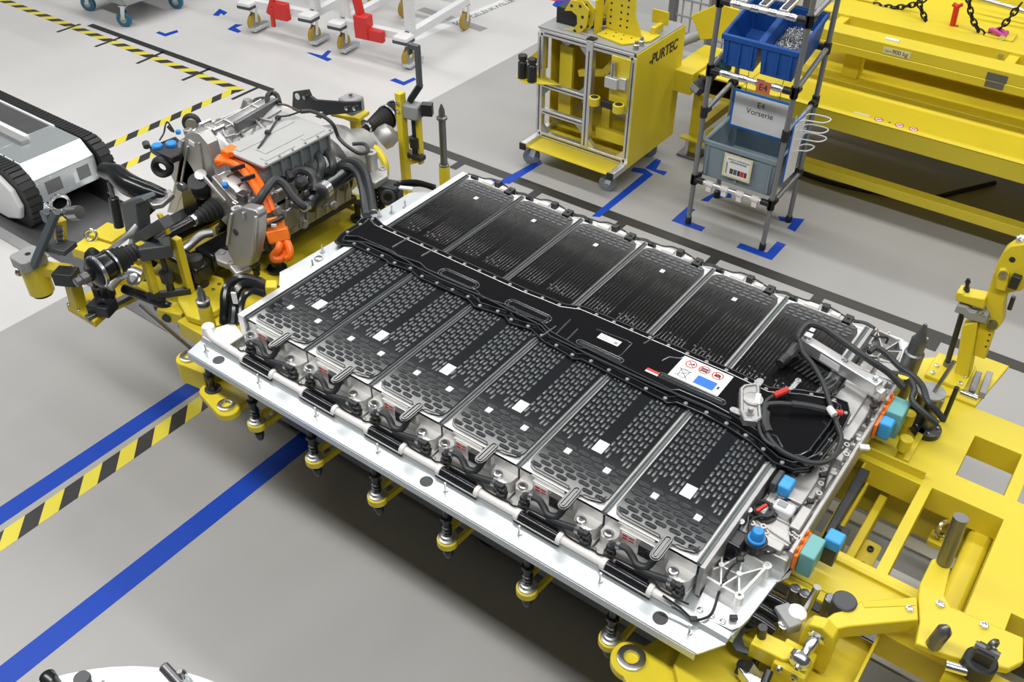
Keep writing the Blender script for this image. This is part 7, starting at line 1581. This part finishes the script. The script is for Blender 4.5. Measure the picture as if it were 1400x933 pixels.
# ================================================================ WHITE CARTS (top)
def white_cart(x0, y0, ang, label, extra):
    t_ = thing('white_cart', label, 'cart', (x0, y0, 0.0), 'white tube carts in the background')
    R = Matrix.Rotation(ang, 3, 'Z'); O = Vector((x0, y0, 0)); P = lambda a, b, z: O+R @ Vector((a, b, 0))+Vector((0, 0, z)); W, D = 0.62, 0.9
    MB().beam(P(-0.02,0,0.24), P(W+0.02,0,0.24), 0.06, 0.06).build('base_rail', 'white_paint', t_, bev=0.004); MB().beam(P(-0.02,D,0.24), P(W+0.02,D,0.24), 0.06, 0.06).build('base_rail', 'white_paint', t_, bev=0.004)
    for a in (0.0, W): MB().beam(P(a,0,0.24), P(a,D,0.24), 0.06, 0.06).build('base_rail', 'white_paint', t_, bev=0.004)
    for a, b in ((0.0,0.05),(W,0.05),(0.0,D),(W,D)): MB().beam(P(a,b,0.26), P(a,b,1.7), 0.065, 0.065).build('cart_post', 'white_paint', t_, bev=0.004)
    for a in (0.0, W):
        MB().obox(P(a,-0.05,0.245), (0.13,0.12,0.045), R).build('bumper', 'white_paint', t_, bev=0.01); MB().obox(P(a,-0.05,0.225), (0.135,0.125,0.03), R).build('bumper_pad', 'dark_plastic', t_, bev=0.008)
        for b in (0.02, D): v = P(a, b, 0); c = caster(t_, v.x, v.y, 0.075, ang+PI/2, 'wheel_amber', 'zinc', 0.035, top=0.21)
        MB().obox(P(a+0.03,0.02,0.035), (0.07,0.20,0.03), R).build('brake_rail', 'alu_sheet', t_, bev=0.004)
    return t_, P
mat('wheel_amber', (0.42, 0.28, 0.03), 0.4)
wa, PA = white_cart(-4.00, 3.42, 0.17, 'white tube cart with a red clamp on its rail, left of the two', 0)
MB().beam(PA(0.28,-0.05,0.24), PA(0.42,-0.05,0.24), 0.06, 0.14).build('red_clamp', 'red', wa, bev=0.006); MB().beam(PA(0.22,-0.06,0.20), PA(0.30,-0.06,0.36), 0.03, 0.04).build('red_lever', 'red', wa, bev=0.006); MB().beam(PA(0.26,-0.07,0.10), PA(0.27,-0.07,0.26), 0.03, 0.03).build('red_lever', 'red', wa, bev=0.004)
wb, PB = white_cart(-3.08, 3.55, 0.14, 'white tube cart with a tall red lever and blue board, beside the hook', 0)
MB().beam(PB(0.24,-0.04,0.26), PB(0.10,-0.04,1.0), 0.05, 0.06, (0,1,0)).build('red_lever', 'red', wb, bev=0.006); MB().obox(PB(0.25,-0.05,0.27), (0.12,0.10,0.18), Matrix.Rotation(0.14,3,'Z')).build('red_clamp', 'red', wb, bev=0.008); MB().beam(PB(0.28,-0.06,0.22), PB(0.44,-0.06,0.22), 0.05, 0.09).build('red_clamp', 'red', wb, bev=0.006)
MB().beam(PB(0.18,0.02,0.90), PB(0.56,0.02,0.90), 0.012, 0.55).build('board_frame', 'sign_blue', wb, bev=0.002); MB().beam(PB(0.195,0.012,0.905), PB(0.545,0.012,0.905), 0.008, 0.51).build('board_sheet', 'label_white', wb)
# ================================================================ BLUE-CASTER CART (top left)
bc = thing('parts_cart', 'grey parts cart with blue wheels and a blue crate at the top left', 'cart', (-5.2, 3.1, 0.0))
mat('wheel_blue', (0.02, 0.12, 0.20), 0.4)
for (x, y) in ((-5.5,2.86),(-4.93,2.82),(-4.93,3.36),(-5.5,3.36)): caster(bc, x, y, 0.065, 0.5, 'wheel_blue', 'zinc', 0.035, top=0.19)
for (a, b) in (((-5.55,2.82,0.21),(-4.9,2.82,0.21)), ((-4.9,2.82,0.21),(-4.9,3.42,0.21)), ((-5.55,3.42,0.21),(-4.9,3.42,0.21)), ((-5.55,2.82,0.21),(-5.55,3.42,0.21))): MB().beam(a, b, 0.04, 0.045).build('cart_rail', 'grey_paint', bc, bev=0.003)
for (x, y) in ((-5.55,2.82),(-4.9,2.82),(-4.9,3.42),(-5.55,3.42)): MB().beam((x,y,0.2),(x,y,1.1),0.035,0.035).build('cart_post', 'grey_paint', bc, bev=0.003)
MB().box(-5.54,-4.91,2.83,3.41,0.23,0.238).build('cart_deck', 'grey_paint', bc); MB().box(-5.5,-4.95,2.803,2.808,0.24,0.60).build('cart_sign', 'label_white', bc)
for (x0,x1,z0,z1) in ((-5.5,-4.95,0.24,0.255),(-4.965,-4.95,0.24,0.6),(-5.5,-5.485,0.24,0.6)): MB().box(x0,x1,2.799,2.803,z0,z1).build('sign_border', 'sign_blue', bc)
bin_('storage_bin', 'blue crate standing on the deck of the grey parts cart', -5.3, -4.95, 2.95, 3.36, 0.24, 0.40, 'blue_bin', 0.0, grp=None)
# ================================================================ DISC FIXTURE (bottom left)
dsc = thing('round_table', 'round polished steel table with dark handles at the bottom left edge', 'table', (1.03, -1.58, 0.0))
g = MB(); g.lathe((1.032,-1.5816,0.585), (0,0,1), [(0,0.635),(0.012,0.6437),(0.015,0.6437)], n=96); dd = g.build('table_top', 'alu_sheet', dsc)
MB().lathe((1.032,-1.5816,0.0), (0,0,1), [(0,0.3),(0.03,0.3),(0.06,0.08),(0.585,0.08)], n=24).build('table_column', 'steel_dark', dsc)
for (p, q_, r_, m) in (((64,924,0.66),(75,940,0.60),0.022,'black_gloss'), ((222,910,0.66),(245,935,0.63),0.015,'steel_dark')):
    a, b = at(*p), at(*q_); MB().lathe(a, b-a, [(0,r_*0.6),(0.004,r_),((b-a).length,r_)], n=16).build('table_handle', m, dsc)
a = at(112,928,0.65); MB().lathe((a.x,a.y,0.60), (0,0,1), [(0,0.02),(0.04,0.02),(0.045,0.024),(0.055,0.022)], n=16).build('table_knob', 'dark_plastic', dsc)
a = at(247,922,0.63); g = MB(); g.lathe((a.x,a.y,0.60), (0,0,1), [(0,0.018),(0.03,0.016),(0.045,0.008)], n=12); g.cyl((a.x-0.02,a.y,0.625),(a.x+0.02,a.y+0.005,0.625),0.008,n=8); g.build('handle_joint', 'zinc', dsc)
a = at(141,932,0.62); MB().cyl((a.x,a.y,0.60),(a.x,a.y,0.63),0.004,n=8).build('table_pin', 'steel', dsc)
# ================================================================ FAR FENCE behind the trolley
fc = thing('mesh_fence', 'dark grey mesh fence panel with posts behind the yellow trolley', 'fence', (-0.6, 5.2, 0.0))
for k in range(4):
    x = -1.0+0.36*k; MB().beam((x,5.2,0.0),(x,5.2,1.9),0.06,0.06).build('fence_post', 'steel_dark', fc, bev=0.003)
for k in range(13): MB().box(-1.0, 0.1, 5.19, 5.202, 0.15+0.13*k, 0.165+0.13*k).build('fence_wire', 'grey_paint', fc)
for k in range(15): MB().box(-1.0+0.075*k, -0.99+0.075*k, 5.202, 5.212, 0.1, 1.8).build('fence_wire', 'grey_paint', fc)
MB().cyl((-0.9,5.1,0.9),(-0.02,4.35,0.62),0.04,n=14).build('fence_pipe', 'grey_paint', fc)
